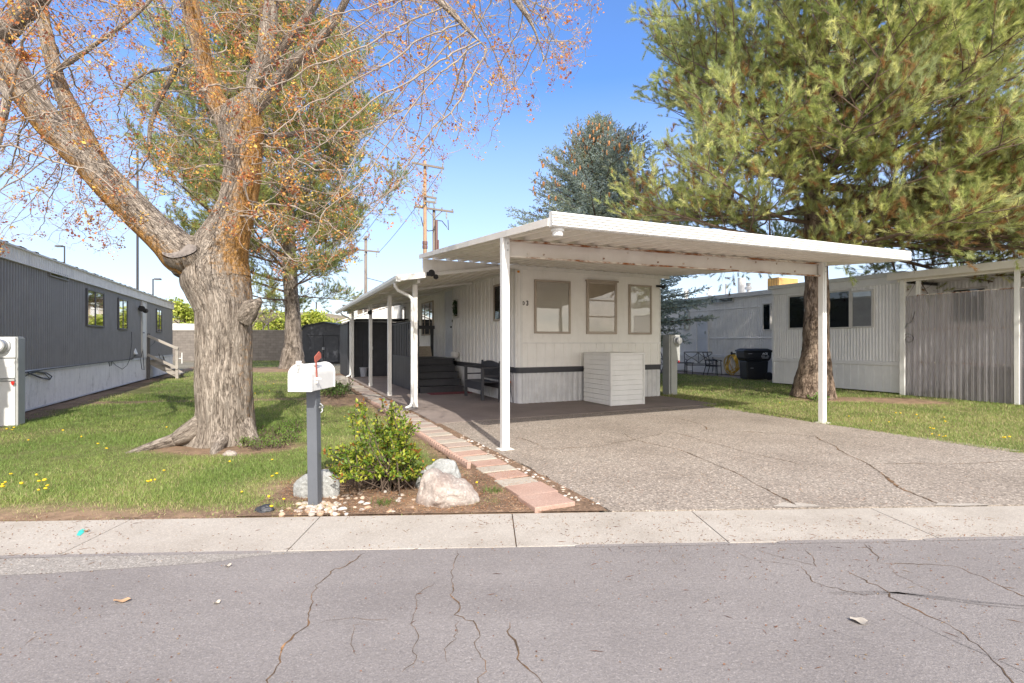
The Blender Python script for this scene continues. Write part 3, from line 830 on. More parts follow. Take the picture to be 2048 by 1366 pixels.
cb = thing('cooler_cover', 'waist high white box clad in horizontal siding in front of the home', 'box', (2.17, -.78, .02), HOUSE)
x0, x1, y0, y1, zt = 1.72, 2.64, -1.26, -.16, 1.215
mb = MB()
Wall('y', y0, -1).hsiding(mb, x0 + .03, x1 - .03, .03, 1.17, .114, .016)
Wall('x', x0, -1).hsiding(mb, y0 + .03, y1 - .0, .03, 1.17, .114, .016)
Wall('x', x1, 1).hsiding(mb, y0 + .03, y1 - .0, .03, 1.17, .114, .016)
mb.box(x0 + .01, x1 - .01, y0 + .01, y1, .02, 1.17)
mb.build('siding', WHITE_METAL, cb)
mb = MB()
for a in (x0, x1): mb.box(a - .022, a + .022, y0 - .022, y0 + .022, .02, 1.17)
mb.box(x0 - .02, x1 + .02, y0 - .018, y0 - .002, .022, .05)
mb.build('corner_post', WHITE_METAL, cb, bevel=.004)
mb = MB(); mb.box(x0 - .03, x1 + .03, y0 - .03, y1, 1.17, zt); mb.build('lid', WHITE_METAL, cb, bevel=.006)

# ------------------------------------------------------------------ storage cupboard at the end of the porch, lean-to behind it
st = thing('storage_closet', 'tall charcoal storage closet at the far end of the porch', 'closet', (-1.2, 11.1, 0), HOUSE)
cx0, cx1, cy0, cy1 = -2.55, -.03, 11.15, 14.0
mb = MB()
w_ = Wall('y', cy0, -1)
w_.siding(mb, cx0, cx1, .03, 2.32, .32, .012, duty=.9, slope=.04)
Wall('x', cx0, -1).siding(mb, cy0, cy1, .03, 2.25, .30, .012, duty=.9, slope=.04)
mb.box(cx0 + .02, cx1, cy0 + .02, cy1, .02, 2.28)
mb.build('wall', DARK_SHED, st)
mb = MB(); mb.add([(cx0 - .12, cy0 - .1, 2.24), (cx0 + .35, cy0 - .1, 2.40), (cx1, cy0 - .1, 2.44), (cx0 - .12, cy1, 2.24), (cx0 + .35, cy1, 2.40), (cx1, cy1, 2.44),
                   (cx0 - .12, cy0 - .1, 2.28), (cx0 + .35, cy0 - .1, 2.44), (cx1, cy0 - .1, 2.48), (cx0 - .12, cy1, 2.28), (cx0 + .35, cy1, 2.44), (cx1, cy1, 2.48)],
                  [(0, 3, 4, 1), (1, 4, 5, 2), (6, 7, 10, 9), (7, 8, 11, 10), (0, 1, 7, 6), (1, 2, 8, 7), (3, 9, 10, 4), (4, 10, 11, 5), (0, 6, 9, 3)])
mb.build('roof', DARK_SHED, st)
mb = MB(); w_.box(mb, cx0 + .95, cx0 + 1.05, .05, 2.2, .0, .035); w_.box(mb, cx0 + .3, cx0 + .38, .05, 2.2, .0, .03); w_.box(mb, cx1 - .45, cx1 - .37, .05, 2.2, .0, .03)
w_.box(mb, cx0 + 1.05, cx1 - .45, .06, 2.2, .0, .02)
d_ = mb.build('door', DARK, st, bevel=.004)
mb = MB(); w_.box(mb, cx0 + .98, cx0 + 1.02, 1.15, 1.28, .035, .07); mb.tube([(cx0 + 1.0, cy0 - .07, 1.2), (cx0 + .86, cy0 - .08, 1.22)], .012, 6); mb.build('latch', GALV, d_)
bk = thing('bucket', 'pale plastic bucket standing in front of the charcoal closet', 'bucket', (-1.65, 10.9, .02), HOUSE)
lx, ly = w2l(*gp(727, 754))
mb = MB(); mb.lathe((lx, ly, .02), [(.12, 0), (.165, .36), (.175, .36), (.175, .39), (.155, .39), (.15, .34), (.12, .03)], 18); mb.build('pail', PALE_PLASTIC, bk)
lt = thing('lean_to_roof', 'white sloping lean-to panel behind the closet at the end of the home', 'roof panel', (-1, 14.5, 2.4), HOUSE)
mb = MB(); mb.add([(-2.5, 14.3, 2.45), (-.02, 14.3, 3.30), (-.02, 16.6, 3.30), (-2.5, 16.6, 2.45), (-2.5, 14.3, 2.51), (-.02, 14.3, 3.36), (-.02, 16.6, 3.36), (-2.5, 16.6, 2.51)],
                  [(3, 2, 1, 0), (4, 5, 6, 7), (0, 1, 5, 4), (1, 2, 6, 5), (2, 3, 7, 6), (3, 0, 4, 7)]); mb.build('panel', SOFFIT, lt)
mb = MB(); mb.add([(-2.45, 14.35, 2.2), (-.02, 14.35, 2.2), (-.02, 14.35, 3.25), (-2.45, 14.35, 2.44)], [(0, 1, 2, 3)]); mb.build('end_board', WHITE_TRIM, lt)
mb = MB()
for a in (-.1,): mb.box(a - .04, a + .04, 16.4, 16.5, 0, 2.4)
mb.build('post', WHITE_TRIM, lt)
# ------------------------------------------------------------------ ground, street, pavement, drive, patio
def sheet(name, pts, z, mat, M=WORLD, kind='structure', zlow=None):
    mb = MB(M); n = len(pts)
    if zlow is None: mb.add([(x, y, z) for x, y in pts], [tuple(range(n))])
    else: mb.prism(pts, lambda a, b, d: (a, b, d), zlow, z)
    o = mb.build(name, mat, kind=kind)
    return o
sheet('ground', [(-400, -60), (400, -60), (400, 700), (-400, 700)], -.02, DIRT)
road = sheet('street', [(-60, -40), (60, -40), (60, -.68), (-60, -.68)], -.004, ASPHALT, STREET)
mb = MB(STREET)
js = [-3.13 - 1.575 * k for k in range(1, 30)][::-1] + [-3.13, -1.60, 0.0, 1.545, 3.14] + [3.14 + 1.575 * k for k in range(1, 30)]
for a, b in zip(js[:-1], js[1:]): mb.box(a + .004, b - .004, -.69, 0.0, -.035, .0)
sw = mb.build('pavement', SIDEWALK, kind='structure', bevel=.003)
mb = MB(STREET)
mb.add([(-60, -.685, -.014), (60, -.685, -.014), (60, 0, -.014), (-60, 0, -.014)], [(0, 1, 2, 3)])
mb.build('joint_filler', CRACK, sw)
gt = [gp(u, v) for u, v in ((-900, 1145), (0, 1117), (300, 1108), (660, 1101), (520, 1110), (420, 1124), (250, 1136), (100, 1146), (0, 1150), (-900, 1190))]
sheet('gutter_strip', gt, -.0022, GUTTER_DUST)

def wobble(pts, step, amp, seed):
    """resample a polyline and roughen it"""
    r = np.random.default_rng(seed); out = []
    for (x0, y0), (x1, y1) in zip(pts[:-1], pts[1:]):
        L = math.hypot(x1 - x0, y1 - y0); n = max(1, int(L / step))
        for k in range(n):
            t = k / n; out.append((x0 + (x1 - x0) * t + r.normal(0, amp), y0 + (y1 - y0) * t + r.normal(0, amp)))
    out.append(pts[-1])
    return out
yd = lambda x: 4.262 + x * math.tan(rad(2.6))
left_edge = wobble([l2w(-2.46, -6.95), l2w(-2.42, -5.2), l2w(-2.46, -4.0), l2w(-2.5, -1.95)], .10, .018, 1)
right_edge = wobble([l2w(4.05, -1.9), l2w(3.86, -3.2), l2w(3.74, -4.6), l2w(3.82, -6.0), l2w(4.05, -7.6), l2w(4.3, -9.3)], .12, .02, 2)
pts = [(left_edge[0][0] + .05, yd(left_edge[0][0] + .05) + .004)] + left_edge + right_edge
x_end = right_edge[-1][0]
pts = [p for p in pts if p[1] > yd(p[0])]
xs = np.linspace(pts[-1][0], pts[0][0], 60)
r_ = np.random.default_rng(5)
pts += [(x, yd(x) + .004 + abs(r_.normal(0, .008))) for x in xs[1:-1]]
sheet('driveway', pts, .006, DRIVE, zlow=-.03)
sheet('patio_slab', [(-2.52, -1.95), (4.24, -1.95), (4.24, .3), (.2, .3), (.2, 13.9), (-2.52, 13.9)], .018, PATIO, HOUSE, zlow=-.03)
sheet('verge', [(-40, -.002), (.75, -.002), (.75, .7), (-40, .7)], -.004, SOIL, STREET)
# path bed and planting bed of bare soil
sheet('path_bed', wobble([l2w(-2.45, 14), l2w(-3.12, 14), l2w(-3.12, -4.9)], .2, .01, 3) + [l2w(-3.3, -5.4), (-2.2, 6.0), (-2.3, 4.17), (.82, 4.31), l2w(-2.45, -6.9)], .008, SOIL)
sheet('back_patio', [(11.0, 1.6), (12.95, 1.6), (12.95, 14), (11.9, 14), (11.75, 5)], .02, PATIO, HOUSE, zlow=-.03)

# ragged asphalt feathering over the front of the pavement
r_ = np.random.default_rng(14)
for x0_, x1_, amp in ((-4.4, -1.7, .012), (.42, 1.55, .03), (1.9, 2.9, .022), (3.0, 6.0, .02)):
    xs_ = np.arange(x0_, x1_, .035); k_ = amp * (.5 + .5 * vnoise(np.stack([xs_, xs_ * 0, xs_ * 0], 1), 3.0, 4)) + np.abs(r_.normal(0, .004, len(xs_)))
    k_ *= np.minimum(1, np.minimum(xs_ - x0_, x1_ - xs_) / .08)
    mb = MB(STREET); mb.strip([(x, -.72, -.0015) for x in xs_], [(x, -.692 + k, .0015) for x, k in zip(xs_, k_)]); mb.build('asphalt_lip', ASPHALT, road)

def crack_mesh(parent, lines, z, name, wmin, wmax, seed=0):
    r = np.random.default_rng(seed)
    mb = MB(WORLD)
    for pts_, scale in lines:
        W = [gp(u, v) for u, v in pts_]
        P = wobble(wobble(W, .22, .018, r.integers(1e6)), .03, .006, r.integers(1e6))
        P = [(x, y) for x, y in P]
        A, B = [], []
        n = len(P)
        for i, (x, y) in enumerate(P):
            x2, y2 = P[min(i + 1, n - 1)]; x1, y1 = P[max(i - 1, 0)]
            dx, dy = x2 - x1, y2 - y1; L = math.hypot(dx, dy) or 1
            w = scale * r.uniform(wmin * .5, wmax) * (.8 + .4 * math.sin(i * .23 + len(pts_))) * min(1, i / 3, (n - 1 - i) / 3) / 2 + .0006
            A.append((x - dy / L * w, y + dx / L * w, z)); B.append((x + dy / L * w, y - dx / L * w, z))
        mb.strip(A, B)
    return mb.build(name, CRACK, parent)
zb = lambda L: [(500 + x / 2.926, 950 + y / 2.926) for x, y in L]
zc = lambda L: [(1000 + x / 1.954, 800 + y / 1.954) for x, y in L]
crack_mesh(road, [
    (zb([(645, 450), (630, 500), (580, 530), (470, 555), (405, 620), (365, 690), (365, 740), (330, 860), (265, 915), (215, 990), (160, 1090), (125, 1160), (70, 1300)]), 1.1),
    (zb([(1218, 435), (1200, 480), (1195, 560), (1185, 640), (1150, 710), (1215, 770), (1220, 815), (1300, 840), (1355, 860), (1355, 940), (1300, 990), (1330, 1070), (1325, 1150), (1345, 1210), (1350, 1400)]), .8),
    (zb([(1515, 880), (1520, 930), (1560, 990), (1600, 1060), (1650, 1130), (1695, 1215), (1760, 1400)]), 1.1),
    (zb([(1100, 640), (985, 690), (975, 780), (950, 860), (960, 950), (970, 1000), (920, 1080), (890, 1150)]), .5),
    (zb([(1220, 820), (1185, 850), (1180, 950), (1140, 1000), (1150, 1090)]), .45), (zb([(440, 845), (600, 840), (700, 845), (810, 850)]), .4),
    (zb([(680, 855), (605, 890), (575, 950), (620, 1050)]), .5),
    (zc([(1420, 565), (1450, 600), (1480, 635)]), 1.7), (zc([(1480, 635), (1530, 640), (1660, 640), (1790, 645), (1860, 680), (1960, 725), (2048, 770), (2300, 870)]), 1.0),
    (zc([(1170, 645), (1195, 680), (1220, 705), (1330, 745), (1440, 765)]), .8), (zc([(1010, 575), (1080, 600), (1230, 640), (1225, 610), (1185, 578)]), .5),
    (zc([(1345, 665), (1420, 705), (1500, 745), (1545, 770), (1600, 800), (1700, 850), (1800, 905), (1890, 965), (1910, 1005), (1960, 1040), (1990, 1075), (2080, 1180)]), 1.25),
    (zc([(1530, 640), (1530, 665), (1600, 705), (1700, 750)]), .5), (zc([(900, 585), (1000, 625), (1170, 645)]), .4)],
    -.0020, 'cracks', .003, .0095, 1)
TYRE = _ground_mat('dark_scuffed_asphalt', [(.155, .142, .138), (.185, .17, .165), (.215, .198, .192)], .5, 170, .5, .9)
for L in ([(1285, 750), (1400, 747), (1500, 747), (1600, 755), (1700, 765), (1850, 785), (2048, 802), (2300, 825)], [(1285, 755), (1420, 756), (1560, 752), (1700, 772), (1860, 795), (2048, 815)], [(1500, 800), (1650, 880), (1800, 950), (1930, 1005), (2048, 1060), (2200, 1130)]):
    P = [gp(*q) for q in zc(L)]; n_ = len(P); A, B = [], []
    for i, (x, y) in enumerate(P):
        w_ = .012 * min(1, i / 2 + .1, (n_ - 1 - i) / 2 + .1); A.append((x, y - w_, -.0028)); B.append((x, y + w_, -.0028))
    mb = MB(WORLD); mb.strip(A, B); mb.build('tyre_mark', TYRE, road)
drv = bpy.data.objects['driveway']
crack_mesh(drv, [
    (zc([(480, 130), (520, 155), (700, 195), (850, 255), (920, 285), (1000, 330), (1100, 380), (1150, 405)]), .9),
    (zc([(640, 130), (690, 130), (850, 175), (1000, 215), (1200, 260)]), .7),
    (zc([(640, 70), (700, 75), (780, 95), (815, 118), (960, 125), (1130, 135), (1240, 145), (1310, 185), (1400, 235), (1480, 280)]), 1.1), (zc([(1480, 280), (1560, 345), (1640, 375), (1710, 408)]), 2.2),
    (zc([(1450, 250), (1600, 250), (1850, 250), (2048, 240), (2200, 235)]), .7), (zc([(60, 145), (80, 150), (140, 170), (180, 190), (230, 195)]), .8),
    (zc([(230, 195), (270, 190), (380, 185), (500, 160), (640, 130)]), .6), (zc([(1100, 380), (1150, 405), (1230, 415)]), 2.0),
    (zc([(1240, 145), (1500, 150), (1700, 165), (1950, 190)]), .35), (zc([(1370, 300), (1480, 330), (1560, 345)]), .6)],
    .0085, 'cracks', .009, .022, 2)
# broken concrete showing where the drive meets the pavement
r_ = np.random.default_rng(9)
def slab_bits(pix, name, mat, h):
    pts_ = [gp(u, v) for u, v in pix]
    return sheet(name, pts_, h, mat)
slab_bits(zc([(1065, 420), (1110, 402), (1150, 412), (1165, 424)]), 'concrete_patch', SIDEWALK, .0105)
slab_bits(zc([(1160, 422), (1150, 405), (1215, 410), (1260, 421)]), 'concrete_patch', SIDEWALK, .0105)
slab_bits(zc([(1700, 415), (1715, 404), (1760, 410), (1850, 407), (1920, 415), (1800, 418)]), 'concrete_patch', SIDEWALK, .0105)

# ------------------------------------------------------------------ lawn sheets, tinted by how much grows there
def ell(x, y, cx, cy, rx, ry): return np.sqrt(((x - cx) / rx) ** 2 + ((y - cy) / ry) ** 2)
MAPLE = (-4.13, 7.30)
PINE_L = (gp(585, 737)); PINE_R = (7.93, 13.25)
def cover(x, y):
    """0 bare soil .. 1 full turf"""
    P = np.stack([x, y, np.zeros_like(x)], 1)
    n1 = vnoise(P, 1.1, 3) * .5 + vnoise(P, 2.7, 5) * .35 + vnoise(P, 7, 6) * .25
    lx = (x - OX) * CT + (y - OY) * ST; ly = -(x - OX) * ST + (y - OY) * CT
    c = .95 + n1 * .22
    ds = y - (4.262 + x * .0454)                    # distance from the pavement
    c = np.minimum(c, (ds - .10) / .42 + n1 * .55)
    d = ell(x, y, MAPLE[0] + .12, MAPLE[1] - .38, .95, .48); c = np.minimum(c, (d - .85) * 2.2 + n1 * .4)
    d = ell(x, y, MAPLE[0] + .05, MAPLE[1], .75, .8); c = np.minimum(c, (d - .8) * 2 + n1 * .3)
    d = ell(x, y, PINE_L[0], PINE_L[1] - .8, 3.6, 2.4); c = np.minimum(c, (d - .8) * 1.6 + n1 * .5)
    d = ell(x, y, PINE_R[0] + .8, PINE_R[1] - .5, 1.7, .55); c = np.minimum(c, (d - .75) * 1.5 + n1 * .4)
    d = ell(x, y, 9.6, 12.1, .9, .35); c = np.minimum(c, (d - .7) * 1.3 + n1 * .4)
    c = np.minimum(c, np.where(lx < 0, (lx + 9.45) * 2.2 + n1 * .7, 9))      # strip along the grey home
    strip = np.abs(ly - (4.4 - .25 * (lx + 9)));  c = np.where((lx < -3.4) & (lx > -9.5), np.minimum(c, strip * 1.6 + .15 + n1 * .6), c)
    d = ell(x, y, -1.25, 4.98, 1.15, .62); c = np.minimum(c, (d - .9) * 2.5 + n1 * .5)      # planting bed
    d = ell(x, y, -3.9, 13.0, 1.2, 1.5); c = np.minimum(c, (d - .85) * 2 + n1 * .4)
    c = np.where((lx > -3.35) & (lx < 0), np.minimum(c, (-3.12 - lx) * 3 + n1 * .3), c)
    return np.clip(c, 0, 1)
def mottle(x, y):
    P = np.stack([x, y, np.zeros_like(x)], 1)
    return vnoise(P, .45, 11) * .5 + vnoise(P, 1.6, 12) * .5
def lawn_sheet(name, x0, x1, y0, y1, step, keep):
    nx, ny = int((x1 - x0) / step) + 1, int((y1 - y0) / step) + 1
    X, Y = np.meshgrid(np.linspace(x0, x1, nx), np.linspace(y0, y1, ny))
    x, y = X.ravel(), Y.ravel()
    c = cover(x, y)
    P = np.stack([x, y, np.zeros_like(x)], 1)
    z = .0 + .012 * vnoise(P, 1.2, 21) + .008 * vnoise(P, 4, 22) + .006 * c
    edge = np.clip((y - (4.262 + x * .0454)) / .15, 0, 1)
    z = z * edge + (1 - edge) * -.003
    soil = np.array((.24, .165, .11)); turf = np.array((.13, .14, .05)); straw = np.array((.32, .26, .15))
    m = mottle(x, y)[:, None]; sp = rng.uniform(.75, 1.25, (len(x), 1))
    colr = (soil * (1 + .35 * m) * (1 - c[:, None]) + (turf * (1 - np.clip(m, 0, 1) * .5) + straw * np.clip(m, 0, 1) * .5) * c[:, None]) * sp
    idx = np.arange(nx * ny).reshape(ny, nx)
    Q = np.stack([idx[:-1, :-1], idx[:-1, 1:], idx[1:, 1:], idx[1:, :-1]], -1).reshape(-1, 4)
    k = keep(x, y)
    Q = Q[k[Q].all(1)]
    o = arr_mesh(name, np.stack([x, y, z], 1), Q, LAWN_SOIL, None, colr, smooth=True)
    return tag(o, kind='structure')
def LX(x, y): return (x - OX) * CT + (y - OY) * ST
def LY(x, y): return -(x - OX) * ST + (y - OY) * CT
left_keep = lambda x, y: (LX(x, y) < -3.06) & (y > 4.250 + x * .0454) & (LX(x, y) > -9.9)
lawn_sheet('lawn', -13, .9, 3.5, 14, .075, left_keep)
lawn_sheet('lawn', -34, -5.4, 14, 40, .25, lambda x, y: (LX(x, y) < -3.0) & (LX(x, y) > -9.95))
right_keep = lambda x, y: (LX(x, y) > np.where(LY(x, y) > -1.9, 4.24, 3.70)) & (y > 4.266 + x * .0454) & (LX(x, y) < 13)
lawn_sheet('lawn', 3.5, 19, 4.4, 24, .11, right_keep)

def blades(x, y, h, w, colr, lean=.35):
    """bent grass blades: 3 triangles each"""
    n = len(x)
    th = rng.uniform(0, 2 * np.pi, n); ph = rng.uniform(0, 2 * np.pi, n)
    side_ = np.stack([np.cos(th), np.sin(th), np.zeros(n)], 1) * (w / 2)[:, None]
    dirn = np.stack([np.cos(ph), np.sin(ph), np.zeros(n)], 1)
    l1 = rng.uniform(.05, lean, n)[:, None] * h[:, None]; l2 = l1 * rng.uniform(2, 3.4, n)[:, None]
    base = np.stack([x, y, np.full(n, -.004)], 1); up = np.array([[0, 0, 1.]])
    mid = base + up * (h * .55)[:, None] + dirn * l1
    tip = base + up * (h * rng.uniform(.75, 1.0, n))[:, None] + dirn * l2
    V = np.stack([base - side_, base + side_, mid + side_ * .8, mid - side_ * .8, tip], 1).reshape(-1, 3)
    b = (np.arange(n) * 5)[:, None]
    T = np.concatenate([b + np.array([0, 1, 2]), b + np.array([0, 2, 3]), b + np.array([3, 2, 4])], 1).reshape(-1, 3)
    C = np.repeat(colr, 5, 0).reshape(n, 5, 3).copy()
    return V, T, C.reshape(-1, 3)
def grass_patch(n, ylo, yhi, ulo, uhi, keep, yellow=0.0):
    # points whose density falls off with distance as the eye would need
    u = rng.uniform(ulo, uhi, n); y = ylo * (yhi / ylo) ** rng.uniform(0, 1, n)
    x = (u - CU) / FPX * y
    k = keep(x, y); x, y = x[k], y[k]
    c = cover(x, y); k = rng.uniform(0, 1, len(x)) < c ** 1.15 + .03; x, y, c = x[k], y[k], c[k]
    m = mottle(x, y)
    P = np.stack([x, y, np.zeros_like(x)], 1)
    tuft = vnoise(P, 3.5, 31) * .5 + vnoise(P, 9, 32) * .3
    f = np.maximum(1, y / 6.5)
    h = (.036 + .016 * tuft + .012 * rng.normal(0, 1, len(x))).clip(.012, .10) * (.55 + .55 * c) * np.minimum(f, 1.7) ** .6
    w = .0034 * f * rng.uniform(.7, 1.4, len(x))
    g = np.array((.245, .335, .082)); dk = np.array((.105, .190, .048)); st_ = np.array((.50, .43, .23)); lt_ = np.array((.39, .45, .14))
    t = np.clip(.45 + .6 * m + .3 * tuft + rng.normal(0, .25, len(x)), 0, 1)[:, None]
    colr = dk * (1 - t) + lt_ * t
    colr = colr * .5 + g * .5
    dry = rng.uniform(0, 1, len(x)) < np.clip(.07 + yellow + .35 * (1 - c) + .25 * m, .02, .75)
    colr[dry] = st_ * rng.uniform(.7, 1.15, (dry.sum(), 1))
    colr *= rng.uniform(.75, 1.25, (len(x), 1))
    return blades(x, y, h, w, colr)
def join_arrays(parts):
    V, T, C, o = [], [], [], 0
    for v, t, c in parts:
        V.append(v); T.append(t + o); C.append(c); o += len(v)
    return np.concatenate(V), np.concatenate(T), np.concatenate(C)
V, T, C = join_arrays([grass_patch(330000, 4.0, 14, -120, 1000, left_keep), grass_patch(60000, 14, 40, 300, 760, lambda x, y: (LX(x, y) < -3.15) & (LX(x, y) > -9.9))])
tag(arr_mesh('grass', V, T, GRASS, None, C), kind='stuff')
V, T, C = join_arrays([grass_patch(230000, 5.6, 23, 1300, 2160, lambda x, y: right_keep(x, y) & (LX(x, y) < np.where(LY(x, y) > 1.5, 11.7, 10.5)), .16)])
tag(arr_mesh('grass', V, T, GRASS, None, C), kind='stuff')
# ------------------------------------------------------------------ grey home on the left
GX = -9.83
gh = thing('grey_home', 'dark grey corrugated mobile home with white skirting and dark shingle roof', 'mobile home', (GX, 8, 0), HOUSE)
WG = Wall('x', GX, 1)
G0, G1 = -2.5, 18.3
mb = MB(); WG.siding(mb, G0, G1, .86, 3.06, .115, .016, duty=.55, slope=.2)
mb.box(GX - 4.2, GX - .01, G0, G1 - .0, .8, 3.34)
mb.build('wall', GREY_SIDING, gh)
mb = MB(); WG.siding(mb, G0, G1, .05, .80, .10, .014, duty=.5, slope=.18); mb.box(GX - 4.2, GX - .015, G0 + .01, G1 - .01, .03, .795); mb.build('skirt', SKIRT_MOULD, gh)
mb = MB(); WG.box(mb, G0, G1, .80, .875, -.02, .03); WG.box(mb, G0, G1, .03, .07, -.02, .02); mb.build('skirt_ledge', SKIRT, gh, bevel=.004)
mb = MB(); WG.siding(mb, G0, G1 + .1, 3.05, 3.31, .115, .012, off=.05); WG.box(mb, G0, G1 + .1, 3.035, 3.05, 0, .07); WG.box(mb, G0, G1 + .1, 3.31, 3.345, -.05, .10)
mb.build('fascia', WHITE_TRIM, gh)
mb = MB(); mb.add([(GX + .09, G0, 3.345), (GX + .09, G1 + .12, 3.345), (GX - 2.1, G1 + .12, 3.72), (GX - 2.1, G0, 3.72), (GX - 4.3, G1 + .12, 3.345), (GX - 4.3, G0, 3.345)], [(0, 1, 2, 3), (3, 2, 4, 5), (1, 4, 2), (0, 3, 5)])
mb.build('roof', ROOF_DARK, gh)
mb = MB(); r_ = np.random.default_rng(3)
for k in range(60):                                # debris that hangs over the edge
    b = r_.uniform(1, 18); mb.box(GX + .04 + r_.uniform(0, .03), GX + .11, b, b + r_.uniform(.05, .22), 3.345, 3.352 + r_.uniform(0, .012))
mb.build('roof_litter', ROOF_DARK, gh)
def gwin(u0, v0, u1, v1, glass=GLASS_MIRROR, **k):
    b0, _ = side(u0, 650, GX); b1, _ = side(u1, 650, GX)
    _, zt = side(u0, v0, GX); _, zb_ = side(u1, v1, GX)
    window(WG, gh, b0, b1, zb_, zt, k.pop('fm', DARK_FRAME), glass, CURTAIN_DARK, d=.056, **k)
gwin(95, 539.5, 133, 562.5, GLASS_DARK, fm=GREY_SIDING, fw=.03)
b0, b1 = side(170.4, 600, GX)[0], side(205, 600, GX)[0]
gwin(170.4, 576, 205, 655, fw=.045, vbars=((b0 + b1) / 2 - .05,))
b0, b1 = side(234, 600, GX)[0], side(252.3, 600, GX)[0]
gwin(234, 595, 252.3, 660, fw=.05, vbars=((b0 + b1) / 2,))
b0, b1 = side(311, 600, GX)[0], side(321.5, 600, GX)[0]
gwin(311, 617, 321.5, 665.5, fw=.05, vbars=((b0 + b1) / 2,))
b0, b1 = side(281.5, 600, GX)[0], side(290.5, 600, GX)[0]
mb = MB(); WG.box(mb, b0 + .05, b1 - .05, .88, 2.95, .0, .04); dr = mb.build('door', WHITE_TRIM, gh, bevel=.004)
mb = MB(); WG.box(mb, b0, b0 + .05, .86, 3.0, .0, .055); WG.box(mb, b1 - .05, b1, .86, 3.0, .0, .055); WG.box(mb, b0 + .05, b1 - .05, 2.95, 3.0, 0, .053); mb.build('door_frame', WHITE_FRAME, dr)
mb = MB(); WG.box(mb, b0 + .12, b0 + .17, 1.8, 1.83, .04, .09); mb.build('handle', BLACK, dr)
bl, zl = side(278, 617, GX)
mb = MB(); WG.box(mb, bl - .06, bl + .06, zl - .05, zl + .1, .0, .06); mb.tube([(GX + .06, bl, zl), (GX + .16, bl - .1, zl - .02)], .03, 8); mb.lathe((GX + .14, bl - .15, zl - .02), [(.04, -.08), (.09, .0), (.11, .1), (.10, .11)], 12, 'y')
mb.lathe((GX + .20, bl + .08, zl - .08), [(.04, -.06), (.07, .0), (.09, .08), (.08, .09)], 12, 'y')
mb.build('flood_light', BLACK, gh)
bv, zv = side(268, 705, GX)
mb = MB(); mb.add([(GX + .02, bv - .12, zv - .06), (GX + .02, bv + .1, zv - .06), (GX + .02, bv + .1, zv + .16), (GX + .02, bv - .12, zv + .02), (GX + .10, bv - .12, zv - .06), (GX + .10, bv + .1, zv - .06)], [(0, 4, 5, 1), (4, 3, 2, 5), (0, 3, 4), (1, 5, 2)])
mb.build('dryer_vent', WHITE_TRIM, gh)
r_ = np.random.default_rng(12)
mb = MB()
def cable(pix, r=.011, off=.05):
    P = []
    for u, v in pix:
        b, z = side(u, v, GX); P.append((GX + off + r_.uniform(-.01, .02), b, z))
    mb.tube(P, r, 6)
q5 = lambda L: [(x / 3.415, 450 + y / 3.415) for x, y in L]
cable(q5([(125, 1045), (180, 1015), (240, 1000), (300, 1010), (335, 1035), (320, 1058), (250, 1040), (190, 1015)]))
cable(q5([(130, 1040), (210, 1000), (290, 1015), (318, 1050), (260, 1045), (170, 1010)]))
cable(q5([(735, 965), (728, 935), (745, 932), (740, 960)])); cable(q5([(750, 930), (780, 960), (820, 985), (850, 960), (870, 915), (885, 800), (888, 730)]), .008)
cable(q5([(120, 1010), (300, 985), (500, 960), (720, 935), (900, 915)]), .012)
cable(q5([(880, 920), (910, 890), (950, 905), (965, 850), (975, 990), (955, 985), (950, 910)]), .01)
cable(q5([(1010, 830), (1040, 810), (1060, 770)]), .008); cable(q5([(1075, 880), (1090, 930), (1110, 925), (1100, 890), (1120, 940)]), .012)
mb.build('cable', BLACK, gh)

gs = thing('wooden_steps', 'weathered grey wooden steps with handrail at the grey home\'s white door', 'steps', (GX + .5, 13.7, 0), HOUSE)
bb0, bb1 = 13.15, 14.2
for i in range(4):
    a1 = GX + 1.12 - i * .26
    mb = MB(); mb.box(a1 - .29, a1, bb0, bb1, .17 + .19 * i, .21 + .19 * i); mb.build('tread', WOOD_GREY, gs, bevel=.006)
for b in (bb0 + .03, bb1 - .07):
    mb = MB(); mb.add([(GX + .05, b, .62), (GX + 1.08, b, .0), (GX + 1.08, b, .20), (GX + .3, b, .78), (GX + .05, b, .78), (GX + .05, b + .04, .62), (GX + 1.08, b + .04, .0), (GX + 1.08, b + .04, .20), (GX + .3, b + .04, .78), (GX + .05, b + .04, .78)],
                      [(0, 1, 2, 3, 4), (9, 8, 7, 6, 5), (0, 5, 6, 1), (1, 6, 7, 2), (2, 7, 8, 3), (3, 8, 9, 4)]); mb.build('stringer', WOOD_GREY, gs)
xb, zz = GX + 1.02, 1.28
mb = MB(); mb.box(GX + .03, GX + .13, bb0 - .12, bb0 - .03, .02, 1.80); mb.build('newel_post', plain('dark_weathered_wood', (.13, .12, .115), .9), gs, bevel=.004)
mb = MB(); mb.box(xb - .05, xb + .05, bb0 - .12, bb0 - .03, .02, zz); mb.build('newel_post', WOOD_GREY, gs, bevel=.004)
for z0_, z1_ in ((1.72, zz - .08), (.98, .42)):
    mb = MB(); mb.bar((GX + .06, bb0 - .14, z0_), (xb + .04, bb0 - .14, z1_), .035, .10); mb.build('handrail', WOOD_GREY, gs, bevel=.004)

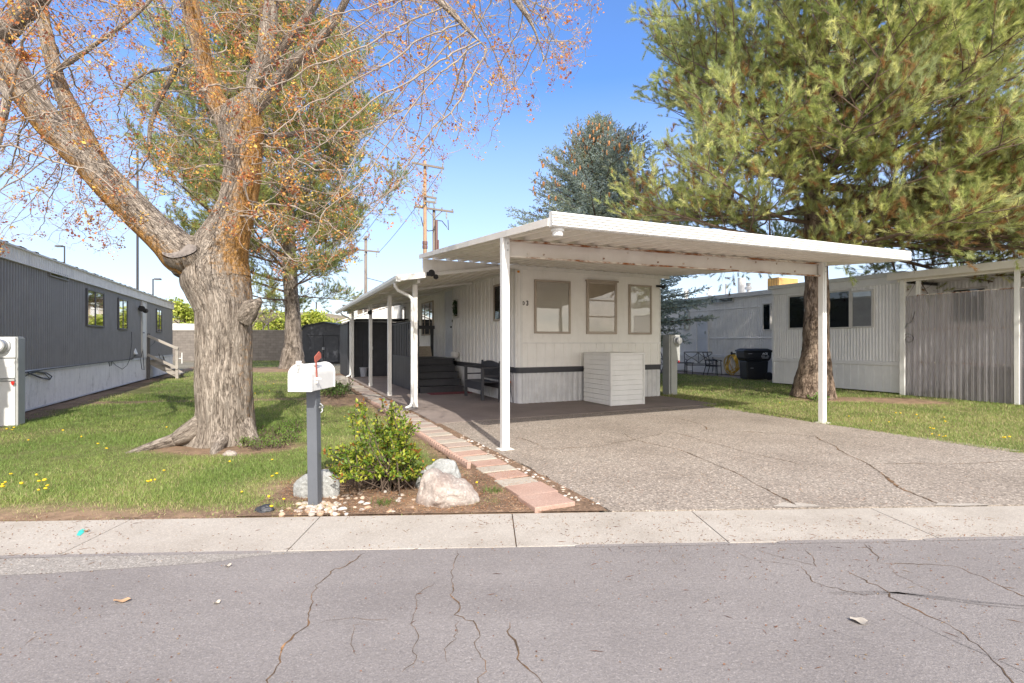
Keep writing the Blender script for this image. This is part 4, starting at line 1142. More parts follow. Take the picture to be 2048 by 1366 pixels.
# meter cabinet at the left edge
mcx, mcy = w2l(*gp(35, 853))
mc = thing('meter_pedestal', 'pale grey utility cabinet with round glass meter beside the grey home', 'meter box', (mcx - .3, mcy, 0), HOUSE)
x1, x0, y0, y1 = mcx, mcx - .60, mcy, mcy + .24
mb = MB(); mb.box(x0, x1, y0 + .01, y1, 0, 1.55); mb.box(x1 - .004, x1 + .012, y0 - .01, y1 + .01, .02, 1.53); mb.build('cabinet', METER_GREY, mc, bevel=.006)
mb = MB(); mb.box(x0 + .01, x1 - .03, y0 - .008, y0 + .009, .02, .78); mb.box(x0 + .01, x1 - .03, y0 - .012, y0 + .009, .84, 1.17); mb.box(x0 + .005, x1 - .02, y0 - .02, y0 + .009, 1.19, 1.54); mb.build('front_panel', METER_WHITE, mc, bevel=.006)
mb = MB(); mb.box(x0 + .01, x1 - .03, y0 - .03, y0 + .008, .79, .825); mb.build('divider', METER_GREY, mc)
mb = MB(); mb.lathe((x1 - .22, y0 - .02, 1.40), [(.0, .12), (.10, .115), (.115, .09), (.118, .04), (.14, .035), (.145, .0), (.14, -.02)], 28, 'y')
mm = mb.build('meter', GALV, mc, smooth=False)
mb = MB(); mb.lathe((x1 - .22, y0 - .14, 1.40), [(.0, .004), (.075, .003), (.08, .0)], 24, 'y'); mb.box(x1 - .27, x1 - .17, y0 - .148, y0 - .143, 1.41, 1.43); mb.build('dial', METER_WHITE, mm)
mb = MB(); mb.lathe((x1 - .05, y0 - .02, .76), [(.0, .03), (.022, .03), (.024, .0)], 12, 'y'); mb.box(x1 - .062, x1 - .038, y0 - .045, y0 - .01, .72, .76); mb.build('seal_tag', RED_PLASTIC, mc)

# ------------------------------------------------------------------ back wall, barn shed, van, pipe
bw = thing('block_wall', 'long grey concrete block wall across the back of the lawn', 'wall', (-18, 40, 0))
mb = MB(WORLD); mb.box(-60, 12, 40, 40.2, -.1, 2.36); mb.build('blocks', BLOCK, bw)
mb = MB(WORLD); mb.box(-60, 12, 39.97, 40.23, 2.36, 2.45); mb.build('coping', plain('grey_coping', (.22, .20, .18), .9), bw, bevel=.01)
xs0 = (604.5 - CU) / FPX * 35.0; xs1 = xs0 + 3.0
bs_ = thing('barn_shed', 'dark slate barn shaped storage shed with double doors beside the pine', 'shed', (xs0 + 1.5, 35, 0))
mb = MB(WORLD)
prof = [(xs0, .04), (xs1, .04), (xs1, 2.44), (xs1 - .22, 2.62), (xs0 + 1.5, 2.84), (xs0 + .22, 2.62), (xs0, 2.44)]
mb.prism(prof, lambda a, b, d: (a, d, b), 35.0, 38.0); mb.build('wall', DARK_SHED, bs_)
mb = MB(WORLD)
rp = [(xs0 - .07, 2.40), (xs0 + .18, 2.66), (xs0 + 1.5, 2.90), (xs1 - .18, 2.66), (xs1 + .07, 2.40)]
lo = [(a, b - .05) for a, b in rp]
mb.strip([(a, 34.9, b) for a, b in rp], [(a, 38.1, b) for a, b in rp]); mb.strip([(a, 34.9, b) for a, b in lo], [(a, 34.9, b) for a, b in rp]); mb.strip([(a, 34.9, b) for a, b in lo], [(a, 38.1, b) for a, b in lo])
mb.build('roof', DARK_SHED, bs_)
for s_ in (0, 1):
    mb = MB(WORLD); a = xs0 + .45 + s_ * 1.06
    mb.box(a, a + 1.03, 34.96, 35.0, .08, 1.92); mb.box(a + .03, a + .10, 34.945, 34.961, .1, 1.9); mb.box(a + .93, a + 1.0, 34.945, 34.961, .1, 1.9)
    d_ = mb.build('door', DARK_SHED, bs_)
    mb = MB(WORLD); mb.box(xs0 + 1.42 + s_ * .10, xs0 + 1.46 + s_ * .10, 34.90, 34.95, .95, 1.12); mb.build('handle', GALV, d_)
mb = MB(WORLD); mb.box(xs0 + .3, xs1 - .3, 34.93, 34.99, 1.96, 2.04); mb.build('door_track', DARK_SHED, bs_)
vn = thing('van', 'white van, only its roof showing above the block wall', 'van', (-29.6, 44.5, 0))
mb = MB(WORLD); poly = [(-31.6, .6), (-26.3, .6), (-26.3, 2.6), (-26.7, 3.05), (-30.2, 3.1), (-30.9, 2.75), (-31.6, 1.9)]
mb.prism(poly, lambda a, b, d: (a, d, b), 43.5, 45.4); mb.build('body', WHITE_METAL, vn, bevel=.08)
mb = MB(WORLD); mb.prism([(-31.2, 2.1), (-30.3, 2.1), (-30.3, 2.85), (-30.75, 2.7)], lambda a, b, d: (a, d, b), 43.46, 43.5); mb.build('window', GLASS_MIRROR, vn)
for x in (-30.6, -27.4):
    mb = MB(WORLD); mb.lathe((x, 43.5, .36), [(.2, .05), (.36, .04), (.36, -.2), (.2, -.21)], 16, 'y'); mb.build('wheel', BLACK_PLASTIC, vn)
pp = thing('pipe', 'thin white standpipe on the grass near the block wall', 'pipe', (*gp(365, 727), 0))
x, y = gp(364, 727); mb = MB(WORLD); mb.tube([(x, y, 0), (x, y, .75)], .03, 8); mb.tube([(x - .25, y, .35), (x, y, .35)], .025, 8); mb.build('pipe_body', WHITE_TRIM, pp)

# ------------------------------------------------------------------ neighbour on the right
NX, NX2 = 10.58, 12.9
nh = thing('neighbour_home', 'long white ribbed mobile home with a bumped out room behind the big pine', 'mobile home', (NX, 0, 0), HOUSE)
WN = Wall('x', NX, -1); WN2 = Wall('x', NX2, -1); WNB = Wall('y', 1.54, 1)
N0, N1 = -2.45, 1.54
mb = MB()
WN.siding(mb, N0, N1, .92, 3.12, .088, .014, duty=.5, slope=.22); mb.box(NX + .012, NX2 + .2, N0, N1 - .01, .05, 3.1)
WNB.siding(mb, NX, NX2, .05, 3.12, .088, .014, duty=.5, slope=.22)
WN.box(mb, N0, N1, 3.10, 3.32, .0, .05)
mb.build('front_room', NEIGHBOUR, nh)
mb = MB(); WN.siding(mb, N0, N1, .05, .90, .22, .010, duty=.95, slope=.03); mb.build('skirt', NEIGHBOUR, nh)
mb = MB(); WN.box(mb, N0, N1 + .01, .80, .915, -.01, .04); WN.box(mb, N1 - .07, N1 + .012, .05, 3.1, -.01, .022); WN2.box(mb, 1.6, 16, .78, .90, -.01, .04); WN2.box(mb, 1.6, 16, 1.62, 1.66, -.01, .03); WN2.box(mb, 1.6, 16, 2.92, 2.955, -.01, .03); mb.build('wall_trim', NEIGHBOUR, nh, bevel=.004)
mb = MB()
WN2.siding(mb, 1.55, 16, .05, 3.40, .088, .014, duty=.5, slope=.22); mb.box(NX2 + .012, NX2 + 4.3, -9, 16, .05, 3.4)
mb.build('side_wall', NEIGHBOUR, nh)
mb = MB(); mb.box(NX2 - .10, NX2 + 4.4, -9, 16.1, 3.40, 3.58); mb.box(NX - .10, NX2 - .1, N0 - .1, N1 + .12, 3.30, 3.42)
mb.build('roof', ROOF_WHITE, nh, bevel=.01)
def nwin(w, u0, v0, u1, v1, c, glass, back, **k):
    b0, zt = side(u0, v0, c); b1, zb_ = side(u1, v1, c)
    window(w, nh, b0, b1, zb_, zt, k.pop('fm', WHITE_FRAME), glass, back, **k)
b0, b1 = side(1578, 600, NX)[0], side(1748, 600, NX)[0]
nwin(WN, 1578, 592, 1613, 658, NX, GLASS_DARK, CURTAIN_DARK, label='dark window partly behind the pine trunk')
nwin(WN, 1658, 583, 1703, 657, NX, GLASS_DARK, CURTAIN_DARK)
nwin(WN, 1703, 582, 1748, 655, NX, GLASS, CURTAIN_LIGHT, label='window with pale net curtain')
nwin(WN2, 1526, 607, 1543, 661, NX2, GLASS_DARK, CURTAIN_DARK)
nwin(WN2, 1423, 596.5, 1468, 604, NX2, GLASS_DARK, CURTAIN_DARK, fw=.04)
b0, z1 = side(1369, 622, NX2); b1, z0 = side(1379, 660, NX2)
window(WN2, nh, b0, b1, z0, z1, WHITE_FRAME, GLASS_DARK, CURTAIN_DARK, fw=.05, bars=((z0 + z1) / 2 + .1,))
b1, z1 = side(1395, 633, NX2); b0, z0 = side(1415, 704, NX2)
mb = MB(); WN2.box(mb, b0, b1, z0, z1, .0, .03); dr = mb.build('door', DOOR_WHITE, nh, bevel=.004)
mb = MB(); WN2.box(mb, b0 - .09, b0, z0, z1 + .08, 0, .06); WN2.box(mb, b1, b1 + .09, z0, z1 + .08, 0, .06); WN2.box(mb, b0, b1, z1, z1 + .08, 0, .058); mb.build('door_frame', NEIGHBOUR, dr)
mb = MB(); WN2.box(mb, b0 + .08, b0 + .12, 1.85, 1.98, .03, .08); mb.build('handle', GALV, dr)
for (u, v0, r, y, kind) in ((1372.5, 581, .13, 29, 0), (1420, 576, .16, 27, 1), (1452.5, 568, .05, 25, 2), (1483, 556, .17, 24, 2), (1497, 566, .14, 23, 1)):
    p = at(u, v0, y); a, b = w2l(p.x, p.y)
    mb = MB()
    if kind == 0: mb.lathe((a, b, 3.55), [(r * .8, 0), (r * .8, p.z - 3.75), (r * 1.1, p.z - 3.74), (r * 1.1, p.z - 3.55), (.02, p.z - 3.52)], 14)
    elif kind == 1: mb.lathe((a, b, 3.55), [(r * .6, 0), (r * .6, (p.z - 3.55) * .5), (r * 1.2, (p.z - 3.55) * .55), (r * 1.1, (p.z - 3.55) * .7), (r * .7, (p.z - 3.55) * .75), (r * .8, p.z - 3.55), (.02, p.z - 3.54)], 14)
    else: mb.lathe((a, b, 3.55), [(r, 0), (r, p.z - 3.55), (.01, p.z - 3.54)], 14)
    mb.build('roof_vent', WHITE_TRIM, nh, smooth=False)
# porch roof and clear corrugated screen
pr_ = thing('screened_porch', 'porch of clear corrugated plastic sheets with rusty rails between white posts', 'screened porch', (10.35, -4, 0), HOUSE)
SXX = 10.33
mb = MB(); b_ = np.arange(-9.0, -2.66, .012)
dd = .026 * np.sin(b_ * 2 * math.pi / .125) + .006 * np.sin(b_ * 2 * math.pi / .7)
mb.strip([(SXX + d, b, .03) for b, d in zip(b_, dd)], [(SXX + d, b, 2.70) for b, d in zip(b_, dd)])
mb.build('sheet', PLASTIC, pr_, smooth=True)
for z in (.93, 1.80, 2.70):
    mb = MB(); mb.box(SXX + .03, SXX + .07, -9, -2.95, z - .02, z + .02); mb.build('rail', RUST, pr_)
for u in (1806, 1833):
    b, _ = side(u, 700, SXX); mb = MB(); w__ = .06 if u == 1806 else .04
    mb.box(SXX - .05 + (.09 if u == 1833 else 0), SXX + .05 + (.09 if u == 1833 else 0), b - w__, b + w__, .02, 3.17); mb.build('post', WHITE_TRIM, pr_, bevel=.005)
b, _ = side(2036, 700, SXX)
mb = MB(); mb.box(SXX - .07, SXX + .0, b - .045, b + .045, .02, 3.17); mb.build('post', WHITE_TRIM, pr_, bevel=.005)
mb = MB(); mb.box(SXX - .22, NX2 + .05, -9, -2.38, 3.20, 3.27); mb.box(SXX - .24, SXX - .20, -9, -2.36, 3.15, 3.33); mb.box(SXX - .04, SXX + .06, -9, -2.5, 3.09, 3.20); mb.build('roof', SOFFIT, pr_)
mb = MB()                                          # iron scroll on the corner
bs0 = -2.78
mb.tube([(SXX - .03, bs0 + .15 * math.cos(t) * (1 - t / 12), 1.55 + .15 * math.sin(t) * (1 - t / 12)) for t in np.linspace(0, 9, 40)], .007, 5)
mb.tube([(SXX - .03, bs0 + .15 - .3 * s_ , 1.6 + .7 * s_ + .1 * math.sin(s_ * 6)) for s_ in np.linspace(0, 1, 14)], .007, 5)
mb.build('iron_scroll', BLACK, pr_)
# what stands behind the clear sheets
nw = thing('porch_wall', 'white neighbour wall with dark windows behind the clear plastic porch', 'wall', (NX2 - .3, -5, 0), HOUSE)
WP = Wall('x', 12.4, -1)
mb = MB(); WP.siding(mb, -9, -2.46, .05, 3.2, .088, .014, duty=.5, slope=.22); mb.build('siding', NEIGHBOUR, nw)
window(WP, nw, -8.2, -6.6, 1.9, 3.0, WHITE_FRAME, GLASS_DARK, CURTAIN_DARK); window(WP, nw, -5.9, -4.3, 1.75, 3.0, WHITE_FRAME, GLASS_DARK, CURTAIN_DARK, vbars=(-5.1,)); window(WP, nw, -3.6, -2.8, 2.0, 2.98, WHITE_FRAME, GLASS_DARK, CURTAIN_DARK)
ns = thing('porch_stairs', 'dim grey steps behind the clear corrugated plastic', 'steps', (11.8, -4, 0), HOUSE)
for i in range(4):
    mb = MB(); mb.box(11.2 + i * .28, 12.38, -4.9, -3.4, .02 + .2 * i, .2 + .2 * i); mb.build('step', WOOD_OLD, ns)
sb = thing('storage_box', 'pale chest standing behind the clear corrugated plastic', 'chest', (11.6, -6, 0), HOUSE)
mb = MB(); mb.box(11.3, 12.2, -6.6, -5.4, .02, .95); mb.build('chest_body', DOOR_WHITE, sb, bevel=.02)
mb = MB(); mb.box(11.27, 12.23, -6.63, -5.37, .95, 1.02); mb.build('lid', DOOR_WHITE, sb, bevel=.02)
yb = thing('roof_crate', 'orange yellow boarded box above the neighbour roof behind the pine trunk', 'box', (14.5, 1.5, 3.58), HOUSE)
p0, p1 = at(1566, 574, 23), at(1612, 574, 23)
a0, b0 = w2l(p0.x, p0.y); a1, b1 = w2l(p1.x, p1.y)
mb = MB(); Wall('x', 14.0, -1).siding(mb, b1 - .75, b0 - .65, 3.58, 4.2, .12, .012); mb.box(14.01, 15.2, b1 - .75, b0 - .65, 3.58, 4.19); mb.build('boards', TARP, yb)

# bin, hose, garden furniture, meter
bx, by = w2l(*gp(1507, 760))
bin_ = thing('trash_bin', 'black wheeled rubbish bin beside the yellow hose', 'bin', (bx, by, .02), HOUSE)
M_ = HOUSE @ Matrix.Translation((bx, by, .02)) @ Matrix.Rotation(rad(-26), 4, 'Z')
def frus(mb, z0, z1, w0, d0, w1, d1, y0=0, y1=0):
    V = [(-w0 / 2, y0 - d0 / 2, z0), (w0 / 2, y0 - d0 / 2, z0), (w0 / 2, y0 + d0 / 2, z0), (-w0 / 2, y0 + d0 / 2, z0), (-w1 / 2, y1 - d1 / 2, z1), (w1 / 2, y1 - d1 / 2, z1), (w1 / 2, y1 + d1 / 2, z1), (-w1 / 2, y1 + d1 / 2, z1)]
    mb.add(V, [(3, 2, 1, 0), (4, 5, 6, 7), (0, 1, 5, 4), (1, 2, 6, 5), (2, 3, 7, 6), (3, 0, 4, 7)])
mb = MB(M_); frus(mb, .03, .72, .76, .62, .82, .68); frus(mb, .72, .82, .82, .68, 1.0, .74); frus(mb, .82, 1.08, 1.0, .74, 1.04, .76); mb.build('body', BLACK_PLASTIC, bin_, bevel=.025)
mb = MB(M_); frus(mb, 1.08, 1.14, 1.12, .84, 1.10, .82); frus(mb, 1.14, 1.20, 1.04, .76, .80, .6); mb.box(.50, .66, -.34, .34, 1.06, 1.13); mb.build('lid', BLACK_PLASTIC, bin_, bevel=.02)
for y in (-.30, .30):
    mb = MB(M_); mb.lathe((.44, y, .15), [(.05, .045), (.15, .04), (.15, -.04), (.05, -.045)], 18, 'y'); mb.build('wheel', BLACK_PLASTIC, bin_)
Mt = M_ @ Matrix.Translation((.26, -.385, .97)) @ Matrix.Rotation(rad(90), 4, 'X')
text_mesh('lettering', 'ACE', .105, Mt, WHITE_PRINT, bin_, .002, sx=1.0)
mb = MB(M_)
for z, (a, b) in ((.925, (.12, .26)), (.925, (.33, .40)), (.885, (.12, .27)), (.885, (.29, .41)), (.845, (.15, .38))): mb.box(a, b, -.386, -.380, z - .012, z + .008)
mb.box(-.36, -.22, -.386, -.37, 1.0, 1.015); mb.box(-.26, -.15, -.345, -.33, .45, .465)
mb.build('small_print', plain('grey_print', (.42, .42, .43), .6), bin_)
hb, hz = side(1470, 730, NX2)
hs = thing('garden_hose', 'coil of yellow hose hanging on the neighbour wall next to the bin', 'hose', (NX2 - .1, hb, .3), HOUSE)
mb = MB(); r_ = np.random.default_rng(2)
for k in range(9):
    c = hb + r_.normal(0, .07); rx, rz_ = .20 + r_.uniform(-.05, .12), .40 + r_.uniform(-.08, .06); tw = r_.uniform(-.25, .25)
    pts_ = []
    for t in np.linspace(0, 2 * math.pi, 29):
        lx_, lz_ = rx * math.sin(t) * (1 + .25 * (1 - math.cos(t)) * .5), rz_ * math.cos(t)
        pts_.append((NX2 - .10 - .03 * k * .5 + .03 * math.sin(3 * t + k), c + lx_ + tw * lz_ * .4, .92 - (rz_ - lz_) + .0))
    mb.tube(pts_, .014, 7, False)
mb.build('coil', YELLOW_HOSE, hs, smooth=True)
mb = MB(); mb.box(NX2 - .16, NX2, hb - .03, hb + .03, .88, .99); mb.box(NX2 - .24, NX2 - .16, hb - .02, hb + .02, .92, 1.05); mb.build('hook', BLACK, hs)

def patio_chair(name, label, cat, u, v, width, rz):
    x, y = gp(u, v); lx_, ly_ = w2l(x, y)
    t = thing(name, label, cat, (lx_, ly_, .02), HOUSE, rz)
    M = ROOTM[t.name]; w = width / 2
    for s_ in (-1, 1):
        mb = MB(M); mb.tube([(s_ * w, -.27, 0), (s_ * w, -.25, .42), (s_ * w, -.24, .63)], .016, 6); mb.build('leg', BLACK, t)
        mb = MB(M); mb.tube([(s_ * w, .33, 0), (s_ * w, .22, .40), (s_ * w, .24, .66), (s_ * w, .34, .98)], .016, 6); mb.build('leg', BLACK, t)
        mb = MB(M); mb.tube([(s_ * w, -.30, .60), (s_ * w, -.24, .65), (s_ * w, .0, .665), (s_ * w, .27, .66)], .018, 6); mb.build('armrest', BLACK, t)
    mb = MB(M)
    mb.tube([(-w, -.25, .41), (w, -.25, .41)], .015, 6); mb.tube([(-w, .22, .41), (w, .22, .41)], .015, 6)
    for k in range(7): mb.tube([(-w, -.2 + k * .065, .41), (w, -.2 + k * .065, .41)], .008, 5)
    for s_ in (-1, 1): mb.tube([(s_ * w, -.25, .41), (s_ * w, .22, .41)], .015, 6)
    mb.build('seat', BLACK, t)
    mb = MB(M)
    Bk = lambda a, z: (a, .235 + (z - .6) * .28, z)
    mb.tube([Bk(-w, .99), Bk(w, .99)], .018, 6); mb.tube([Bk(-w, .47), Bk(w, .47)], .012, 6)
    nb = 2 if width > .8 else 1
    for k in range(nb):
        a0_, a1_ = -w + width * k / nb, -w + width * (k + 1) / nb; c = (a0_ + a1_) / 2; h_ = (a1_ - a0_) / 2
        for sg_ in (-1, 1):
            for q in (.0, .12):
                mb.tube([Bk(c + sg_ * h_ * (1 - t) * (1 if q == 0 else .75) + (0 if q == 0 else -sg_ * h_ * .05), .47 + (.52) * t) if t < .5 else Bk(c - sg_ * h_ * (2 * t - 1) * .0 + sg_ * h_ * (1 - t) * (1 if q == 0 else .75), .47 + .52 * t) for t in np.linspace(0, 1, 5)] if False else
                        [Bk(c + sg_ * h_ * math.cos(math.pi * t) * (1 - q), .47 + .52 * t) for t in np.linspace(0, 1, 9)], .008, 5)
        if k: mb.tube([Bk(a0_, .47), Bk(a0_, .99)], .014, 6)
    mb.build('backrest', BLACK, t)
    return t
patio_chair('patio_loveseat', 'black metal two seat patio bench with crossed back against the neighbour wall', 'patio bench', 1400, 749, 1.25, rad(-32))
patio_chair('patio_chair', 'black metal patio armchair between the patio bench and the yellow hose', 'patio chair', 1426, 751.5, .62, rad(28))
patio_chair('patio_chair', 'black metal patio chair half hidden by the home\'s corner and the grey meter', 'patio chair', 1334, 747, .6, rad(60))
x, y = gp(1358, 749); lx_, ly_ = w2l(x, y)
tb = thing('patio_table', 'low black metal patio table behind the grey meter pedestal', 'table', (lx_, ly_, .02), HOUSE, rad(-15))
M = ROOTM[tb.name]
mb = MB(M); mb.box(-.55, .55, -.35, .35, .50, .53); mb.build('tabletop', BLACK, tb, bevel=.005)
for a in (-.5, .5):
    for b in (-.3, .3):
        mb = MB(M); mb.tube([(a, b, 0), (a * .97, b * .97, .5)], .016, 6); mb.build('leg', BLACK, tb)
mb = MB(M); mb.tube([(-.5, -.3, .16), (.5, -.3, .16)], .01, 5); mb.tube([(-.5, .3, .16), (.5, .3, .16)], .01, 5); mb.build('stretcher', BLACK, tb)

px_, py_ = w2l(*gp(1349, 790))
mt2 = thing('meter_pedestal', 'grey electric meter pedestal on the grass right of the white home', 'meter box', (px_, py_, 0), HOUSE)
mb = MB(); mb.box(px_ - .115, px_ + .10, py_, py_ + .14, 0, .96); mb.build('post', METER_GREY, mt2, bevel=.006)
mb = MB(); mb.box(px_ - .145, px_ + .17, py_ - .03, py_ + .22, .95, 1.66); mb.build('cabinet', METER_GREY, mt2, bevel=.006)
mb = MB(); mb.box(px_ - .19, px_ - .146, py_ - .0, py_ + .26, .0, 1.66); mb.build('side_panel', METER_GREY, mt2, bevel=.004)
mb = MB(); mb.lathe((px_ + .05, py_ - .03, 1.50), [(.0, .13), (.09, .12), (.10, .04), (.125, .035), (.13, 0), (.12, -.01)], 24, 'y'); mb.build('meter', GALV, mt2)
mb = MB(); mb.box(px_ + .10, px_ + .13, py_ - .05, py_ - .03, .90, .95); mb.build('seal_tag', RED_PLASTIC, mt2)
sp_ = thing('garden_stake', 'thin dark stake in the grass left of the grey meter pedestal', 'stake', (*gp(1329, 788), 0))
x, y = gp(1329, 788); mb = MB(WORLD); mb.tube([(x, y, 0), (x, y, .86)], .014, 6); mb.tube([(x - .02, y, .86), (x + .05, y, .90)], .012, 6); mb.build('rod', plain('rusty_rod', (.09, .06, .05), .8), sp_)

# ------------------------------------------------------------------ mailbox
mx, my = -1.755, 4.475
ml = thing('mailbox', 'white rounded mailbox with raised red flag on a blue grey wooden post', 'mailbox', (mx, my, 0))
M = Matrix.Translation((mx, my, 0)) @ Matrix.Rotation(rad(-3), 4, 'Z')
mb = MB(M @ Matrix.Rotation(rad(-.8), 4, 'Y')); mb.box(-.045, .045, -.045, .045, -.02, 1.03); mb.build('post', GREY_POST, ml, bevel=.004)
def arch(w, h, n=16):
    r = w / 2
    return [(-r, 0)] + [(-r * math.cos(t), h - r * .98 + r * .98 * math.sin(t)) for t in np.linspace(0, math.pi, n)] + [(r, 0)]
zb0, hw_, hh = 1.034, .188, .232
mb = MB(M); mb.prism(arch(hw_, hh), lambda a, b, d: (a - .028, d, b + zb0), -.195, .27); mb.build('box', WHITE_METAL, ml, bevel=.003)
mb = MB(M)
for y0_, y1_, e, nm_ in ((-.232, -.195, .008, 'door'), (.262, .275, .006, 'back_cap')):
    mb = MB(M); mb.prism([(a * (1 + e * 12), b * (1 + e * 4) - .002) for a, b in arch(hw_, hh)], lambda a, b, d: (a - .028, d, b + zb0), y0_, y1_)
    mb.build(nm_, WHITE_METAL, ml, bevel=.004)
mb = MB(M); mb.box(-.050, -.022, -.255, -.20, zb0 + hh - .005, zb0 + hh + .028); mb.build('latch', WHITE_TRIM, ml, bevel=.004)
mb = MB(M); mb.box(-.046, -.030, -.245, -.231, zb0 + .165, zb0 + .205); mb.box(-.030, -.024, -.25, -.232, zb0 + .19, zb0 + hh + .01); mb.box(.025, .055, -.10, -.045, zb0 + .214, zb0 + .222); mb.build('catch', METER_GREY, ml)
xf = hw_ / 2 - .028 + .006
mb = MB(M); mb.add([(xf, -.135, 1.15), (xf, -.118, 1.15), (xf, -.137, 1.30), (xf, -.157, 1.30), (xf + .006, -.135, 1.15), (xf + .006, -.118, 1.15), (xf + .006, -.137, 1.30), (xf + .006, -.157, 1.30)],
                   [(0, 1, 2, 3), (7, 6, 5, 4), (0, 4, 5, 1), (1, 5, 6, 2), (3, 2, 6, 7), (0, 3, 7, 4)])
mb.prism([(-.165, 1.285), (-.13, 1.285), (-.045, 1.315), (-.05, 1.352), (-.085, 1.372), (-.172, 1.328)], lambda a, b, d: (d, a, b), xf, xf + .006)
mb.build('flag', RED_FLAG, ml)
mb = MB(M); mb.lathe((xf, -.125, 1.135), [(.014, -.005), (.016, .012), (.008, .014), (.008, .045)], 10, 'x'); mb.lathe((xf, -.125, 1.105), [(.012, -.005), (.013, .01), (.0, .012)], 10, 'x'); mb.build('flag_pivot', WHITE_TRIM, ml)
mb = MB(M); xp = .046
mb.tube([(xp, .0, .985 - .08), (xp + .012, .0, .90), (xp + .03, -.01, .885), (xp + .028, .015, .872), (xp + .008, .01, .865)], .006, 6)
mb.tube([(xp + .004, -.02, .878), (xp + .014, .02, .868)], .008, 6); mb.tube([(xp + .01, .015, .865), (xp + .018, .01, .84), (xp + .006, .0, .825)], .006, 6)
mb.build('hook', GALV, ml)

# ------------------------------------------------------------------ path of pavers
k = 0; cnt = {'pink': 0, 'grey': 0}
ly_ = -6.80
r_ = np.random.default_rng(8)
rows = []
rows.append(('pink', -6.82, -6.47, .40)); rows.append(('pink', -6.465, -6.11, .40))
b = -6.05; g = True
while b < 9.6:
    d_ = (.235 if g else .26) if b < -.5 else .27
    rows.append(('grey' if g else 'pink', b, b + d_, .415 if g else .38)); b += d_ + (.045 if b < -3 else .02); g = not g
    if b > -2.6 and r_.uniform() < .3: g = not g
for kind, b0, b1, w in rows:
    cnt[kind] += 1; n = cnt[kind]
    if n <= 20: lab = f'{ORD[n-1]} {kind} paver of the garden path counting from the pavement'
    else: lab = f'{kind} paver of the garden path, {ORD[n-21]} after the twentieth {kind} one from the pavement'
    c = -2.80 + r_.normal(0, .012) + (.0 if kind == 'grey' else .0); yaw = r_.normal(0, .018); tilt = r_.normal(0, .008)
    if n == 1 and kind == 'pink': c = -2.86
    if n == 2 and kind == 'pink': c = -2.83
    M = HOUSE @ Matrix.Translation((c, (b0 + b1) / 2, .0)) @ Matrix.Rotation(yaw, 4, 'Z') @ Matrix.Rotation(tilt, 4, 'Y')
    mb = MB(M); h = (b1 - b0) / 2
    top = .042 if b0 < -6.1 else .020
    mb.box(-w / 2, w / 2, -h, h, -.03, top + r_.normal(0, .003))
    m_ = GREY_PAVER if kind == 'grey' else (PINK_PAVER if b0 < -4.5 else RED_PAVER)
    ob = mb.build('paver', m_, bevel=.007)
    # base of the thing at its own place
    ob.data.transform(Matrix.Translation((0, 0, 0))); tag(ob, lab, 'paver', 'pavers of the garden path')
ed = thing('scalloped_edging', 'low scalloped pink edging along the lawn side of the path', 'edging', (-3.08, -2, 0), HOUSE)
b = -5.2; kk = 0
mb = MB()
while b < 1.6:
    x = -3.085 + .012 * math.sin(b * 2.3); z = .030 + .008 * math.sin(b * 3.1)
    n = 8
    V = []
    for d in (-.022, .022):
        for i in range(n + 1):
            t = math.pi * i / n
            V.append((x + d + .014 * math.sin(t), b + .045 - .043 * math.cos(t), z + .042 * math.sin(t) ** .7))
    V += [(x - .022, b, -.02), (x - .022, b + .09, -.02), (x + .022, b, -.02), (x + .022, b + .09, -.02)]
    Fs = [tuple(list(range(n + 1))[::-1] + [2 * n + 2, 2 * n + 3][:2])] if False else []
    Fs.append(tuple([2 * n + 2] + list(range(0, n + 1)) + [2 * n + 3])); Fs.append(tuple([2 * n + 5] + list(range(2 * n + 1, n, -1)) + [2 * n + 4]))
    for i in range(n): Fs.append((i, n + 1 + i, n + 2 + i, i + 1))
    Fs.append((2 * n + 2, 2 * n + 4, n + 1, 0)); Fs.append((n, 2 * n + 1, 2 * n + 5, 2 * n + 3))
    mb.add(V, Fs); b += .092
mb.build('scallops', PINK_PAVER, ed)
x, y = gp(797, 822); lx_, ly_ = w2l(x, y)
sl = thing('splash_slate', 'dark slate splash slab under the downspout by the path', 'slab', (lx_, ly_, .02), HOUSE)
mb = MB(); n = 14; pts_ = [(lx_ + .42 * math.cos(t) * (1 + .12 * math.sin(3 * t)), ly_ + .13 * math.sin(t) * (1 + .2 * math.cos(2 * t))) for t in np.linspace(0, 2 * math.pi, n, endpoint=False)]
mb.prism(pts_, lambda a, b, d: (a, b, d), .015, .055); mb.build('slab', SLATE, sl, bevel=.008)

# ------------------------------------------------------------------ rocks
def rock(name, label, c, size, mat, seed, cuts=16, rz=0.0, squash=.0, cat='boulder', sub=4):
    r = np.random.default_rng(seed)
    import bmesh
    bm = bmesh.new(); bmesh.ops.create_icosphere(bm, subdivisions=sub, radius=1.0)
    P = np.array([v.co[:] for v in bm.verts])
    for k in range(cuts):
        d = r.normal(0, 1, 3); d /= np.linalg.norm(d); h = r.uniform(.55, .9)
        e = P @ d; m = e > h
        P[m] -= (e[m] - h)[:, None] * d
    P *= (1 + .10 * vnoise(P, 1.6, seed) + .05 * vnoise(P, 4, seed + 1) + .025 * vnoise(P, 11, seed + 2))[:, None]
    P[:, 2] = np.where(P[:, 2] < -.55, -.55, P[:, 2])
    P *= np.array(size) / 2
    P[:, 2] -= P[:, 2].min() + .02
    R = np.array(Matrix.Rotation(rz, 3, 'Z')); P = P @ R.T
    for v, p in zip(bm.verts, P): v.co = p
    me = bpy.data.meshes.new(name); bm.to_mesh(me); bm.free()
    me.polygons.foreach_set('use_smooth', [True] * len(me.polygons))
    me.materials.append(mat)
    o = bpy.data.objects.new(name, me); COL.objects.link(o); o.location = (*c, 0)
    return tag(o, label, cat)
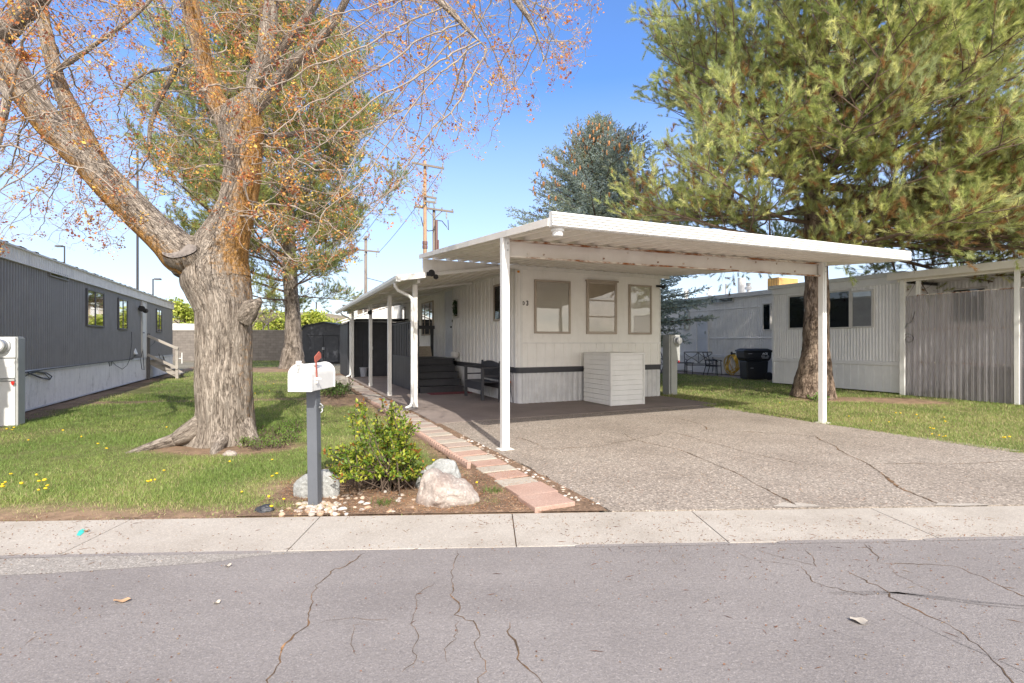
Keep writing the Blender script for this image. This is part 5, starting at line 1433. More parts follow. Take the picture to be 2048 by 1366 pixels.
def boulder(label, spine, u, v, y_off, hgt, wid, dep, mat, seed, cuts=16, rz=0):
    pass
x, y = gp(894, 1022)
ROCKS = []
def rock_shape(name, label, outline, y, depth, mat, seed, cat='boulder'):
    """boulder whose front silhouette follows measured corners; a real solid of the given depth"""
    import bmesh
    r = np.random.default_rng(seed)
    bm = bmesh.new(); bmesh.ops.create_icosphere(bm, subdivisions=5, radius=1.0)
    P = np.array([v.co[:] for v in bm.verts])
    O = np.array([at(u, v, y + depth / 2)[:] for u, v in outline])[:, [0, 2]]
    c = O.mean(0); c[1] = (O[:, 1].max() + O[:, 1].min()) / 2
    ang = np.arctan2(O[:, 1] - c[1], O[:, 0] - c[0]); rad_ = np.hypot(O[:, 0] - c[0], O[:, 1] - c[1])
    o_ = np.argsort(ang); ang, rad_ = ang[o_], rad_[o_]
    P0 = P.copy()
    # planar facets first
    for k in range(22):
        d = r.normal(0, 1, 3); d /= np.linalg.norm(d); h = r.uniform(.62, .92)
        e = P @ d; m = e > h; P[m] -= (e[m] - h)[:, None] * d
    rr = np.hypot(P0[:, 0], P0[:, 2]) * .8 + np.hypot(P[:, 0], P[:, 2]) * .2; th = np.arctan2(P0[:, 2], P0[:, 0])
    sil = np.interp(th, np.concatenate([ang - 2 * np.pi, ang, ang + 2 * np.pi]), np.tile(rad_, 3))
    nz = 1 + .05 * vnoise(P0, 2.0, seed) + .04 * (1 - 2 * np.abs(vnoise(P0, 3.5, seed + 1))) + .02 * vnoise(P0, 11, seed + 2)
    X = c[0] + np.cos(th) * rr * sil * 1.02 * nz; Z = c[1] + np.sin(th) * rr * sil * 1.02 * nz
    Y = y + depth / 2 + P[:, 1] * depth / 2 * (1 + 2.2 * (nz - 1))
    Z = np.maximum(Z, -.03)
    base = Vector((c[0], y + depth / 2, 0))
    for v, p in zip(bm.verts, np.stack([X, Y, Z], 1)): v.co = Vector(p) - base
    me = bpy.data.meshes.new(name); bm.to_mesh(me); bm.free()
    me.polygons.foreach_set('use_smooth', [True] * len(me.polygons)); me.materials.append(mat)
    ob = bpy.data.objects.new(name, me); COL.objects.link(ob); ob.location = base
    return tag(ob, label, cat)
rock_shape('boulder', 'jagged pale pink white boulder at the edge of the pavement', [(832, 1020), (837, 975), (850, 945), (867, 938), (880, 948), (910, 960), (940, 972), (957, 995), (955, 1018), (930, 1027), (880, 1027)], 4.34, .46, ROCK_PINK, 4)
rock_shape('boulder', 'smooth grey boulder behind the pale pink boulder', [(832, 965), (840, 945), (862, 928), (890, 917), (908, 922), (916, 940), (920, 962), (917, 990), (880, 1000), (840, 1000)], 4.85, .38, ROCK_GREY, 11)
rock_shape('boulder', 'square bluish grey boulder behind the mailbox post', [(587, 996), (588, 968), (603, 955), (630, 946), (668, 945), (676, 958), (678, 985), (682, 1005), (640, 1008), (600, 1004)], 4.60, .30, ROCK_GREY, 17)
rock_shape('boulder', 'rounded grey brown boulder beside the path near the downspout', [(642, 775), (655, 762), (675, 752), (690, 752), (700, 764), (701, 778), (670, 784)], 14.6, .7, ROCK_TAN, 23)
rock_shape('stone', 'dark lumpy stone lying by the pavement left of the mailbox', [(508, 1026), (510, 1018), (522, 1013), (540, 1011), (548, 1018), (545, 1027), (520, 1031)], 4.25, .12, plain('dark_lump', (.035, .037, .045), .5), 29, 'stone')
rock_shape('stone', 'small pale stone in the grass right of the maple base', [(444, 910), (450, 904), (462, 902), (473, 906), (472, 913), (455, 915)], 6.35, .14, ROCK_PINK, 31, 'stone')

# river stones round the mailbox post and along the drive: too many to count
def stones(n, pos, smin, smax, name):
    import bmesh
    bm = bmesh.new(); bmesh.ops.create_icosphere(bm, subdivisions=2, radius=1.0)
    B = np.array([v.co[:] for v in bm.verts]); Fq = np.array([[v.index for v in f.verts] for f in bm.faces]); bm.free()
    V, T, C = [], [], []
    pal = np.array([(.52, .45, .39), (.58, .53, .48), (.46, .33, .235), (.40, .355, .31), (.54, .42, .33), (.60, .57, .54)])
    for i in range(n):
        x, y = pos(i); s = rng.uniform(smin, smax); a = rng.uniform(0, 2 * np.pi)
        P = B * (1 + .22 * vnoise(B, 1.3, i + 50))[:, None] * np.array([s * rng.uniform(.9, 1.5), s, s * rng.uniform(.55, .8)])
        R = np.array([[np.cos(a), -np.sin(a), 0], [np.sin(a), np.cos(a), 0], [0, 0, 1]])
        P = P @ R.T + np.array([x, y, s * .3])
        T.append(Fq + len(V) * len(B)); V.append(P); C.append(np.tile(pal[rng.integers(len(pal))] * rng.uniform(.8, 1.1), (len(B), 1)))
    return tag(arr_mesh(name, np.concatenate(V), np.concatenate(T), STONES, None, np.concatenate(C), smooth=True), kind='stuff')
def p_mail(i):
    if i < 95:
        u, v = rng.normal(632, 30), 1022 + rng.uniform(-16, 9)
        v += abs(u - 632) * .06
    else: u, v = rng.uniform(665, 830), rng.uniform(985, 1026)
    x, y = gp(u, min(v, 1031)); return x, max(y, yd(x) + .03)
stones(118, p_mail, .012, .029, 'river_stones')
def p_drive(i):
    b = rng.uniform(-6.9, -3.2); a = -2.53 + rng.normal(0, .04)
    return l2w(a, b)
stones(150, p_drive, .006, .02, 'gravel')

# ------------------------------------------------------------------ leaf helpers
def leaf_quads(c, d, nrm, L, W, colr):
    """pointed leaves from centre, direction, normal; arrays"""
    s = np.cross(d, nrm); s /= np.maximum(np.linalg.norm(s, axis=1, keepdims=True), 1e-6)
    V = np.stack([c, c + d * L[:, None] * .5 + s * W[:, None] * .5, c + d * L[:, None], c + d * L[:, None] * .5 - s * W[:, None] * .5], 1)
    # fold along the mid rib
    up = np.cross(s, d); V[:, 1] += up * W[:, None] * .18; V[:, 3] += up * W[:, None] * .18
    n = len(c); b = (np.arange(n) * 4)[:, None]
    T = np.concatenate([b + np.array([0, 1, 2]), b + np.array([0, 2, 3])], 1).reshape(-1, 3)
    return V.reshape(-1, 3), T, np.repeat(colr, 4, 0)
def unit(v): return v / np.maximum(np.linalg.norm(v, axis=-1, keepdims=True), 1e-9)

def shrub(name, label, cat, centre, stems, leaf_L, pal, seed, tips=None, leaves_per=26, group=None, stem_mat=None):
    """stems: list of polylines in world coordinates; leaves along their upper parts"""
    r = np.random.default_rng(seed)
    root = thing(name, label, cat, centre, group=group)
    P0, P1, R0, R1 = [], [], [], []; c, d, sz, tipness = [], [], [], []
    for pl_ in stems:
        pl_ = np.array(pl_)
        for i in range(len(pl_) - 1):
            P0.append(pl_[i]); P1.append(pl_[i + 1]); R0.append(.007 * (1 - .6 * i / len(pl_))); R1.append(.007 * (1 - .6 * (i + 1) / len(pl_)))
        for k in range(leaves_per):
            t = r.uniform(.25, 1.0) ** .7; f = t * (len(pl_) - 1); i = min(int(f), len(pl_) - 2)
            p = pl_[i] + (pl_[i + 1] - pl_[i]) * (f - i)
            ax = unit(pl_[i + 1] - pl_[i])
            dd = unit(r.normal(0, 1, 3) + ax * .5 + np.array([0, 0, .35]))
            c.append(p + r.normal(0, .012, 3)); d.append(dd); sz.append(r.uniform(.7, 1.25)); tipness.append(t)
    V, T = segs_mesh(P0, P1, R0, R1, 5)
    arr_mesh('stems', V, T, stem_mat or TWIG_DARK, root)
    c, d, sz, tipness = np.array(c), np.array(d), np.array(sz), np.array(tipness)
    n = len(c); nr = unit(r.normal(0, 1, (n, 3)) + np.array([0, -.3, 1.0]))
    pal = np.array(pal); colr = pal[r.integers(0, len(pal), n)] * r.uniform(.75, 1.25, (n, 1))
    if tips is not None:
        m = (tipness > .95) & (r.uniform(0, 1, n) < .5); colr[m] = np.array(tips) * r.uniform(.7, 1.3, (m.sum(), 1))
    V, T, C = leaf_quads(c, d, nr, leaf_L * sz, leaf_L * .55 * sz, colr)
    arr_mesh('leaves', V, T, LEAF, root, C)
    return root
# the barberry like bush in the bed
r_ = np.random.default_rng(41)
stems = []
bx_, by_ = -1.22, 4.98
for k in range(78):
    u = r_.uniform(648, 850); top = np.interp(u, [645, 670, 700, 715, 735, 760, 775, 800, 815, 828, 850], [890, 880, 872, 850, 860, 848, 825, 822, 855, 870, 915])
    v = r_.uniform(top + 12, 965); y = by_ + r_.normal(0, .24)
    tip = np.array(at(u, v, y)[:])
    ba = np.array([bx_ + r_.normal(0, .16), by_ + r_.normal(0, .10), 0]); 
    m1 = ba * .6 + tip * .4 + np.array([r_.normal(0, .05), r_.normal(0, .05), .06]); m2 = ba * .25 + tip * .75 + np.array([r_.normal(0, .04), r_.normal(0, .04), .06])
    stems.append([ba, m1, m2, tip])
for u, v in ((712, 812), (733, 806), (770, 800), (797, 805), (805, 822), (822, 843), (745, 838), (760, 830), (830, 850), (718, 836), (785, 815)):
    tip = np.array(at(u, v, by_ + r_.normal(0, .1))[:]); ba = np.array([bx_ + r_.normal(0, .12), by_ + r_.normal(0, .08), 0])
    for q in range(2):
        e = tip + r_.normal(0, .035, 3); e[2] = min(e[2], tip[2])
        stems.append([ba, ba * .6 + e * .4 + r_.normal(0, .03, 3), ba * .25 + e * .75 + r_.normal(0, .02, 3), e])
shrub('garden_shrub', 'leafy yellow green shrub with reddish tips between the mailbox and the boulders', 'shrub', (bx_, by_, 0), stems, .042,
      [(.13, .22, .03), (.20, .29, .035), (.33, .38, .045), (.42, .44, .06), (.08, .15, .025)], 42, tips=(.30, .13, .035), leaves_per=62)
def mound(name, label, u0, u1, v0, v1, n, hgt, leaf, pal, seed, cat='ground cover', per=10):
    r = np.random.default_rng(seed); st_ = []
    for k in range(n):
        u = r.uniform(u0, u1); t = r.uniform(0, 1); v = v0 + (v1 - v0) * t
        if ((u - (u0 + u1) / 2) / ((u1 - u0) / 2)) ** 2 + (2 * t - 1) ** 2 > 1: continue
        x, y = gp(u, v); h = hgt * r.uniform(.5, 1.1)
        e = np.array([x + r.normal(0, h * .4), y + r.normal(0, h * .4), h]); b_ = np.array([x, y, 0])
        st_.append([b_, b_ * .5 + e * .5 + r.normal(0, h * .1, 3), e])
    x, y = gp((u0 + u1) / 2, (v0 + v1) / 2)
    return shrub(name, label, cat, (x, y, 0), st_, leaf, pal, seed + 1, leaves_per=per)
mound('ground_cover', 'clump of small leaved ground cover at the right foot of the maple', 458, 590, 862, 902, 420, .13, .024, [(.10, .19, .03), (.15, .25, .045), (.20, .29, .06)], 50, per=12)
mound('low_shrub', 'dark green low bush in front of the rounded grey brown boulder', 645, 698, 776, 800, 190, .30, .055, [(.06, .12, .025), (.10, .18, .04), (.14, .22, .05)], 52, 'shrub', per=12)
mound('weed_clump', 'leafy weeds in the lawn left of the mailbox post', 560, 602, 846, 885, 110, .11, .03, [(.10, .19, .03), (.16, .25, .045)], 54, per=8)
mound('weed_clump', 'weed tuft growing on the bare soil at the maple roots', 362, 388, 880, 892, 26, .12, .07, [(.16, .24, .06), (.22, .30, .09)], 56, per=4)
mound('weed_clump', 'weeds at the foot of the big pine trunk behind the carport post', 1618, 1660, 792, 806, 60, .16, .07, [(.13, .22, .05), (.2, .28, .08)], 58, per=6)
r_ = np.random.default_rng(60)
for u, v, lab in ((912, 1000, 'thin leaved tuft beside the grey boulder under the shrub'), (770, 1010, 'grass tuft on the bare bed left of the pale boulder'), (985, 985, 'weedy grass tuft between the pale boulder and the path')):
    x, y = gp(u, v); n = 90
    V, T, C = blades(x + rng.normal(0, .05, n), y + rng.normal(0, .04, n), rng.uniform(.05, .16 if u == 912 else .09, n), np.full(n, .005), np.array((.13, .20, .05)) * rng.uniform(.6, 1.3, (n, 1)), .5)
    o = arr_mesh('grass_tuft', V, T, GRASS, None, C); tag(o, lab, 'grass tuft')
# dandelions: one flower, then copies
mb = MB(WORLD)
dand = thing('dandelion', 'yellow dandelion flower in the lawn', 'flower', (0, 0, 0), group='dandelions in the lawns')
mb.lathe((0, 0, .045), [(.004, -.006), (.015, .0), (.018, .006), (.012, .012), (.002, .014)], 10); fl = mb.build('flower_head', plain('dandelion_yellow', (.72, .50, .02), .7), dand)
mb = MB(WORLD); mb.tube([(0, 0, -.01), (.004, 0, .02), (0, 0, .045)], .002, 5); stm = mb.build('stem', plain('flower_stem', (.2, .28, .08), .6), dand)
spots = []
q2 = lambda L: [(x / 2.647, 850 + y / 2.647) for x, y in L]
spots += q2([(8, 355), (20, 352), (105, 340), (195, 365), (235, 355), (262, 345), (238, 318), (205, 320), (775, 322), (800, 318), (825, 315), (812, 325), (1285, 372), (1440, 290), (1460, 275), (1420, 415), (1497, 418), (1440, 460), (862, 258), (560, 135), (430, 78), (160, 95), (330, 40), (42, 40), (80, 25), (60, 35), (1215, 215), (1437, 195), (20, 330), (8, 328), (190, 290), (60, 280), (885, 30), (520, 115)])
q7 = lambda L: [(1448 + x / 3.413, 500 + y / 3.413) for x, y in L]
spots += q7([(1410, 1235), (1425, 1240), (1438, 1243), (1480, 1282), (1500, 1290), (1515, 1292), (1425, 1275), (1905, 1300), (1925, 1303), (1945, 1302), (1015, 1183), (1180, 1130), (1200, 1132), (1340, 1160), (1490, 1185), (1510, 1160), (385, 1058), (850, 1150), (1315, 1145), (1130, 1190)])
spots += [(640, 1002), (868, 930), (905, 915), (715, 870), (688, 838), (520, 760), (532, 765), (510, 790), (548, 770), (538, 785), (905, 1018), (955, 975)]
r_ = np.random.default_rng(71)
for i, (u, v) in enumerate(spots):
    x, y = gp(u, v); x += r_.normal(0, .01)
    y = max(y, yd(x) + .05)
    if i == 0: o = dand
    else:
        o = dand.copy(); COL.objects.link(o)
        for ch in (fl, stm):
            c_ = ch.copy(); COL.objects.link(c_); c_.parent = o
    o.location = (x, y, 0); s_ = r_.uniform(.6, 1.1); o.scale = (s_, s_, r_.uniform(.6, 1.3)); o.rotation_euler = (r_.normal(0, .2), r_.normal(0, .2), r_.uniform(0, 6))
# dead leaves and litter on the road and pavement
def dead_leaf(u, v, size, lab, colr, z, rz, wid=.6):
    size *= .78; x, y = gp(u, v); n = 9
    P = [[(size * (i / 4 - 1), (j - 1) * size * wid * math.sin(math.pi * (i + .4) / 8.8), .004 + .006 * math.sin(i * .9 + j) + abs(j - 1) * .007) for j in range(3)] for i in range(9)]
    M = Matrix.Translation((x, y, z)) @ Matrix.Rotation(rz, 4, 'Z')
    mb = MB(M); mb.grid(P); o = mb.build('dead_leaf', plain('dead_leaf_tan', colr, .8, scale=30), None, smooth=True)
    tag(o, lab, 'leaf')
dead_leaf(244, 1203, .055, 'curled tan leaf on the street at the left', (.42, .27, .16), -.002, .2, .45)
dead_leaf(1718, 1243, .05, 'pale grey oval leaf on the street at the right', (.40, .36, .31), -.002, -.4, .8)
dead_leaf(434, 1207, .025, 'small whitish leaf scrap on the street right of the curled tan leaf', (.45, .40, .33), -.002, .9)
dead_leaf(456, 1133, .028, 'grey leaf on the street edge just below the pavement', (.42, .37, .32), -.001, .5)
dead_leaf(172, 1064, .03, 'brown leaf lying on the turquoise paint spot', (.30, .19, .10), .003, .1)
tq = [gp(u, v) for u, v in ((153, 1071), (158, 1062), (166, 1058), (171, 1060), (166, 1067), (160, 1072))]
mb = MB(WORLD); mb.prism(tq, lambda a, b, d: (a, b, d), .0015, .0025); tag(mb.build('paint_spot', TURQUOISE), 'turquoise spray paint spot on the pale pavement', 'paint mark')
# pine needles, bud scales and grit: stuff
n = 5200
xs = rng.uniform(-5.5, 6.5, n); ys = np.where(rng.uniform(0, 1, n) < .45, 4.24 - np.abs(rng.normal(0, .5, n)), rng.uniform(2.1, 4.2, n))
ys = np.where((rng.uniform(0, 1, n) < .14), 3.60 + xs * .05 + rng.normal(0, .02, n), ys)
onpave = ys > 3.575 + xs * .05
dn = .35 + .65 * (vnoise(np.stack([xs, ys, xs * 0], 1), .9, 61) > -.1)
k = rng.uniform(0, 1, n) < dn; xs, ys, onpave = xs[k], ys[k], onpave[k]; n = len(xs)
L = np.where(rng.uniform(0, 1, n) < .06, rng.uniform(.04, .09, n), rng.uniform(.006, .016, n)); W = np.where(L > .02, .0022, L * rng.uniform(.35, .8, n))
th = rng.uniform(0, np.pi, n); dx = np.stack([np.cos(th), np.sin(th), 0 * th], 1); sx = np.stack([-np.sin(th), np.cos(th), 0 * th], 1)
c = np.stack([xs, ys, np.where(onpave, .003, -.001)], 1)
V = np.stack([c - dx * L[:, None] / 2, c + sx * W[:, None] / 2 + [0, 0, .003], c + dx * L[:, None] / 2, c - sx * W[:, None] / 2 + [0, 0, .003]], 1).reshape(-1, 3)
b = (np.arange(n) * 4)[:, None]; T = np.concatenate([b + [0, 1, 2], b + [0, 2, 3]], 1).reshape(-1, 3)
pal = np.array([(.30, .115, .045), (.36, .16, .07), (.42, .25, .13), (.20, .09, .05), (.50, .36, .22)])
C = np.repeat(pal[rng.integers(0, 5, n)] * rng.uniform(.7, 1.2, (n, 1)), 4, 0)
tag(arr_mesh('litter', V, T, PETAL, None, C), kind='stuff')
# dry needles and bark crumbs over the beds, the path sides and the drive
n = 16000
kind_ = rng.uniform(0, 1, n)
u = np.where(kind_ < .45, rng.uniform(560, 1100, n), rng.uniform(760, 2000, n)); v = np.where(kind_ < .45, rng.uniform(940, 1035, n), rng.uniform(815, 1012, n))
y = EYE * FPX / (v - HOR); x = (u - CU) / FPX * y
lx_, ly_ = LX(x, y), LY(x, y)
onpath = (lx_ > -3.3) & (lx_ < -2.45); bed = (cover(x, y) < .3) & (lx_ < -2.45)
pal = pal * 1.55
keep = (y > yd(0) + x * .0454 + .02) & (bed | (onpath & (np.abs(lx_ + 2.8) > .2)) | ((lx_ > -2.45) & (lx_ < 3.8) & (ly_ < -2.2) & (rng.uniform(0, 1, n) < .22)))
x, y = x[keep], y[keep]; n = len(x)
L = rng.uniform(.008, .05, n); W = np.where(L > .025, .003, rng.uniform(.004, .009, n)); th = rng.uniform(0, np.pi, n)
dx = np.stack([np.cos(th), np.sin(th), rng.normal(0, .15, n)], 1); sx = np.stack([-np.sin(th), np.cos(th), 0 * th], 1)
c = np.stack([x, y, rng.uniform(.014, .03, n)], 1); c[(LX(x, y) > -2.45), 2] = .012
V = np.stack([c - dx * L[:, None] / 2, c + sx * W[:, None] / 2, c + dx * L[:, None] / 2, c - sx * W[:, None] / 2], 1).reshape(-1, 3)
b = (np.arange(n) * 4)[:, None]; T = np.concatenate([b + [0, 1, 2], b + [0, 2, 3]], 1).reshape(-1, 3)
C = np.repeat(pal[rng.integers(0, 5, n)] * rng.uniform(.7, 1.2, (n, 1)), 4, 0)
tag(arr_mesh('litter', V, T, PETAL, None, C), kind='stuff')
# ------------------------------------------------------------------ trunks and limbs
def limb_arrays(path, radii, seg=28, step=.05, ridge=.05, seed=0, lichen=0.0, lich_dir=(1, 0, 0), flare=None, stretch=5.0, furrow=0.0):
    """tapered limb along a path with bark ridges; returns V, Q, tint"""
    path = np.array(path, float); radii = np.array(radii, float)
    d = np.linalg.norm(np.diff(path, axis=0), axis=1); s = np.concatenate([[0], np.cumsum(d)])
    n = max(4, int(s[-1] / step)); t = np.linspace(0, s[-1], n)
    def sm(a):
        y = np.stack([np.interp(t, s, a[:, k]) for k in range(a.shape[1])], 1)
        for _ in range(3): y[1:-1] = (y[:-2] + 2 * y[1:-1] + y[2:]) / 4
        return y
    C = sm(path); Rr = sm(radii[:, None] if radii.ndim == 1 else radii)
    T = unit(np.gradient(C, axis=0))
    ref = np.array([0, -1.0, 0]); A = unit(ref - (T @ ref)[:, None] * T); B = np.cross(T, A)
    ang = np.arange(seg) * 2 * np.pi / seg
    rx = Rr[:, :1]; ry = Rr[:, -1:]
    if flare is not None:
        k = flare(t / s[-1], ang)
    else: k = np.ones((n, seg))
    N = A[:, None] * np.cos(ang)[None, :, None] + B[:, None] * np.sin(ang)[None, :, None]
    off = A[:, None] * (np.cos(ang)[None, :] * ry)[..., None] + B[:, None] * (np.sin(ang)[None, :] * rx)[..., None]
    # noise in (around, along): stretched along the limb
    Q3 = np.stack([(np.cos(ang)[None, :] * rx * 10), (np.sin(ang)[None, :] * rx * 10), np.repeat(t[:, None], seg, 1) * 10 / stretch], -1).reshape(-1, 3)
    nz = vnoise(Q3, 1.3, seed).reshape(n, seg) * .6 + vnoise(Q3, 3.0, seed + 1).reshape(n, seg) * .4
    if furrow: nz = nz + furrow * (1 - 2.2 * np.abs(vnoise(Q3 * [1, 1, .8], 2.3, seed + 4).reshape(n, seg)))
    big = vnoise(C.repeat(seg, 0) + N.reshape(-1, 3) * rx.repeat(seg, 0), 2.2, seed + 2).reshape(n, seg)
    V = C[:, None] + off * (k * (1 + ridge * nz + .05 * big))[..., None]
    i = np.arange(n - 1)[:, None] * seg; j = np.arange(seg)[None]; j2 = (j + 1) % seg
    Q = np.stack([i + j, i + j2, i + seg + j2, i + seg + j], -1).reshape(-1, 4)
    bco = np.stack([np.cos(ang)[None, :] * rx, np.sin(ang)[None, :] * rx, np.repeat(t[:, None], seg, 1)], -1).reshape(-1, 3) + seed * 3.7
    ld = np.array(lich_dir, float)
    l = (lichen(t / s[-1])[:, None] if callable(lichen) else lichen) + .38 * (N @ ld)
    tint = np.repeat(l.reshape(-1, 1), 3, 1)
    return V.reshape(-1, 3), Q, np.concatenate([tint, bco], 1)

mp = thing('maple_tree', 'old maple with thick forked trunk, lichen stained bark and orange spring flowers', 'tree', (MAPLE[0], MAPLE[1], 0))
TY = 7.30
def px_path(L, y=None):
    """[(u, v, half width in px, depth)] -> points, radii"""
    P, Rr = [], []
    for q in L:
        yy = q[3] if len(q) > 3 else (y or TY)
        P.append(at(q[0], q[1], yy)[:]); Rr.append(q[2] / FPX * yy)
    return P, Rr
trunk = [(446, 898, 66), (447, 885, 60), (448, 868, 58), (448, 845, 57), (448, 820, 57), (447, 780, 56), (446, 740, 55), (446, 700, 55), (446, 650, 56), (447, 620, 58), (440, 590, 61), (432, 560, 67), (430, 535, 67), (436, 510, 61), (444, 488, 54), (453, 466, 47), (463, 440, 41), (474, 405, 38), (484, 340, 37), (483, 280, 41), (482, 250, 44), (484, 228, 42), (496, 205, 26), (508, 190, 19)]
P, Rr = px_path(trunk); P = [(p[0], p[1] + .02, p[2]) for p in P]
def fl(t, ang):
    z = t[:, None] * 1.0
    base = np.exp(-z / .045)
    lob = .30 * np.maximum(0, np.cos(ang[None] * 1 - 4.75)) ** 4 + .16 * np.maximum(0, np.cos(ang - 1.3)) ** 6 + .10 * np.maximum(0, np.cos(ang - .3)) ** 8 + .2 * np.maximum(0, np.cos(ang - 3.0)) ** 6 + .05
    return 1 + base * (lob * 1.25) + .05 * np.exp(-z / .15) * np.cos(ang * 5 + 1)
parts = [limb_arrays(P, np.array(Rr) * .91, 230, .014, .045, 5, lambda t: -.13 + .24 * np.clip((t - .36) / .22, 0, 1), (.6, .1, 0), fl, 6.0, .32)]
# burl on the right, root running to the left
bu = at(508, 612, 7.2)
parts.append(limb_arrays([(bu.x - .18, bu.y + .05, bu.z - .16), (bu.x - .04, bu.y, bu.z - .02), (bu.x + .06, bu.y, bu.z + .06), (bu.x + .10, bu.y, bu.z + .10)], [.15, .11, .065, .02], 40, .012, .16, 9, -.12, (.3, 0, 0), None, 3.0, .5))
g = lambda u, v, z: (*gp(u, v), z)
parts.append(limb_arrays([(-4.30, 7.22, .34), (-4.58, 7.04, .16), g(352, 890, .07), g(318, 896, .045), g(285, 903, .02), g(250, 908, -.015)], [.17, .13, .10, .08, .06, .03], 24, .04, .12, 13, -.5))
parts.append(limb_arrays([(-4.1, 7.1, .16), (-4.0, 6.84, .04), (-3.92, 6.62, .0), (-3.85, 6.45, -.03)], [.14, .08, .06, .03], 24, .04, .12, 14, -.5))
parts.append(limb_arrays([(-3.88, 7.25, .26), (-3.72, 7.15, .10), (-3.62, 7.08, .04), (-3.5, 7.0, -.03)], [.15, .10, .07, .03], 20, .04, .12, 15, -.5))
V, Q, Tn = [], [], []; o = 0
for v, q, c in parts: V.append(v); Q.append(q + o); Tn.append(c); o += len(v)
Tn = np.concatenate(Tn); trk = arr_mesh('trunk', np.concatenate(V), np.concatenate(Q), BARK_MAPLE, mp, Tn[:, :3], smooth=True, vec=Tn[:, 3:])
cut_c = at(361, 504, 6.90)
nrm = Vector((-.05, -.80, .60)).normalized()
v, q, c = limb_arrays([at(385, 512, 7.25)[:], (cut_c - nrm * .16)[:], (cut_c - nrm * .05)[:], (cut_c + nrm * .012)[:]], np.array([[.33, .27], [.285, .20], [.262, .160], [.245, .140]]), 40, .03, .05, 17, .0, (.1, 0, -.3))
arr_mesh('limb', v, q, BARK_MAPLE, mp, c[:, :3], smooth=True, vec=c[:, 3:])
e1 = Vector((1, 0, 0)); e1 = (e1 - nrm * e1.dot(nrm)).normalized(); e2 = nrm.cross(e1)
mb = MB(WORLD)
ring = [cut_c + nrm * .03 + e1 * (.24 * math.cos(t)) + e2 * (.135 * math.sin(t)) * (1 + .08 * math.sin(3 * t)) for t in np.linspace(0, 2 * math.pi, 30, endpoint=False)]
mb.add(ring + [cut_c + nrm * .02], [(i, (i + 1) % 30, 30) for i in range(30)])
mb.build('sawn_stub', SAWN, mp)
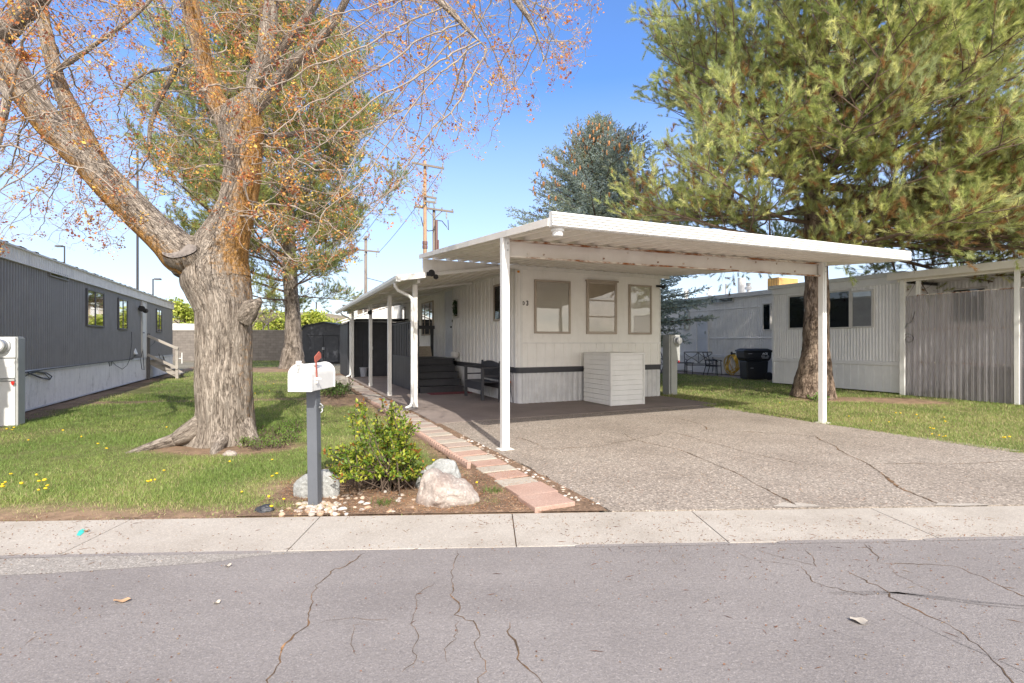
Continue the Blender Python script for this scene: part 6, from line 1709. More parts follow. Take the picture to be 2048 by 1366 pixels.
limbs = {
 'left': ([(432, 560, 38, 7.40), (398, 530, 46, 7.24), (362, 506, 44, 7.14), (335, 482, 38, 7.1), (305, 455, 34, 7.05), (262, 412, 34, 7.0), (215, 366, 34, 6.95), (175, 322, 33, 6.9), (135, 285, 32, 6.85), (101, 250, 31, 6.8), (70, 212, 29, 6.75), (48, 180, 30, 6.7), (24, 140, 30, 6.65), (-5, 100, 30, 6.6), (-60, 45, 27, 6.5), (-150, -40, 20, 6.4)], .17, (-.4, 0, -.6)),
 'left_up': ([(205, 345, 24, 6.93), (175, 300, 25, 6.95), (160, 270, 25, 7.0), (142, 222, 19, 7.05), (125, 185, 16, 7.1), (112, 150, 15, 7.15), (100, 105, 14, 7.2), (88, 50, 13, 7.3), (78, 0, 12, 7.4), (60, -80, 9, 7.6)], .1, (.3, 0, .2)),
 'left_top': ([(0, 75, 20, 6.62), (20, 55, 20, 6.5), (48, 28, 19, 6.4), (80, -5, 17, 6.3), (130, -70, 12, 6.1)], .1, (0, 0, .4)),
 'mid_up': ([(468, 260, 30, 7.3), (452, 232, 25, 7.3), (430, 200, 21, 7.25), (418, 170, 18, 7.2), (408, 140, 17, 7.2), (404, 110, 17, 7.15), (396, 75, 17, 7.1), (387, 45, 17, 7.1), (378, 0, 17, 7.0), (360, -80, 13, 6.9)], .2, (.3, -.1, .1)),
 'right_up': ([(492, 225, 24, 7.35), (508, 195, 17, 7.4), (507, 165, 14, 7.45), (518, 140, 15, 7.5), (532, 90, 15, 7.6), (536, 50, 15, 7.7), (545, 0, 13, 7.9), (560, -60, 10, 8.1)], -.05, (0, 0, .1)),
 'right_bough': ([(505, 215, 17, 7.3), (530, 198, 12, 7.25), (556, 163, 13, 7.15), (585, 128, 13, 7.05), (625, 94, 11, 6.9), (650, 68, 9, 6.85), (668, 45, 8, 6.8), (692, 0, 7, 6.7), (720, -60, 5, 6.6)], .05, (.2, 0, .4)),
 'right_fork': ([(512, 170, 10, 7.4), (545, 120, 9, 7.2), (580, 75, 10, 7.1), (610, 40, 9, 7.0), (640, -10, 8, 6.9)], -.1, (0, 0, .2)),
 'low_dark': ([(500, 290, 8, 7.4), (530, 272, 6, 7.7), (575, 270, 5.5, 8.1), (640, 258, 4, 8.4)], -.4, (0, 0, .1)),
 'drop': ([(372, 98, 6, 7.5), (362, 118, 6, 7.6), (345, 150, 5.5, 7.7), (318, 200, 5, 7.8), (300, 250, 4.5, 7.9), (298, 290, 3.5, 7.9)], -.5, (0, 0, .1)),
 'arc': ([(345, 138, 3.5, 7.7), (305, 140, 3, 7.7), (265, 160, 2.5, 7.7), (245, 185, 2, 7.7)], -.5, (0, 0, .1)),
 'across': ([(112, 142, 5, 7.1), (150, 118, 4.5, 7.1), (205, 78, 4, 7.1), (250, 48, 4, 7.1), (295, 8, 3.5, 7.1), (330, -40, 3, 7.1)], -.3, (0, 0, .1)),
 'bough_right': ([(545, 0, 9, 7.9), (600, -40, 9, 7.2), (780, -60, 9, 6.2), (860, -15, 8, 5.7), (900, 20, 7, 5.5), (935, 60, 4, 5.35), (962, 85, 2, 5.3), (975, 100, .8, 5.3)], .1, (0, 0, .3)),
 'bough_far': ([(780, -60, 9, 6.2), (960, -70, 8, 5.9), (1030, -5, 7, 5.7), (1050, 25, 6, 5.65), (1066, 50, 3, 5.6), (1080, 90, 1.6, 5.6), (1085, 105, .7, 5.6)], .0, (0, 0, .3)),
 'bough_left': ([(-60, 45, 14, 6.5), (-20, 130, 9, 5.9), (15, 190, 8, 5.6), (5, 250, 6, 5.5), (-10, 310, 5, 5.4)], -.2, (0, 0, .1)),
}
nodes = []
for nm, (L, lich, ld) in limbs.items():
    P, Rr = px_path(L)
    big = L[0][2] > 12
    v, q, c = limb_arrays(P, np.array(Rr) * (.90 if nm[:4] == 'left' else .95), 110 if big else 14, .018 if big else .06, .045, len(nm) * 7, lich - .06, ld, None, 6.0, .3 if big else 0)
    arr_mesh('limb', v, q, BARK_MAPLE, mp, c[:, :3], smooth=True, vec=c[:, 3:])
    P = np.array(P); d = np.linalg.norm(np.diff(P, axis=0), axis=1)
    for i in range(len(P) - 1):
        if nm == 'left' and i < 4: continue
        for t in np.arange(0, 1, .09 / max(d[i], .09)): nodes.append(P[i] + (P[i + 1] - P[i]) * t)
P, _ = px_path(trunk[16:])
for i in range(len(P) - 1):
    for t in np.arange(0, 1, .3): nodes.append(np.array(P[i]) * (1 - t) + np.array(P[i + 1]) * t)

BOUGH = plain('conifer_bough', (.15, .105, .08), .9, var=.4, scale=9, bump=.4)
# ---- fine branches: grow towards scattered points (space colonisation)
low = lambda u: np.interp(u, [-200, 0, 60, 120, 200, 250, 290, 330, 400, 450, 540, 600, 660, 700, 740, 790, 850, 880, 915, 965, 1010, 1065, 1120, 1160, 1185, 1200],
                          [520, 520, 470, 500, 520, 520, 420, 380, 470, 500, 560, 575, 590, 560, 470, 450, 440, 360, 330, 290, 250, 230, 195, 170, 95, 0])
def attractors(n):
    out = np.zeros((0, 3))
    while len(out) < n:
        m = n * 6
        y = rng.uniform(4.9, 10.2, m); u = rng.uniform(-260, 1200, m); v = rng.uniform(-160, 600, m)
        lim = low(u) * (1 - .10 * np.abs(y - 7.2) / 3) + rng.normal(0, 18, m)
        keep = v < lim
        # the crown is a rounded mass: shallower at its sides
        x = (u - CU) / FPX * y; z = EYE + (HOR - v) / FPX * y
        e = np.sqrt(((x + 3.9) / 5.9) ** 2 + ((y - 7.4) / 4.0) ** 2)
        keep &= e < 1.0
        keep &= rng.uniform(0, 1, m) < np.clip(.35 + .5 * (lim - v) / 300, .35, 1) * np.where(u > 850, .8, 1.0)
        # airy window of sky between the left limb and the stem
        hole = np.exp(-(((u - 285) / 75) ** 2 + ((v - 120) / 170) ** 2))
        keep &= rng.uniform(0, 1, m) > .55 * hole
        out = np.concatenate([out, np.stack([x, y, z], 1)[keep]])
    return out[:n]
A = attractors(7600)
N = [np.array(p) for p in nodes]; PAR = [-1] * len(N)
best = np.full(len(A), 1e9); bi = np.zeros(len(A), int)
alive = np.ones(len(A), bool)
def relax(new_i):
    P_ = np.array([N[i] for i in new_i])
    idx = np.where(alive)[0]
    for s0 in range(0, len(P_), 400):
        D = np.linalg.norm(A[idx][:, None] - P_[None, s0:s0 + 400], axis=2)
        j = D.argmin(1); dm = D[np.arange(len(idx)), j]
        m = dm < best[idx]
        best[idx[m]] = dm[m]; bi[idx[m]] = np.array(new_i)[s0 + j[m]]
relax(list(range(len(N))))
STEP, KILL = .085, .11
for it in range(110):
    idx = np.where(alive & (best < 2.2))[0]
    if len(idx) < 30: break
    own = bi[idx]; order = np.argsort(own, kind='stable'); idx, own = idx[order], own[order]
    starts = np.concatenate([[0], np.where(np.diff(own))[0] + 1, [len(own)]])
    new = []
    for s0, s1 in zip(starts[:-1], starts[1:]):
        i = own[s0]; p = N[i]
        d = unit(A[idx[s0:s1]] - p).sum(0)
        if PAR[i] >= 0: d = unit(d) + .35 * unit(p - N[PAR[i]])
        d = unit(d) + rng.normal(0, .12, 3); q = p + unit(d) * STEP
        N.append(q); PAR.append(i); new.append(len(N) - 1)
    relax(new)
    alive &= best > KILL
n0 = len(nodes)
Nn = np.array(N); Pa = np.array(PAR)
w = np.zeros(len(Nn)); child = np.zeros(len(Nn), int)
for i in range(len(Nn) - 1, n0 - 1, -1):
    if child[i] == 0: w[i] = .0026 ** 2.1
    w[Pa[i]] += w[i]; child[Pa[i]] += 1
rr = np.minimum(w ** (1 / 2.1), .03)
ii = np.arange(n0, len(Nn))
V, Q = segs_mesh(Nn[Pa[ii]], Nn[ii], np.where(Pa[ii] >= n0, rr[Pa[ii]], rr[ii]), rr[ii], 4)
# short side spurs so the twigs fork as fine as in life
thin = ii[(rr[ii] < .006)]
sp = thin[rng.uniform(0, 1, len(thin)) < .62]
dsp = unit(unit(Nn[sp] - Nn[Pa[sp]]) * .7 + rng.normal(0, .7, (len(sp), 3)))
Ls = rng.uniform(.04, .17, len(sp)); tips = Nn[sp] + dsp * Ls[:, None]
V2, Q2 = segs_mesh(Nn[sp], tips, np.full(len(sp), .0022), np.full(len(sp), .0015), 3)
Q2 = Q2 + len(V)
ob = arr_mesh('twigs', np.concatenate([V, V2]), np.concatenate([Q, Q2]), TWIG, mp)
# flower clusters on tips
ends = np.concatenate([tips, Nn[ii[(child[ii] == 0)]]])
ends = ends[rng.uniform(0, 1, len(ends)) < .42]
m = 13
cc = np.repeat(ends, m, 0) + rng.normal(0, .030, (len(ends) * m, 3)) + np.array([0, 0, -.008])
d = unit(rng.normal(0, 1, (len(cc), 3))); nr = unit(rng.normal(0, 1, (len(cc), 3)))
age = np.repeat(rng.uniform(0, 1, len(ends)) + .25 * vnoise(ends, .8, 77), m)
pal = np.array([(.56, .22, .08), (.66, .33, .10), (.74, .47, .11), (.34, .12, .07), (.74, .55, .14)])
pi = np.where(age < .28, 3, np.where(age < .55, 0, np.where(age < .8, 1, np.where(age < 1.0, 2, 4))))
jit = rng.uniform(0, 1, len(cc)); pi = np.where(jit < .25, rng.integers(0, 5, len(cc)), pi)
s_ = rng.uniform(.015, .037, len(cc)) * np.repeat(rng.uniform(.55, 1.35, len(ends)), m)
V, T, C = leaf_quads(cc, d, nr, s_, s_ * .7, pal[pi] * rng.uniform(.75, 1.25, (len(cc), 1)))
arr_mesh('blossoms', V, T, PETAL, mp, C)
print('maple nodes', len(Nn), 'clusters', len(ends))

# ------------------------------------------------------------------ conifers
def curve_pts(p0, d0, L, n, up, wob, r):
    """branch that bends towards up"""
    pts = [np.array(p0, float)]; d = unit(np.array(d0, float))
    for i in range(n):
        d = unit(d + np.array([0, 0, up]) / n + r.normal(0, wob, 3)); pts.append(pts[-1] + d * L / n)
    return np.array(pts)
def needle_mesh(pos, axis, L, per, nl, nw, ang, colr, r, spread=1.0):
    """needles standing round shoots: thin blades"""
    n = len(pos); k = n * per
    ax = np.repeat(axis, per, 0); p = np.repeat(pos, per, 0)
    s = r.uniform(0, 1, k); s = np.where(s < .25, r.uniform(.85, 1, k), s)
    rd = unit(np.cross(ax, unit(r.normal(0, 1, (k, 3)))))
    a = ang * (1.15 - .75 * s) * r.uniform(.75, 1.25, k)
    d = ax * np.cos(a)[:, None] + rd * np.sin(a)[:, None]
    base = p + ax * (np.repeat(L, per) * s)[:, None]
    ln = np.repeat(nl, per) * r.uniform(.75, 1.15, k)
    sd = unit(np.cross(d, unit(r.normal(0, 1, (k, 3))))) * (nw / 2)
    V = np.stack([base - sd, base + sd, base + d * ln[:, None]], 1).reshape(-1, 3)
    T = np.arange(k * 3).reshape(-1, 3)
    C = np.repeat(np.repeat(colr, per, 0) * r.uniform(.8, 1.2, (k, 1)), 3, 0)
    return V, T, C

def pine(root, base, H, r0, lo, hi, Rf, n_br, seed, bark, per, nl, nw, shoot_step, pal, dead=.1, lean=(0, 0), el=(.0, .9), lat=.42, sub=True, extra=None, more=()):
    """trunk as a limb; whorled boughs with laterals and needle shoots. Rf(t, az) = bough length"""
    r = np.random.default_rng(seed)
    zz = np.linspace(0, H, 14); cx = base[0] + lean[0] * zz / H + .08 * np.sin(zz * .7); cy = base[1] + lean[1] * zz / H
    P = np.stack([cx, cy, zz], 1); Rr = r0 * (1 - zz / H * .93) * (1 + .55 * np.exp(-zz / .35))
    v, q, c = limb_arrays(P, Rr, 40, .07, .10, seed, -.6, (0, 0, 0), None, 3.0)
    arr_mesh('trunk', v, q, bark, root, c[:, :3], smooth=True, vec=c[:, 3:])
    S0, S1, R0, R1 = [], [], [], []; sp, sa, age = [], [], []
    def add(pts, ra, rb):
        m = len(pts) - 1
        for i in range(m):
            S0.append(pts[i]); S1.append(pts[i + 1]); R0.append(ra + (rb - ra) * i / m); R1.append(ra + (rb - ra) * (i + 1) / m)
    def shoots(pts, t0, step):
        d = np.linalg.norm(np.diff(pts, axis=0), axis=1); L = d.sum(); s = np.concatenate([[0], np.cumsum(d)])
        for x in np.arange(t0 * L, L, step):
            i = min(np.searchsorted(s, x, 'right') - 1, len(d) - 1); p = pts[i] + (pts[i + 1] - pts[i]) * ((x - s[i]) / d[i])
            ax = unit(pts[i + 1] - pts[i]); sp.append(p); sa.append(unit(ax * .8 + r.normal(0, .38, 3) + np.array([0, 0, .42]))); age.append(x / L)
        sp.append(pts[-1]); sa.append(unit(pts[-1] - pts[-2])); age.append(1.0)
    ga = 0
    for k in range(n_br + len(more)):
        if k < n_br:
            t = (k + r.uniform(0, 1)) / n_br; h = lo + (hi - lo) * t
            ga += 2.4 + r.normal(0, .25); az = ga
            L = Rf(t, az % (2 * np.pi)) * r.uniform(.78, 1.12)
            e = el[0] + (el[1] - el[0]) * t + r.normal(0, .10)
        else:
            h, az, L, e = more[k - n_br]; t = .05
        p0 = np.array([np.interp(h, zz, cx), np.interp(h, zz, cy), h])
        d0 = np.array([np.cos(az) * np.cos(e), np.sin(az) * np.cos(e), np.sin(e)])
        pts = curve_pts(p0, d0, L, 9, .55 if .06 < t < .75 else .25, .05, r)
        rb = max(.014, .0115 * L * (1.15 - .4 * t)); add(pts, rb, .008)
        shoots(pts, .62, shoot_step)
        side_ = 1; s = .22
        while s < .97:
            i = min(int(s * 9), 8); p = pts[i] + (pts[i + 1] - pts[i]) * (s * 9 - i); ax = unit(pts[i + 1] - pts[i])
            lat_d = unit(np.cross(ax, np.array([0, 0, 1.0]))) * side_; side_ = -side_
            dd = unit(ax * .75 + lat_d * .8 + np.array([0, 0, r.normal(.05, .22)])); Ll = L * lat * (1.1 - .75 * s) * r.uniform(.6, 1.2) + .15
            lp = curve_pts(p, dd, Ll, 5, .35, .08, r); add(lp, max(.008, .010 * Ll), .004); shoots(lp, .42, shoot_step)
            if sub and Ll > .5:
                for q_ in range(int(Ll / .22)):
                    f = r.uniform(.25, .95); i2 = min(int(f * 5), 4); p2 = lp[i2] + (lp[i2 + 1] - lp[i2]) * (f * 5 - i2); a2 = unit(lp[i2 + 1] - lp[i2])
                    l2 = curve_pts(p2, unit(a2 * .6 + r.normal(0, .5, 3) + np.array([0, 0, .2])), Ll * r.uniform(.2, .45), 3, .3, .08, r); add(l2, .005, .003); shoots(l2, .3, shoot_step)
            s += r.uniform(.05, .10) * (2.6 / max(L, 1.2)) ** .5
    V, Q = segs_mesh(S0, S1, R0, R1, 5)
    arr_mesh('boughs', V, Q, BOUGH, root)
    sp, sa, age = np.array(sp), np.array(sa), np.array(age)
    k = vnoise(sp, .75, seed + 9) + .5 * vnoise(sp, 1.7, seed + 8) + r.uniform(-.25, .25, len(sp)) > -.42; sp, sa, age = sp[k], sa[k], age[k]
    if extra is not None:
        k = extra(sp); sp, sa, age = sp[k], sa[k], age[k]
    n = len(sp)
    pal = np.array(pal); patch = vnoise(sp, .9, seed + 3) * .5 + r.uniform(0, 1, n)
    ci = np.clip((patch * len(pal)).astype(int), 0, len(pal) - 1)
    colr = pal[ci] * r.uniform(.75, 1.25, (n, 1))
    m = r.uniform(0, 1, n) < dead * (1.6 - age) * np.clip(1.5 - (sp[:, 2] - lo) / (hi - lo) * 2.2, .25, 1.5)
    colr[m] = np.array((.34, .20, .085)) * r.uniform(.6, 1.3, (m.sum(), 1))
    Ls = r.uniform(.16, .34, n) * (nl / .125)
    V, T, C = needle_mesh(sp, sa, Ls, per, np.full(n, nl), nw, .95, colr, r)
    arr_mesh('needles', V, T, NEEDLE, root, C)
    print(root.name, 'shoots', n, 'needles', n * per)

pR = thing('pine_tree', 'large sunlit pine with long yellow green needles and reddish trunk right of the carport', 'tree', (PINE_R[0], PINE_R[1], 0))
def RfR(t, az):
    L = np.interp(t, [0, .12, .3, .5, .75, 1.0], [4.2, 5.2, 5.6, 4.7, 2.6, .5])
    if np.cos(az) > .2: L *= 1.22
    return L
def cutR(p):                                       # keep the crown off the carport roof
    a, b = LX(p[:, 0], p[:, 1]), LY(p[:, 0], p[:, 1])
    return ~((a < 4.9) & (p[:, 2] < 4.15 + .3 * np.maximum(0, 4.9 - a) * .4))
GREEN = [(.30, .355, .125), (.45, .49, .175), (.57, .595, .235), (.67, .67, .31), (.46, .51, .25)]
pine(pR, PINE_R, 15.0, .34, 3.6, 14.8, RfR, 66, 101, BARK_PINE, 78, .125, .0068, .150, GREEN, .17, (.25, .1), (-.12, .95), lat=.50, extra=cutR,
     more=[(3.9 + .33 * i, -1.57 + (.9 if i % 2 else -.9) * (.3 + .1 * (i % 4)), 1.5 + .12 * (i % 5), -.25 + .06 * (i % 3)) for i in range(13)] + [(4.3, .0, 6.2, -.34), (4.7, -.3, 6.6, -.33), (4.1, -.55, 6.0, -.28), (5.0, .3, 6.2, -.36), (4.5, -.15, 4.2, -.4), (5.3, -.1, 7.0, -.25), (5.6, -.5, 7.0, -.22), (4.6, -.15, 5.4, -.22), (5.2, -.45, 5.8, -.2), (4.2, -.75, 5.0, -.16), (5.6, .15, 6.0, -.15), (5.0, -1.1, 4.4, -.05), (5.8, -1.5, 4.2, -.02), (5.4, -1.9, 4.4, .0), (6.4, -1.3, 4.6, .05), (6.9, -1.75, 4.4, .08), (4.9, 2.9, 4.6, .02), (5.5, -2.4, 4.6, .03), (6.2, -.7, 5.8, -.1), (7.0, -.3, 6.0, -.05), (7.6, -1.55, 4.4, .12), (8.4, -1.2, 4.5, .15)])
pL = thing('pine_tree', 'tall pine behind the maple with thick grey trunk beside the dark sheds', 'tree', (PINE_L[0], PINE_L[1], 0))
def RfL(t, az):
    L = np.interp(t, [0, .10, .25, .5, .75, .92, 1.0], [4.0, 6.0, 7.4, 7.6, 6.4, 3.0, .8])
    return L * (1.12 if np.cos(az) < 0 else .88)
GREEN_L = [(.26, .31, .10), (.37, .41, .13), (.48, .50, .17), (.58, .57, .22), (.32, .37, .15)]
pine(pL, PINE_L, 19.5, .47, 3.6, 19.2, RfL, 84, 111, BARK_GREY, 28, .21, .021, .38, GREEN_L, .14, (-.4, 0), (.05, .85), lat=.40)

# ---- blue spruce behind the carport
SPc = l2w(6.6, 6.3)
sp_t = thing('spruce_tree', 'blue green spruce hung with orange brown cones behind the carport roof', 'tree', (SPc[0], SPc[1], 0))
r = np.random.default_rng(131)
Hs = 10.3
zz = np.linspace(0, Hs, 10); P = np.stack([np.full(10, SPc[0]), np.full(10, SPc[1]), zz], 1)
v, q, c = limb_arrays(P, .24 * (1 - zz / Hs * .95), 20, .12, .08, 3, -.6)
arr_mesh('trunk', v, q, BARK_GREY, sp_t, c[:, :3], smooth=True, vec=c[:, 3:])
S0, S1, R0, R1 = [], [], [], []; bp, bd_, bl = [], [], []; cones = []
for k in range(330):
    t = (k + .5) / 330; h = 1.3 + (Hs - 1.4) * t ** .92; az = k * 2.4 + r.normal(0, .2)
    L = np.interp(h, [1.3, 2.2, 4.5, 6.5, 7.7, 8.6, 9.6, 10.3], [3.6, 4.1, 3.8, 3.3, 2.6, 1.7, .85, .3]) * r.uniform(.75, 1.12)
    e = np.interp(t, [0, .5, 1], [-.12, .08, .9])
    pts = curve_pts((SPc[0], SPc[1], h), (np.cos(az) * np.cos(e), np.sin(az) * np.cos(e), np.sin(e)), L, 7, .22, .04, r)
    for i in range(7): S0.append(pts[i]); S1.append(pts[i + 1]); R0.append(.012 * L * (1 - i / 7) + .004); R1.append(.012 * L * (1 - (i + 1) / 7) + .004)
    s = .18; sd_ = 1
    while s < 1:
        i = min(int(s * 7), 6); p = pts[i] + (pts[i + 1] - pts[i]) * (s * 7 - i); ax = unit(pts[i + 1] - pts[i])
        for sd_ in (-1, 1):
            lt_ = unit(np.cross(ax, [0, 0, 1.])) * sd_; Ll = (.16 + .26 * L * (1 - s)) * r.uniform(.6, 1.2)
            dd = unit(ax * .8 + lt_ * .75 + np.array([0, 0, r.normal(-.05, .2)]))
            m_ = max(1, int(Ll / .10))
            for j in range(m_):
                bp.append(p + dd * Ll * j / m_); bd_.append(unit(dd + r.normal(0, .35, 3))); bl.append(.16)
        bp.append(p); bd_.append(unit(ax + r.normal(0, .35, 3))); bl.append(.15)
        if h > 7.9 and r.uniform() < .34 or (h > 6.2 and s > .75 and r.uniform() < .26): cones.append(p + r.normal(0, .06, 3))
        s += .11 / max(L, .5)
    bp.append(pts[-1]); bd_.append(unit(pts[-1] - pts[-2])); bl.append(.18)
V, Q = segs_mesh(S0, S1, R0, R1, 4); arr_mesh('boughs', V, Q, BOUGH, sp_t)
bp, bd_, bl = np.array(bp), np.array(bd_), np.array(bl)
pal = np.array([(.32, .39, .36), (.43, .51, .47), (.54, .61, .57), (.34, .39, .28), (.47, .51, .38)])
colr = pal[np.clip(((vnoise(bp, 1.2, 7) * .5 + r.uniform(0, 1, len(bp))) * 5).astype(int), 0, 4)] * r.uniform(.75, 1.2, (len(bp), 1))
V, T, C = needle_mesh(bp, bd_, bl, 20, np.full(len(bp), .060), .021, 1.1, colr, r)
arr_mesh('needles', V, T, NEEDLE, sp_t, C)
cones = np.array(cones); n = len(cones)
t6 = np.arange(6) * np.pi / 3
prof = np.array([(.004, 0), (.022, -.02), (.026, -.055), (.018, -.10), (.002, -.13)]) * 1.5
ringv = np.stack([np.stack([p * np.cos(t6), p * np.sin(t6), np.full(6, z)], 1) for p, z in prof]).reshape(-1, 3)
fq = np.array([[a * 6 + b, a * 6 + (b + 1) % 6, a * 6 + 6 + (b + 1) % 6, a * 6 + 6 + b] for a in range(4) for b in range(6)])
V = (cones[:, None] + ringv[None] + 0).reshape(-1, 3); Q = (np.arange(n)[:, None, None] * 30 + fq[None]).reshape(-1, 4)
C = np.repeat(np.array([(.62, .32, .14)]) * r.uniform(.6, 1.3, (n, 1)), 30, 0)
tag(arr_mesh('cones', V, Q, PETAL, sp_t, C, smooth=True), kind='stuff')
print('spruce sprigs', len(bp), 'cones', n)

# ------------------------------------------------------------------ trees beyond the wall
def leafy_tree(name, label, base, H, Rx, n, pal, leaf, seed, trunk=.18, bare=False, group=None):
    r = np.random.default_rng(seed)
    root = thing(name, label, 'tree', (*base, 0), group=group)
    S0, S1, R0, R1 = [], [], [], []; ends = []
    def grow(p, d, L, rad_, lev):
        q = p + d * L; S0.append(p); S1.append(q); R0.append(rad_); R1.append(rad_ * .7)
        if lev == 0: ends.append(q); return
        for k in range(3 if lev > 1 else 4):
            grow(q, unit(d * .75 + r.normal(0, .55, 3) + np.array([0, 0, .22])), L * r.uniform(.6, .85), rad_ * .6, lev - 1)
    grow(np.array([*base, 0.0]), np.array([0, 0, 1.0]), H * .26, trunk, 4)
    S0, S1 = np.array(S0), np.array(S1)
    top = max(S1[:, 2].max(), .1); k = H / top; wx = np.abs(S1[:, 0] - base[0]).max() + .1; kx = Rx / wx
    def fit(P):
        P = np.array(P); P[:, 2] *= k; P[:, 0] = base[0] + (P[:, 0] - base[0]) * kx; P[:, 1] = base[1] + (P[:, 1] - base[1]) * kx; return P
    V, Q = segs_mesh(fit(S0), fit(S1), R0, R1, 5); arr_mesh('trunk', V, Q, TWIG_DARK if not bare else TWIG, root)
    if n:
        E = fit(ends); c = E[r.integers(0, len(E), n)] + r.normal(0, .34, (n, 3)) * [1, 1, .8]
        d = unit(r.normal(0, 1, (n, 3))); nr = unit(r.normal(0, 1, (n, 3)))
        pal_ = np.array(pal); colr = pal_[r.integers(0, len(pal_), n)] * r.uniform(.75, 1.25, (n, 1)); s = leaf * r.uniform(.7, 1.3, n)
        V, T, C = leaf_quads(c, d, nr, s, s * .7, colr); arr_mesh('crown', V, T, LEAF, root, C)
YG = [(.36, .42, .06), (.46, .50, .09), (.26, .33, .05), (.55, .56, .14)]
leafy_tree('leafy_tree', 'yellow green spring tree beyond the block wall at the end of the grey home', at(362, 685, 52)[:2], 5.4, 2.6, 3200, YG, .30, 201)
leafy_tree('leafy_tree', 'pale yellow green tree beyond the block wall right of the maple trunk', at(548, 685, 55)[:2], 4.8, 2.6, 2600, YG, .30, 202)
leafy_tree('leafy_tree', 'yellow green tree beyond the block wall right of the pine trunk', at(622, 685, 56)[:2], 4.6, 2.2, 2600, YG, .30, 203)
leafy_tree('bare_tree', 'bare grey branching tree beyond the block wall between maple and pine', at(519, 685, 46)[:2], 4.9, 2.4, 500, [(.35, .22, .14)], .12, 204, .16, True)
leafy_tree('bare_tree', 'thin bare tree beyond the wall behind the grey home roof', at(228, 685, 60)[:2], 7.6, 3.0, 300, [(.30, .22, .16)], .12, 206, .12, True)
leafy_tree('bare_tree', 'thin bare tree standing behind the utility pole and the porch roof', at(752, 685, 60)[:2], 7.0, 2.4, 0, [], .1, 207, .10, True)
leafy_tree('leafy_tree', 'yellow green bush tree low beyond the barn shed', at(676, 685, 60)[:2], 3.9, 2.0, 1600, YG, .28, 208)

# ------------------------------------------------------------------ hill, far building, poles
n = 80
X = np.linspace(-420, 260, n); Yh = np.linspace(200, 420, 16)
XX, YY = np.meshgrid(X, Yh); pp_ = np.stack([XX.ravel(), YY.ravel(), 0 * XX.ravel()], 1)
prof = np.interp((XX.ravel() - 0) / YY.ravel() * FPX + CU, [0, 300, 480, 560, 660, 740, 820, 1100, 1400, 2048], [8, 14, 20, 22, 19, 16, 13, 10, 8, 6])
Z = prof * np.sin(np.clip((YY.ravel() - 200) / 130, 0, 1) * np.pi / 2) * (1 + .12 * vnoise(pp_, .02, 3) + .08 * vnoise(pp_, .06, 4)) - .5
idx = np.arange(n * 16).reshape(16, n)
Q = np.stack([idx[:-1, :-1], idx[:-1, 1:], idx[1:, 1:], idx[1:, :-1]], -1).reshape(-1, 4)
tag(arr_mesh('hill', np.stack([XX.ravel(), YY.ravel(), Z], 1), Q, HILL, None, None, True), kind='structure')
nS = 2600
xs = rng.uniform(-260, 120, nS); ys = rng.uniform(190, 260, nS)
pr2 = np.interp(xs / ys * FPX + CU, [0, 300, 480, 560, 660, 740, 820, 1100], [8, 14, 20, 22, 19, 16, 13, 10])
zs = pr2 * np.sin(np.clip((ys - 200) / 130, 0, 1) * np.pi / 2) + .3
c = np.repeat(np.stack([xs, ys, zs], 1), 8, 0) + rng.normal(0, .9, (nS * 8, 3)) * [1.3, 1, .6]
V, T, C = leaf_quads(c, unit(rng.normal(0, 1, c.shape)), unit(rng.normal(0, 1, c.shape)), rng.uniform(.8, 1.8, len(c)), rng.uniform(.6, 1.2, len(c)), np.array([(.16, .15, .07), (.24, .22, .10), (.20, .15, .10)])[rng.integers(0, 3, len(c))])
tag(arr_mesh('far_scrub', V, T, LEAF, None, C), kind='stuff')

ap = thing('apartment_building', 'distant tan apartment building with rows of balconies beyond the closet', 'building', (-22, 75, 0))
y = 75; x0 = at(698, 650, y).x; x1 = at(745, 650, y).x + 6; zt = at(700, 614, y).z
mb = MB(WORLD); mb.box(x0, x1, y, y + 10, 0, zt); mb.build('wall', paint('tan_stucco', (.42, .33, .22)), ap)
mb = MB(WORLD); mb.box(x0 - .5, x1 + .5, y - 1.5, y + 10.5, zt, zt + .25); mb.build('roof', DARK_FRAME, ap)
for f in range(3):
    z = zt - 2.0 - f * 2.0
    for k in range(6):
        a = x0 + .3 + k * 1.55
        mb = MB(WORLD); mb.box(a, a + 1.2, y - 1.2, y, z - .1, z); 
        for q in range(7): mb.box(a + q * .19, a + q * .19 + .05, y - 1.2, y - 1.15, z, z + .75)
        mb.box(a, a + 1.2, y - 1.22, y - 1.14, z + .75, z + .82)
        bal = mb.build('balcony', WHITE_TRIM, ap)
        mb = MB(WORLD); mb.box(a + .2, a + 1.0, y - .05, y - .01, z, z + 1.6); mb.build('window', GLASS_MIRROR, ap)
def lamp(name, label, u, vtop, y, r, arm=0, head=True, cat='street lamp'):
    p = at(u, vtop, y); t = thing(name, label, cat, (p.x, y, 0))
    mb = MB(WORLD); mb.tube([(p.x, y, 0), (p.x, y, p.z)], [r * 1.3, r], 8); mb.build('pole', plain('dark_bronze_pole', (.05, .045, .045), .5), t)
    if head:
        mb = MB(WORLD); mb.tube([(p.x, y, p.z - .05), (p.x + arm * .4, y, p.z)], .05, 6); mb.box(p.x + min(arm * .3, arm * 1.25), p.x + max(arm * .3, arm * 1.25), y - .2, y + .2, p.z - .12, p.z + .08); mb.build('lamp_head', DARK_FRAME, t, bevel=.04)
lamp('street_lamp', 'bronze street lamp above the far end of the grey home roof', 306, 558, 62, .075, .75)
lamp('street_lamp', 'small street lamp above the middle of the grey home roof', 129, 492, 62, .075, -.85)
lamp('flag_pole', 'tall dark pole rising behind the grey home roof', 275, 300, 55, .10, 0, False, 'pole')
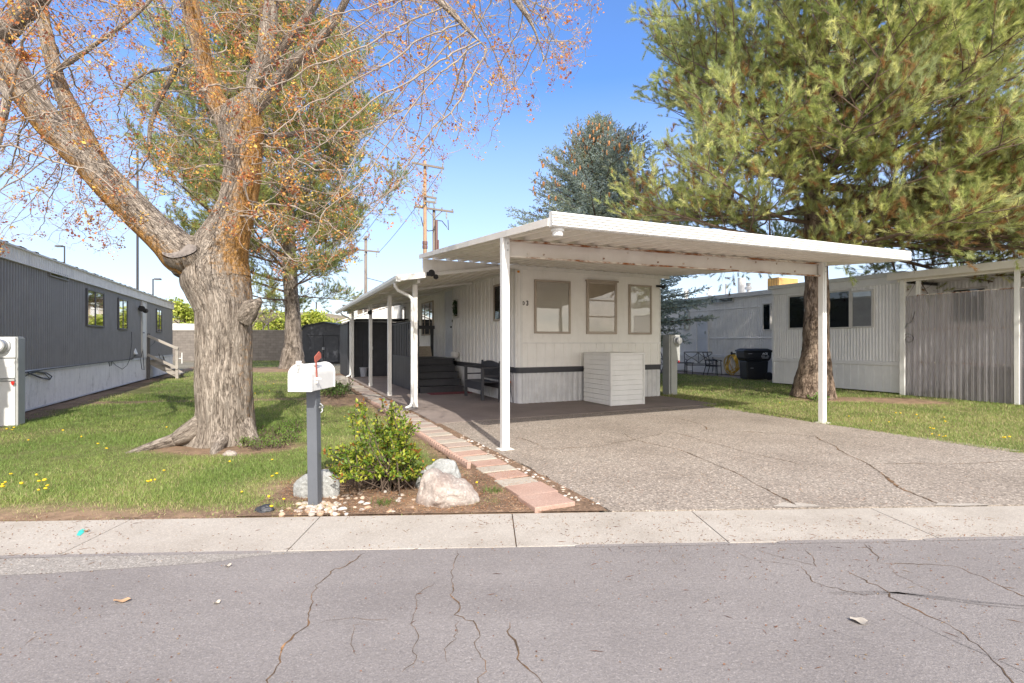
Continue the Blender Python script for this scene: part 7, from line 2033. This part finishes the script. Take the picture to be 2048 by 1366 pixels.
sgn = thing('billboard', 'small dark sign board on a pole far beyond the barn shed', 'sign', (*at(640, 685, 90)[:2], 0))
p0, p1 = at(633, 628, 90), at(648, 637, 90)
mb = MB(WORLD); mb.box(p0.x, p1.x, 90, 90.4, p1.z, p0.z); mb.build('board', DARK_FRAME, sgn, bevel=.05)
mb = MB(WORLD); mb.tube([(p0.x, 89.9, 0), (p0.x, 89.9, at(633, 604, 90).z)], .12, 8); mb.build('pole', plain('dark_sign_pole', (.06, .055, .055), .5), sgn)

def utility(label, u, ybase, vtop, r, mat, arms, extras=(), r2=None):
    p = at(u, vtop, ybase); t = thing('utility_pole', label, 'utility pole', (p.x, ybase, 0))
    mb = MB(WORLD); mb.tube([(p.x, ybase, 0), (p.x, ybase, p.z)], [r, r2 or r * .8], 12); mb.build('pole', mat, t, smooth=True)
    for (u0, v0, u1, v1, braces, ins) in arms:
        a, b = at(u0, v0, ybase - r - .06), at(u1, v1, ybase - r - .06)
        mb = MB(WORLD); mb.bar(a, b, .10, .13)
        if braces:
            for s_ in (.28, .72):
                q = a.lerp(b, s_); mb.bar(q, (p.x, ybase - r, q.z - .6), .04, .05)
        ca = mb.build('crossarm', WOOD_OLD, t)
        mb = MB(WORLD)
        for s_, dz in ins:
            q = a.lerp(b, s_); mb.lathe((q.x, q.y, q.z + (.06 if dz > 0 else -.06 - abs(dz))), [(.03, 0), (.06, abs(dz) * .3), (.04, abs(dz) * .5), (.07, abs(dz) * .75), (.02, abs(dz))], 8)
        mb.build('insulator', PORCELAIN, ca)
    return t, p
up1, pA = utility('tall tan utility pole rising behind the carport roof edge', 850, 33.5, 322, .17, WOOD_POLE,
    [(823, 325, 888, 337, 0, ((.05, -.25), (.93, -.35), (.96, .3), (.5, -.2))), (844, 391, 873, 397, 0, ((.05, .5), (.75, .6), (.1, -.3), (.95, -.3))), (846, 402, 870, 405, 0, ((.1, -.2), (.5, -.25), (.9, -.2)))], r2=.10)
mb = MB(WORLD)
for v in (486, 494): 
    q = at(850, v, 33.5); mb.lathe((q.x, 33.5, q.z), [(.165, -.1), (.175, -.1), (.175, .1), (.165, .1)], 12)
mb.build('band', CONDUIT, up1)
up2, pB = utility('dark utility pole with two wide crossarms beside the tall tan pole', 868, 35.5, 417, .13, WOOD_OLD,
    [(830, 413, 907, 424, 1, ((.02, .15), (.12, .15), (.3, .15), (.5, .15), (.7, .15), (.97, .15), (.1, -.5), (.82, -.5)))])
mb = MB(WORLD)
q = at(873, 440, 35.3); mb.tube([(q.x, 35.3, 1), (q.x, 35.3, q.z)], .10, 8); q = at(876.5, 480, 35.2); mb.tube([(q.x, 35.2, 1), (q.x, 35.2, q.z)], .06, 8)
mb.build('conduit', CONDUIT, up2)
mb = MB(WORLD)
for L in ([(842, 434), (846, 452), (856, 462), (866, 461), (870, 452)], [(876, 441), (884, 442), (892, 452), (897, 460), (896, 440)]):
    mb.tube([at(u, v, 35.2) for u, v in L], .03, 6)
mb.build('jumper_cable', plain('dark_cable', (.05, .04, .04), .6), up2)
up3, pC = utility('grey utility pole with one crossarm seen left of the porch roof', 731.5, 45, 472, .16, WOOD_OLD,
    [(726, 478, 738, 473, 0, ((.5, .1),)), (700, 498, 759, 504, 0, ((.05, .25), (.1, -.5), (.95, .3), (.9, -.45), (.5, -.3)))])
def wire(label, pts_, sag, r=.018):
    a, b = Vector(pts_[0]), Vector(pts_[1]); P = []
    for t in np.linspace(0, 1, 14):
        p = a.lerp(b, t); p.z -= sag * 4 * t * (1 - t); P.append(p)
    mb = MB(WORLD); mb.tube(P, r, 5); tag(mb.build('power_line', plain('wire_grey', (.12, .12, .13), .6)), label, 'wire')
wire('power line from the top crossarm down to the pole left of it', (at(826, 326, 33.3), at(703, 499, 44.8)), .3)
wire('power line from the right end of the top crossarm to the left pole', (at(884, 338, 33.3), at(757, 505, 44.8)), .3)
wire('low service wire running right from the grey pole behind the porch roof', (at(734, 556, 44.8), at(1000, 600, 60)), .4, .03)
# ------------------------------------------------------------------ sky, sun, camera
SUN_EL, SUN_AZ = rad(39.0), (0.281, -0.960)         # direction towards the sun on the ground plane
w = bpy.data.worlds.new('World'); scene.world = w; w.use_nodes = True
nt = w.node_tree; nt.nodes.clear()
out = nt.nodes.new('ShaderNodeOutputWorld'); bg = nt.nodes.new('ShaderNodeBackground'); sky = nt.nodes.new('ShaderNodeTexSky')
sky.sky_type = 'NISHITA'; sky.sun_disc = False; sky.sun_elevation = SUN_EL
sky.sun_rotation = math.atan2(SUN_AZ[0], SUN_AZ[1])
sky.altitude = 1400; sky.air_density = 1.0; sky.dust_density = .6; sky.ozone_density = 1.6
tc = nt.nodes.new('ShaderNodeTexCoord')
sep = nt.nodes.new('ShaderNodeSeparateXYZ'); nt.links.new(tc.outputs['Generated'], sep.inputs[0])
def nmath(op, a, b=0.0):
    n = nt.nodes.new('ShaderNodeMath'); n.operation = op
    for i, v in enumerate((a, b)):
        if hasattr(v, 'is_output'): nt.links.new(v, n.inputs[i])
        else: n.inputs[i].default_value = v
    return n.outputs[0]
# thin high cloud: noise on the cloud plane (direction / height)
zc_ = nmath('MAXIMUM', sep.outputs['Z'], .02); den = nmath('ADD', zc_, .12)
cx_, cy_ = nmath('DIVIDE', sep.outputs['X'], den), nmath('DIVIDE', sep.outputs['Y'], den)
cmb = nt.nodes.new('ShaderNodeCombineXYZ'); nt.links.new(nmath('MULTIPLY', cx_, .55), cmb.inputs[0]); nt.links.new(cy_, cmb.inputs[1])
nz = nt.nodes.new('ShaderNodeTexNoise'); nz.inputs['Scale'].default_value = .9; nz.inputs['Detail'].default_value = 7; nz.inputs['Roughness'].default_value = .55; nz.inputs['Distortion'].default_value = .4
nt.links.new(cmb.outputs[0], nz.inputs['Vector'])
rp = nt.nodes.new('ShaderNodeValToRGB'); rp.color_ramp.elements[0].position = .40; rp.color_ramp.elements[1].position = .66
nt.links.new(nz.outputs['Fac'], rp.inputs[0])
low_ = nt.nodes.new('ShaderNodeMapRange'); low_.inputs['From Min'].default_value = .46; low_.inputs['From Max'].default_value = .10; low_.inputs['To Min'].default_value = .12; low_.inputs['To Max'].default_value = .9
nt.links.new(sep.outputs['Z'], low_.inputs['Value'])
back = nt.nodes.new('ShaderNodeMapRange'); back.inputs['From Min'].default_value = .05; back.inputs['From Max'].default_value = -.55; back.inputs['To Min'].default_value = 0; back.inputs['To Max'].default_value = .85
nt.links.new(sep.outputs['Y'], back.inputs['Value'])     # added cloud bank, unseen behind the camera, as fill for the shaded walls
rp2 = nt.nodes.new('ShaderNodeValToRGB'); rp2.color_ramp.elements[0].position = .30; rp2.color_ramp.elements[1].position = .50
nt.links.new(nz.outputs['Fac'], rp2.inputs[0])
amt = nmath('MAXIMUM', nmath('MULTIPLY', rp.outputs['Color'], low_.outputs[0]), nmath('MULTIPLY', low_.outputs[0], .80))
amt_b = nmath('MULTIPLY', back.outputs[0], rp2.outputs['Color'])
hs_ = nt.nodes.new('ShaderNodeHueSaturation'); hs_.inputs['Saturation'].default_value = SKY_SAT; hs_.inputs['Value'].default_value = SKY_VAL; hs_.inputs['Hue'].default_value = SKY_HUE
nt.links.new(sky.outputs[0], hs_.inputs['Color'])
mx = nt.nodes.new('ShaderNodeMix'); mx.data_type = 'RGBA'
nt.links.new(amt, mx.inputs[0]); nt.links.new(hs_.outputs[0], mx.inputs[6]); mx.inputs[7].default_value = (*CLOUD, 1)
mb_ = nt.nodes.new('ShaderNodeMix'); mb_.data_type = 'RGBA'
nt.links.new(amt_b, mb_.inputs[0]); nt.links.new(mx.outputs[2], mb_.inputs[6]); mb_.inputs[7].default_value = (*CLOUD_FILL, 1)
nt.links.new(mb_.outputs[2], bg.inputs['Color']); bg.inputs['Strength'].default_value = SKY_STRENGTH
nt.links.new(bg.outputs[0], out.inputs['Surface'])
sl_ = bpy.data.lights.new('sun', 'SUN'); sl_.energy = SUN_STRENGTH; sl_.angle = rad(.5); sl_.color = (1.0, .935, .835)
so = bpy.data.objects.new('sun', sl_); COL.objects.link(so)
dv = Vector((SUN_AZ[0] * math.cos(SUN_EL), SUN_AZ[1] * math.cos(SUN_EL), math.sin(SUN_EL)))
so.rotation_euler = dv.to_track_quat('Z', 'Y').to_euler(); so.location = dv * 40
cam = bpy.data.cameras.new('camera'); co = bpy.data.objects.new('camera', cam); COL.objects.link(co)
co.location = (0, 0, EYE); co.rotation_euler = (rad(90), 0, 0)
cam.sensor_width = 36; cam.lens = 36 * FPX / 2048; cam.shift_y = (HOR - 683) / 2048
cam.clip_start = .05; cam.clip_end = 2000
scene.camera = co
scene.view_settings.view_transform = 'Standard'; scene.view_settings.look = 'None'; scene.view_settings.gamma = 1; scene.view_settings.exposure = EXPOSURE
scene.cycles.max_bounces = 12; scene.cycles.transparent_max_bounces = 12; scene.cycles.diffuse_bounces = 6; scene.cycles.transmission_bounces = 6
scene.cycles.use_denoising = True; scene.cycles.denoising_prefilter = 'ACCURATE'
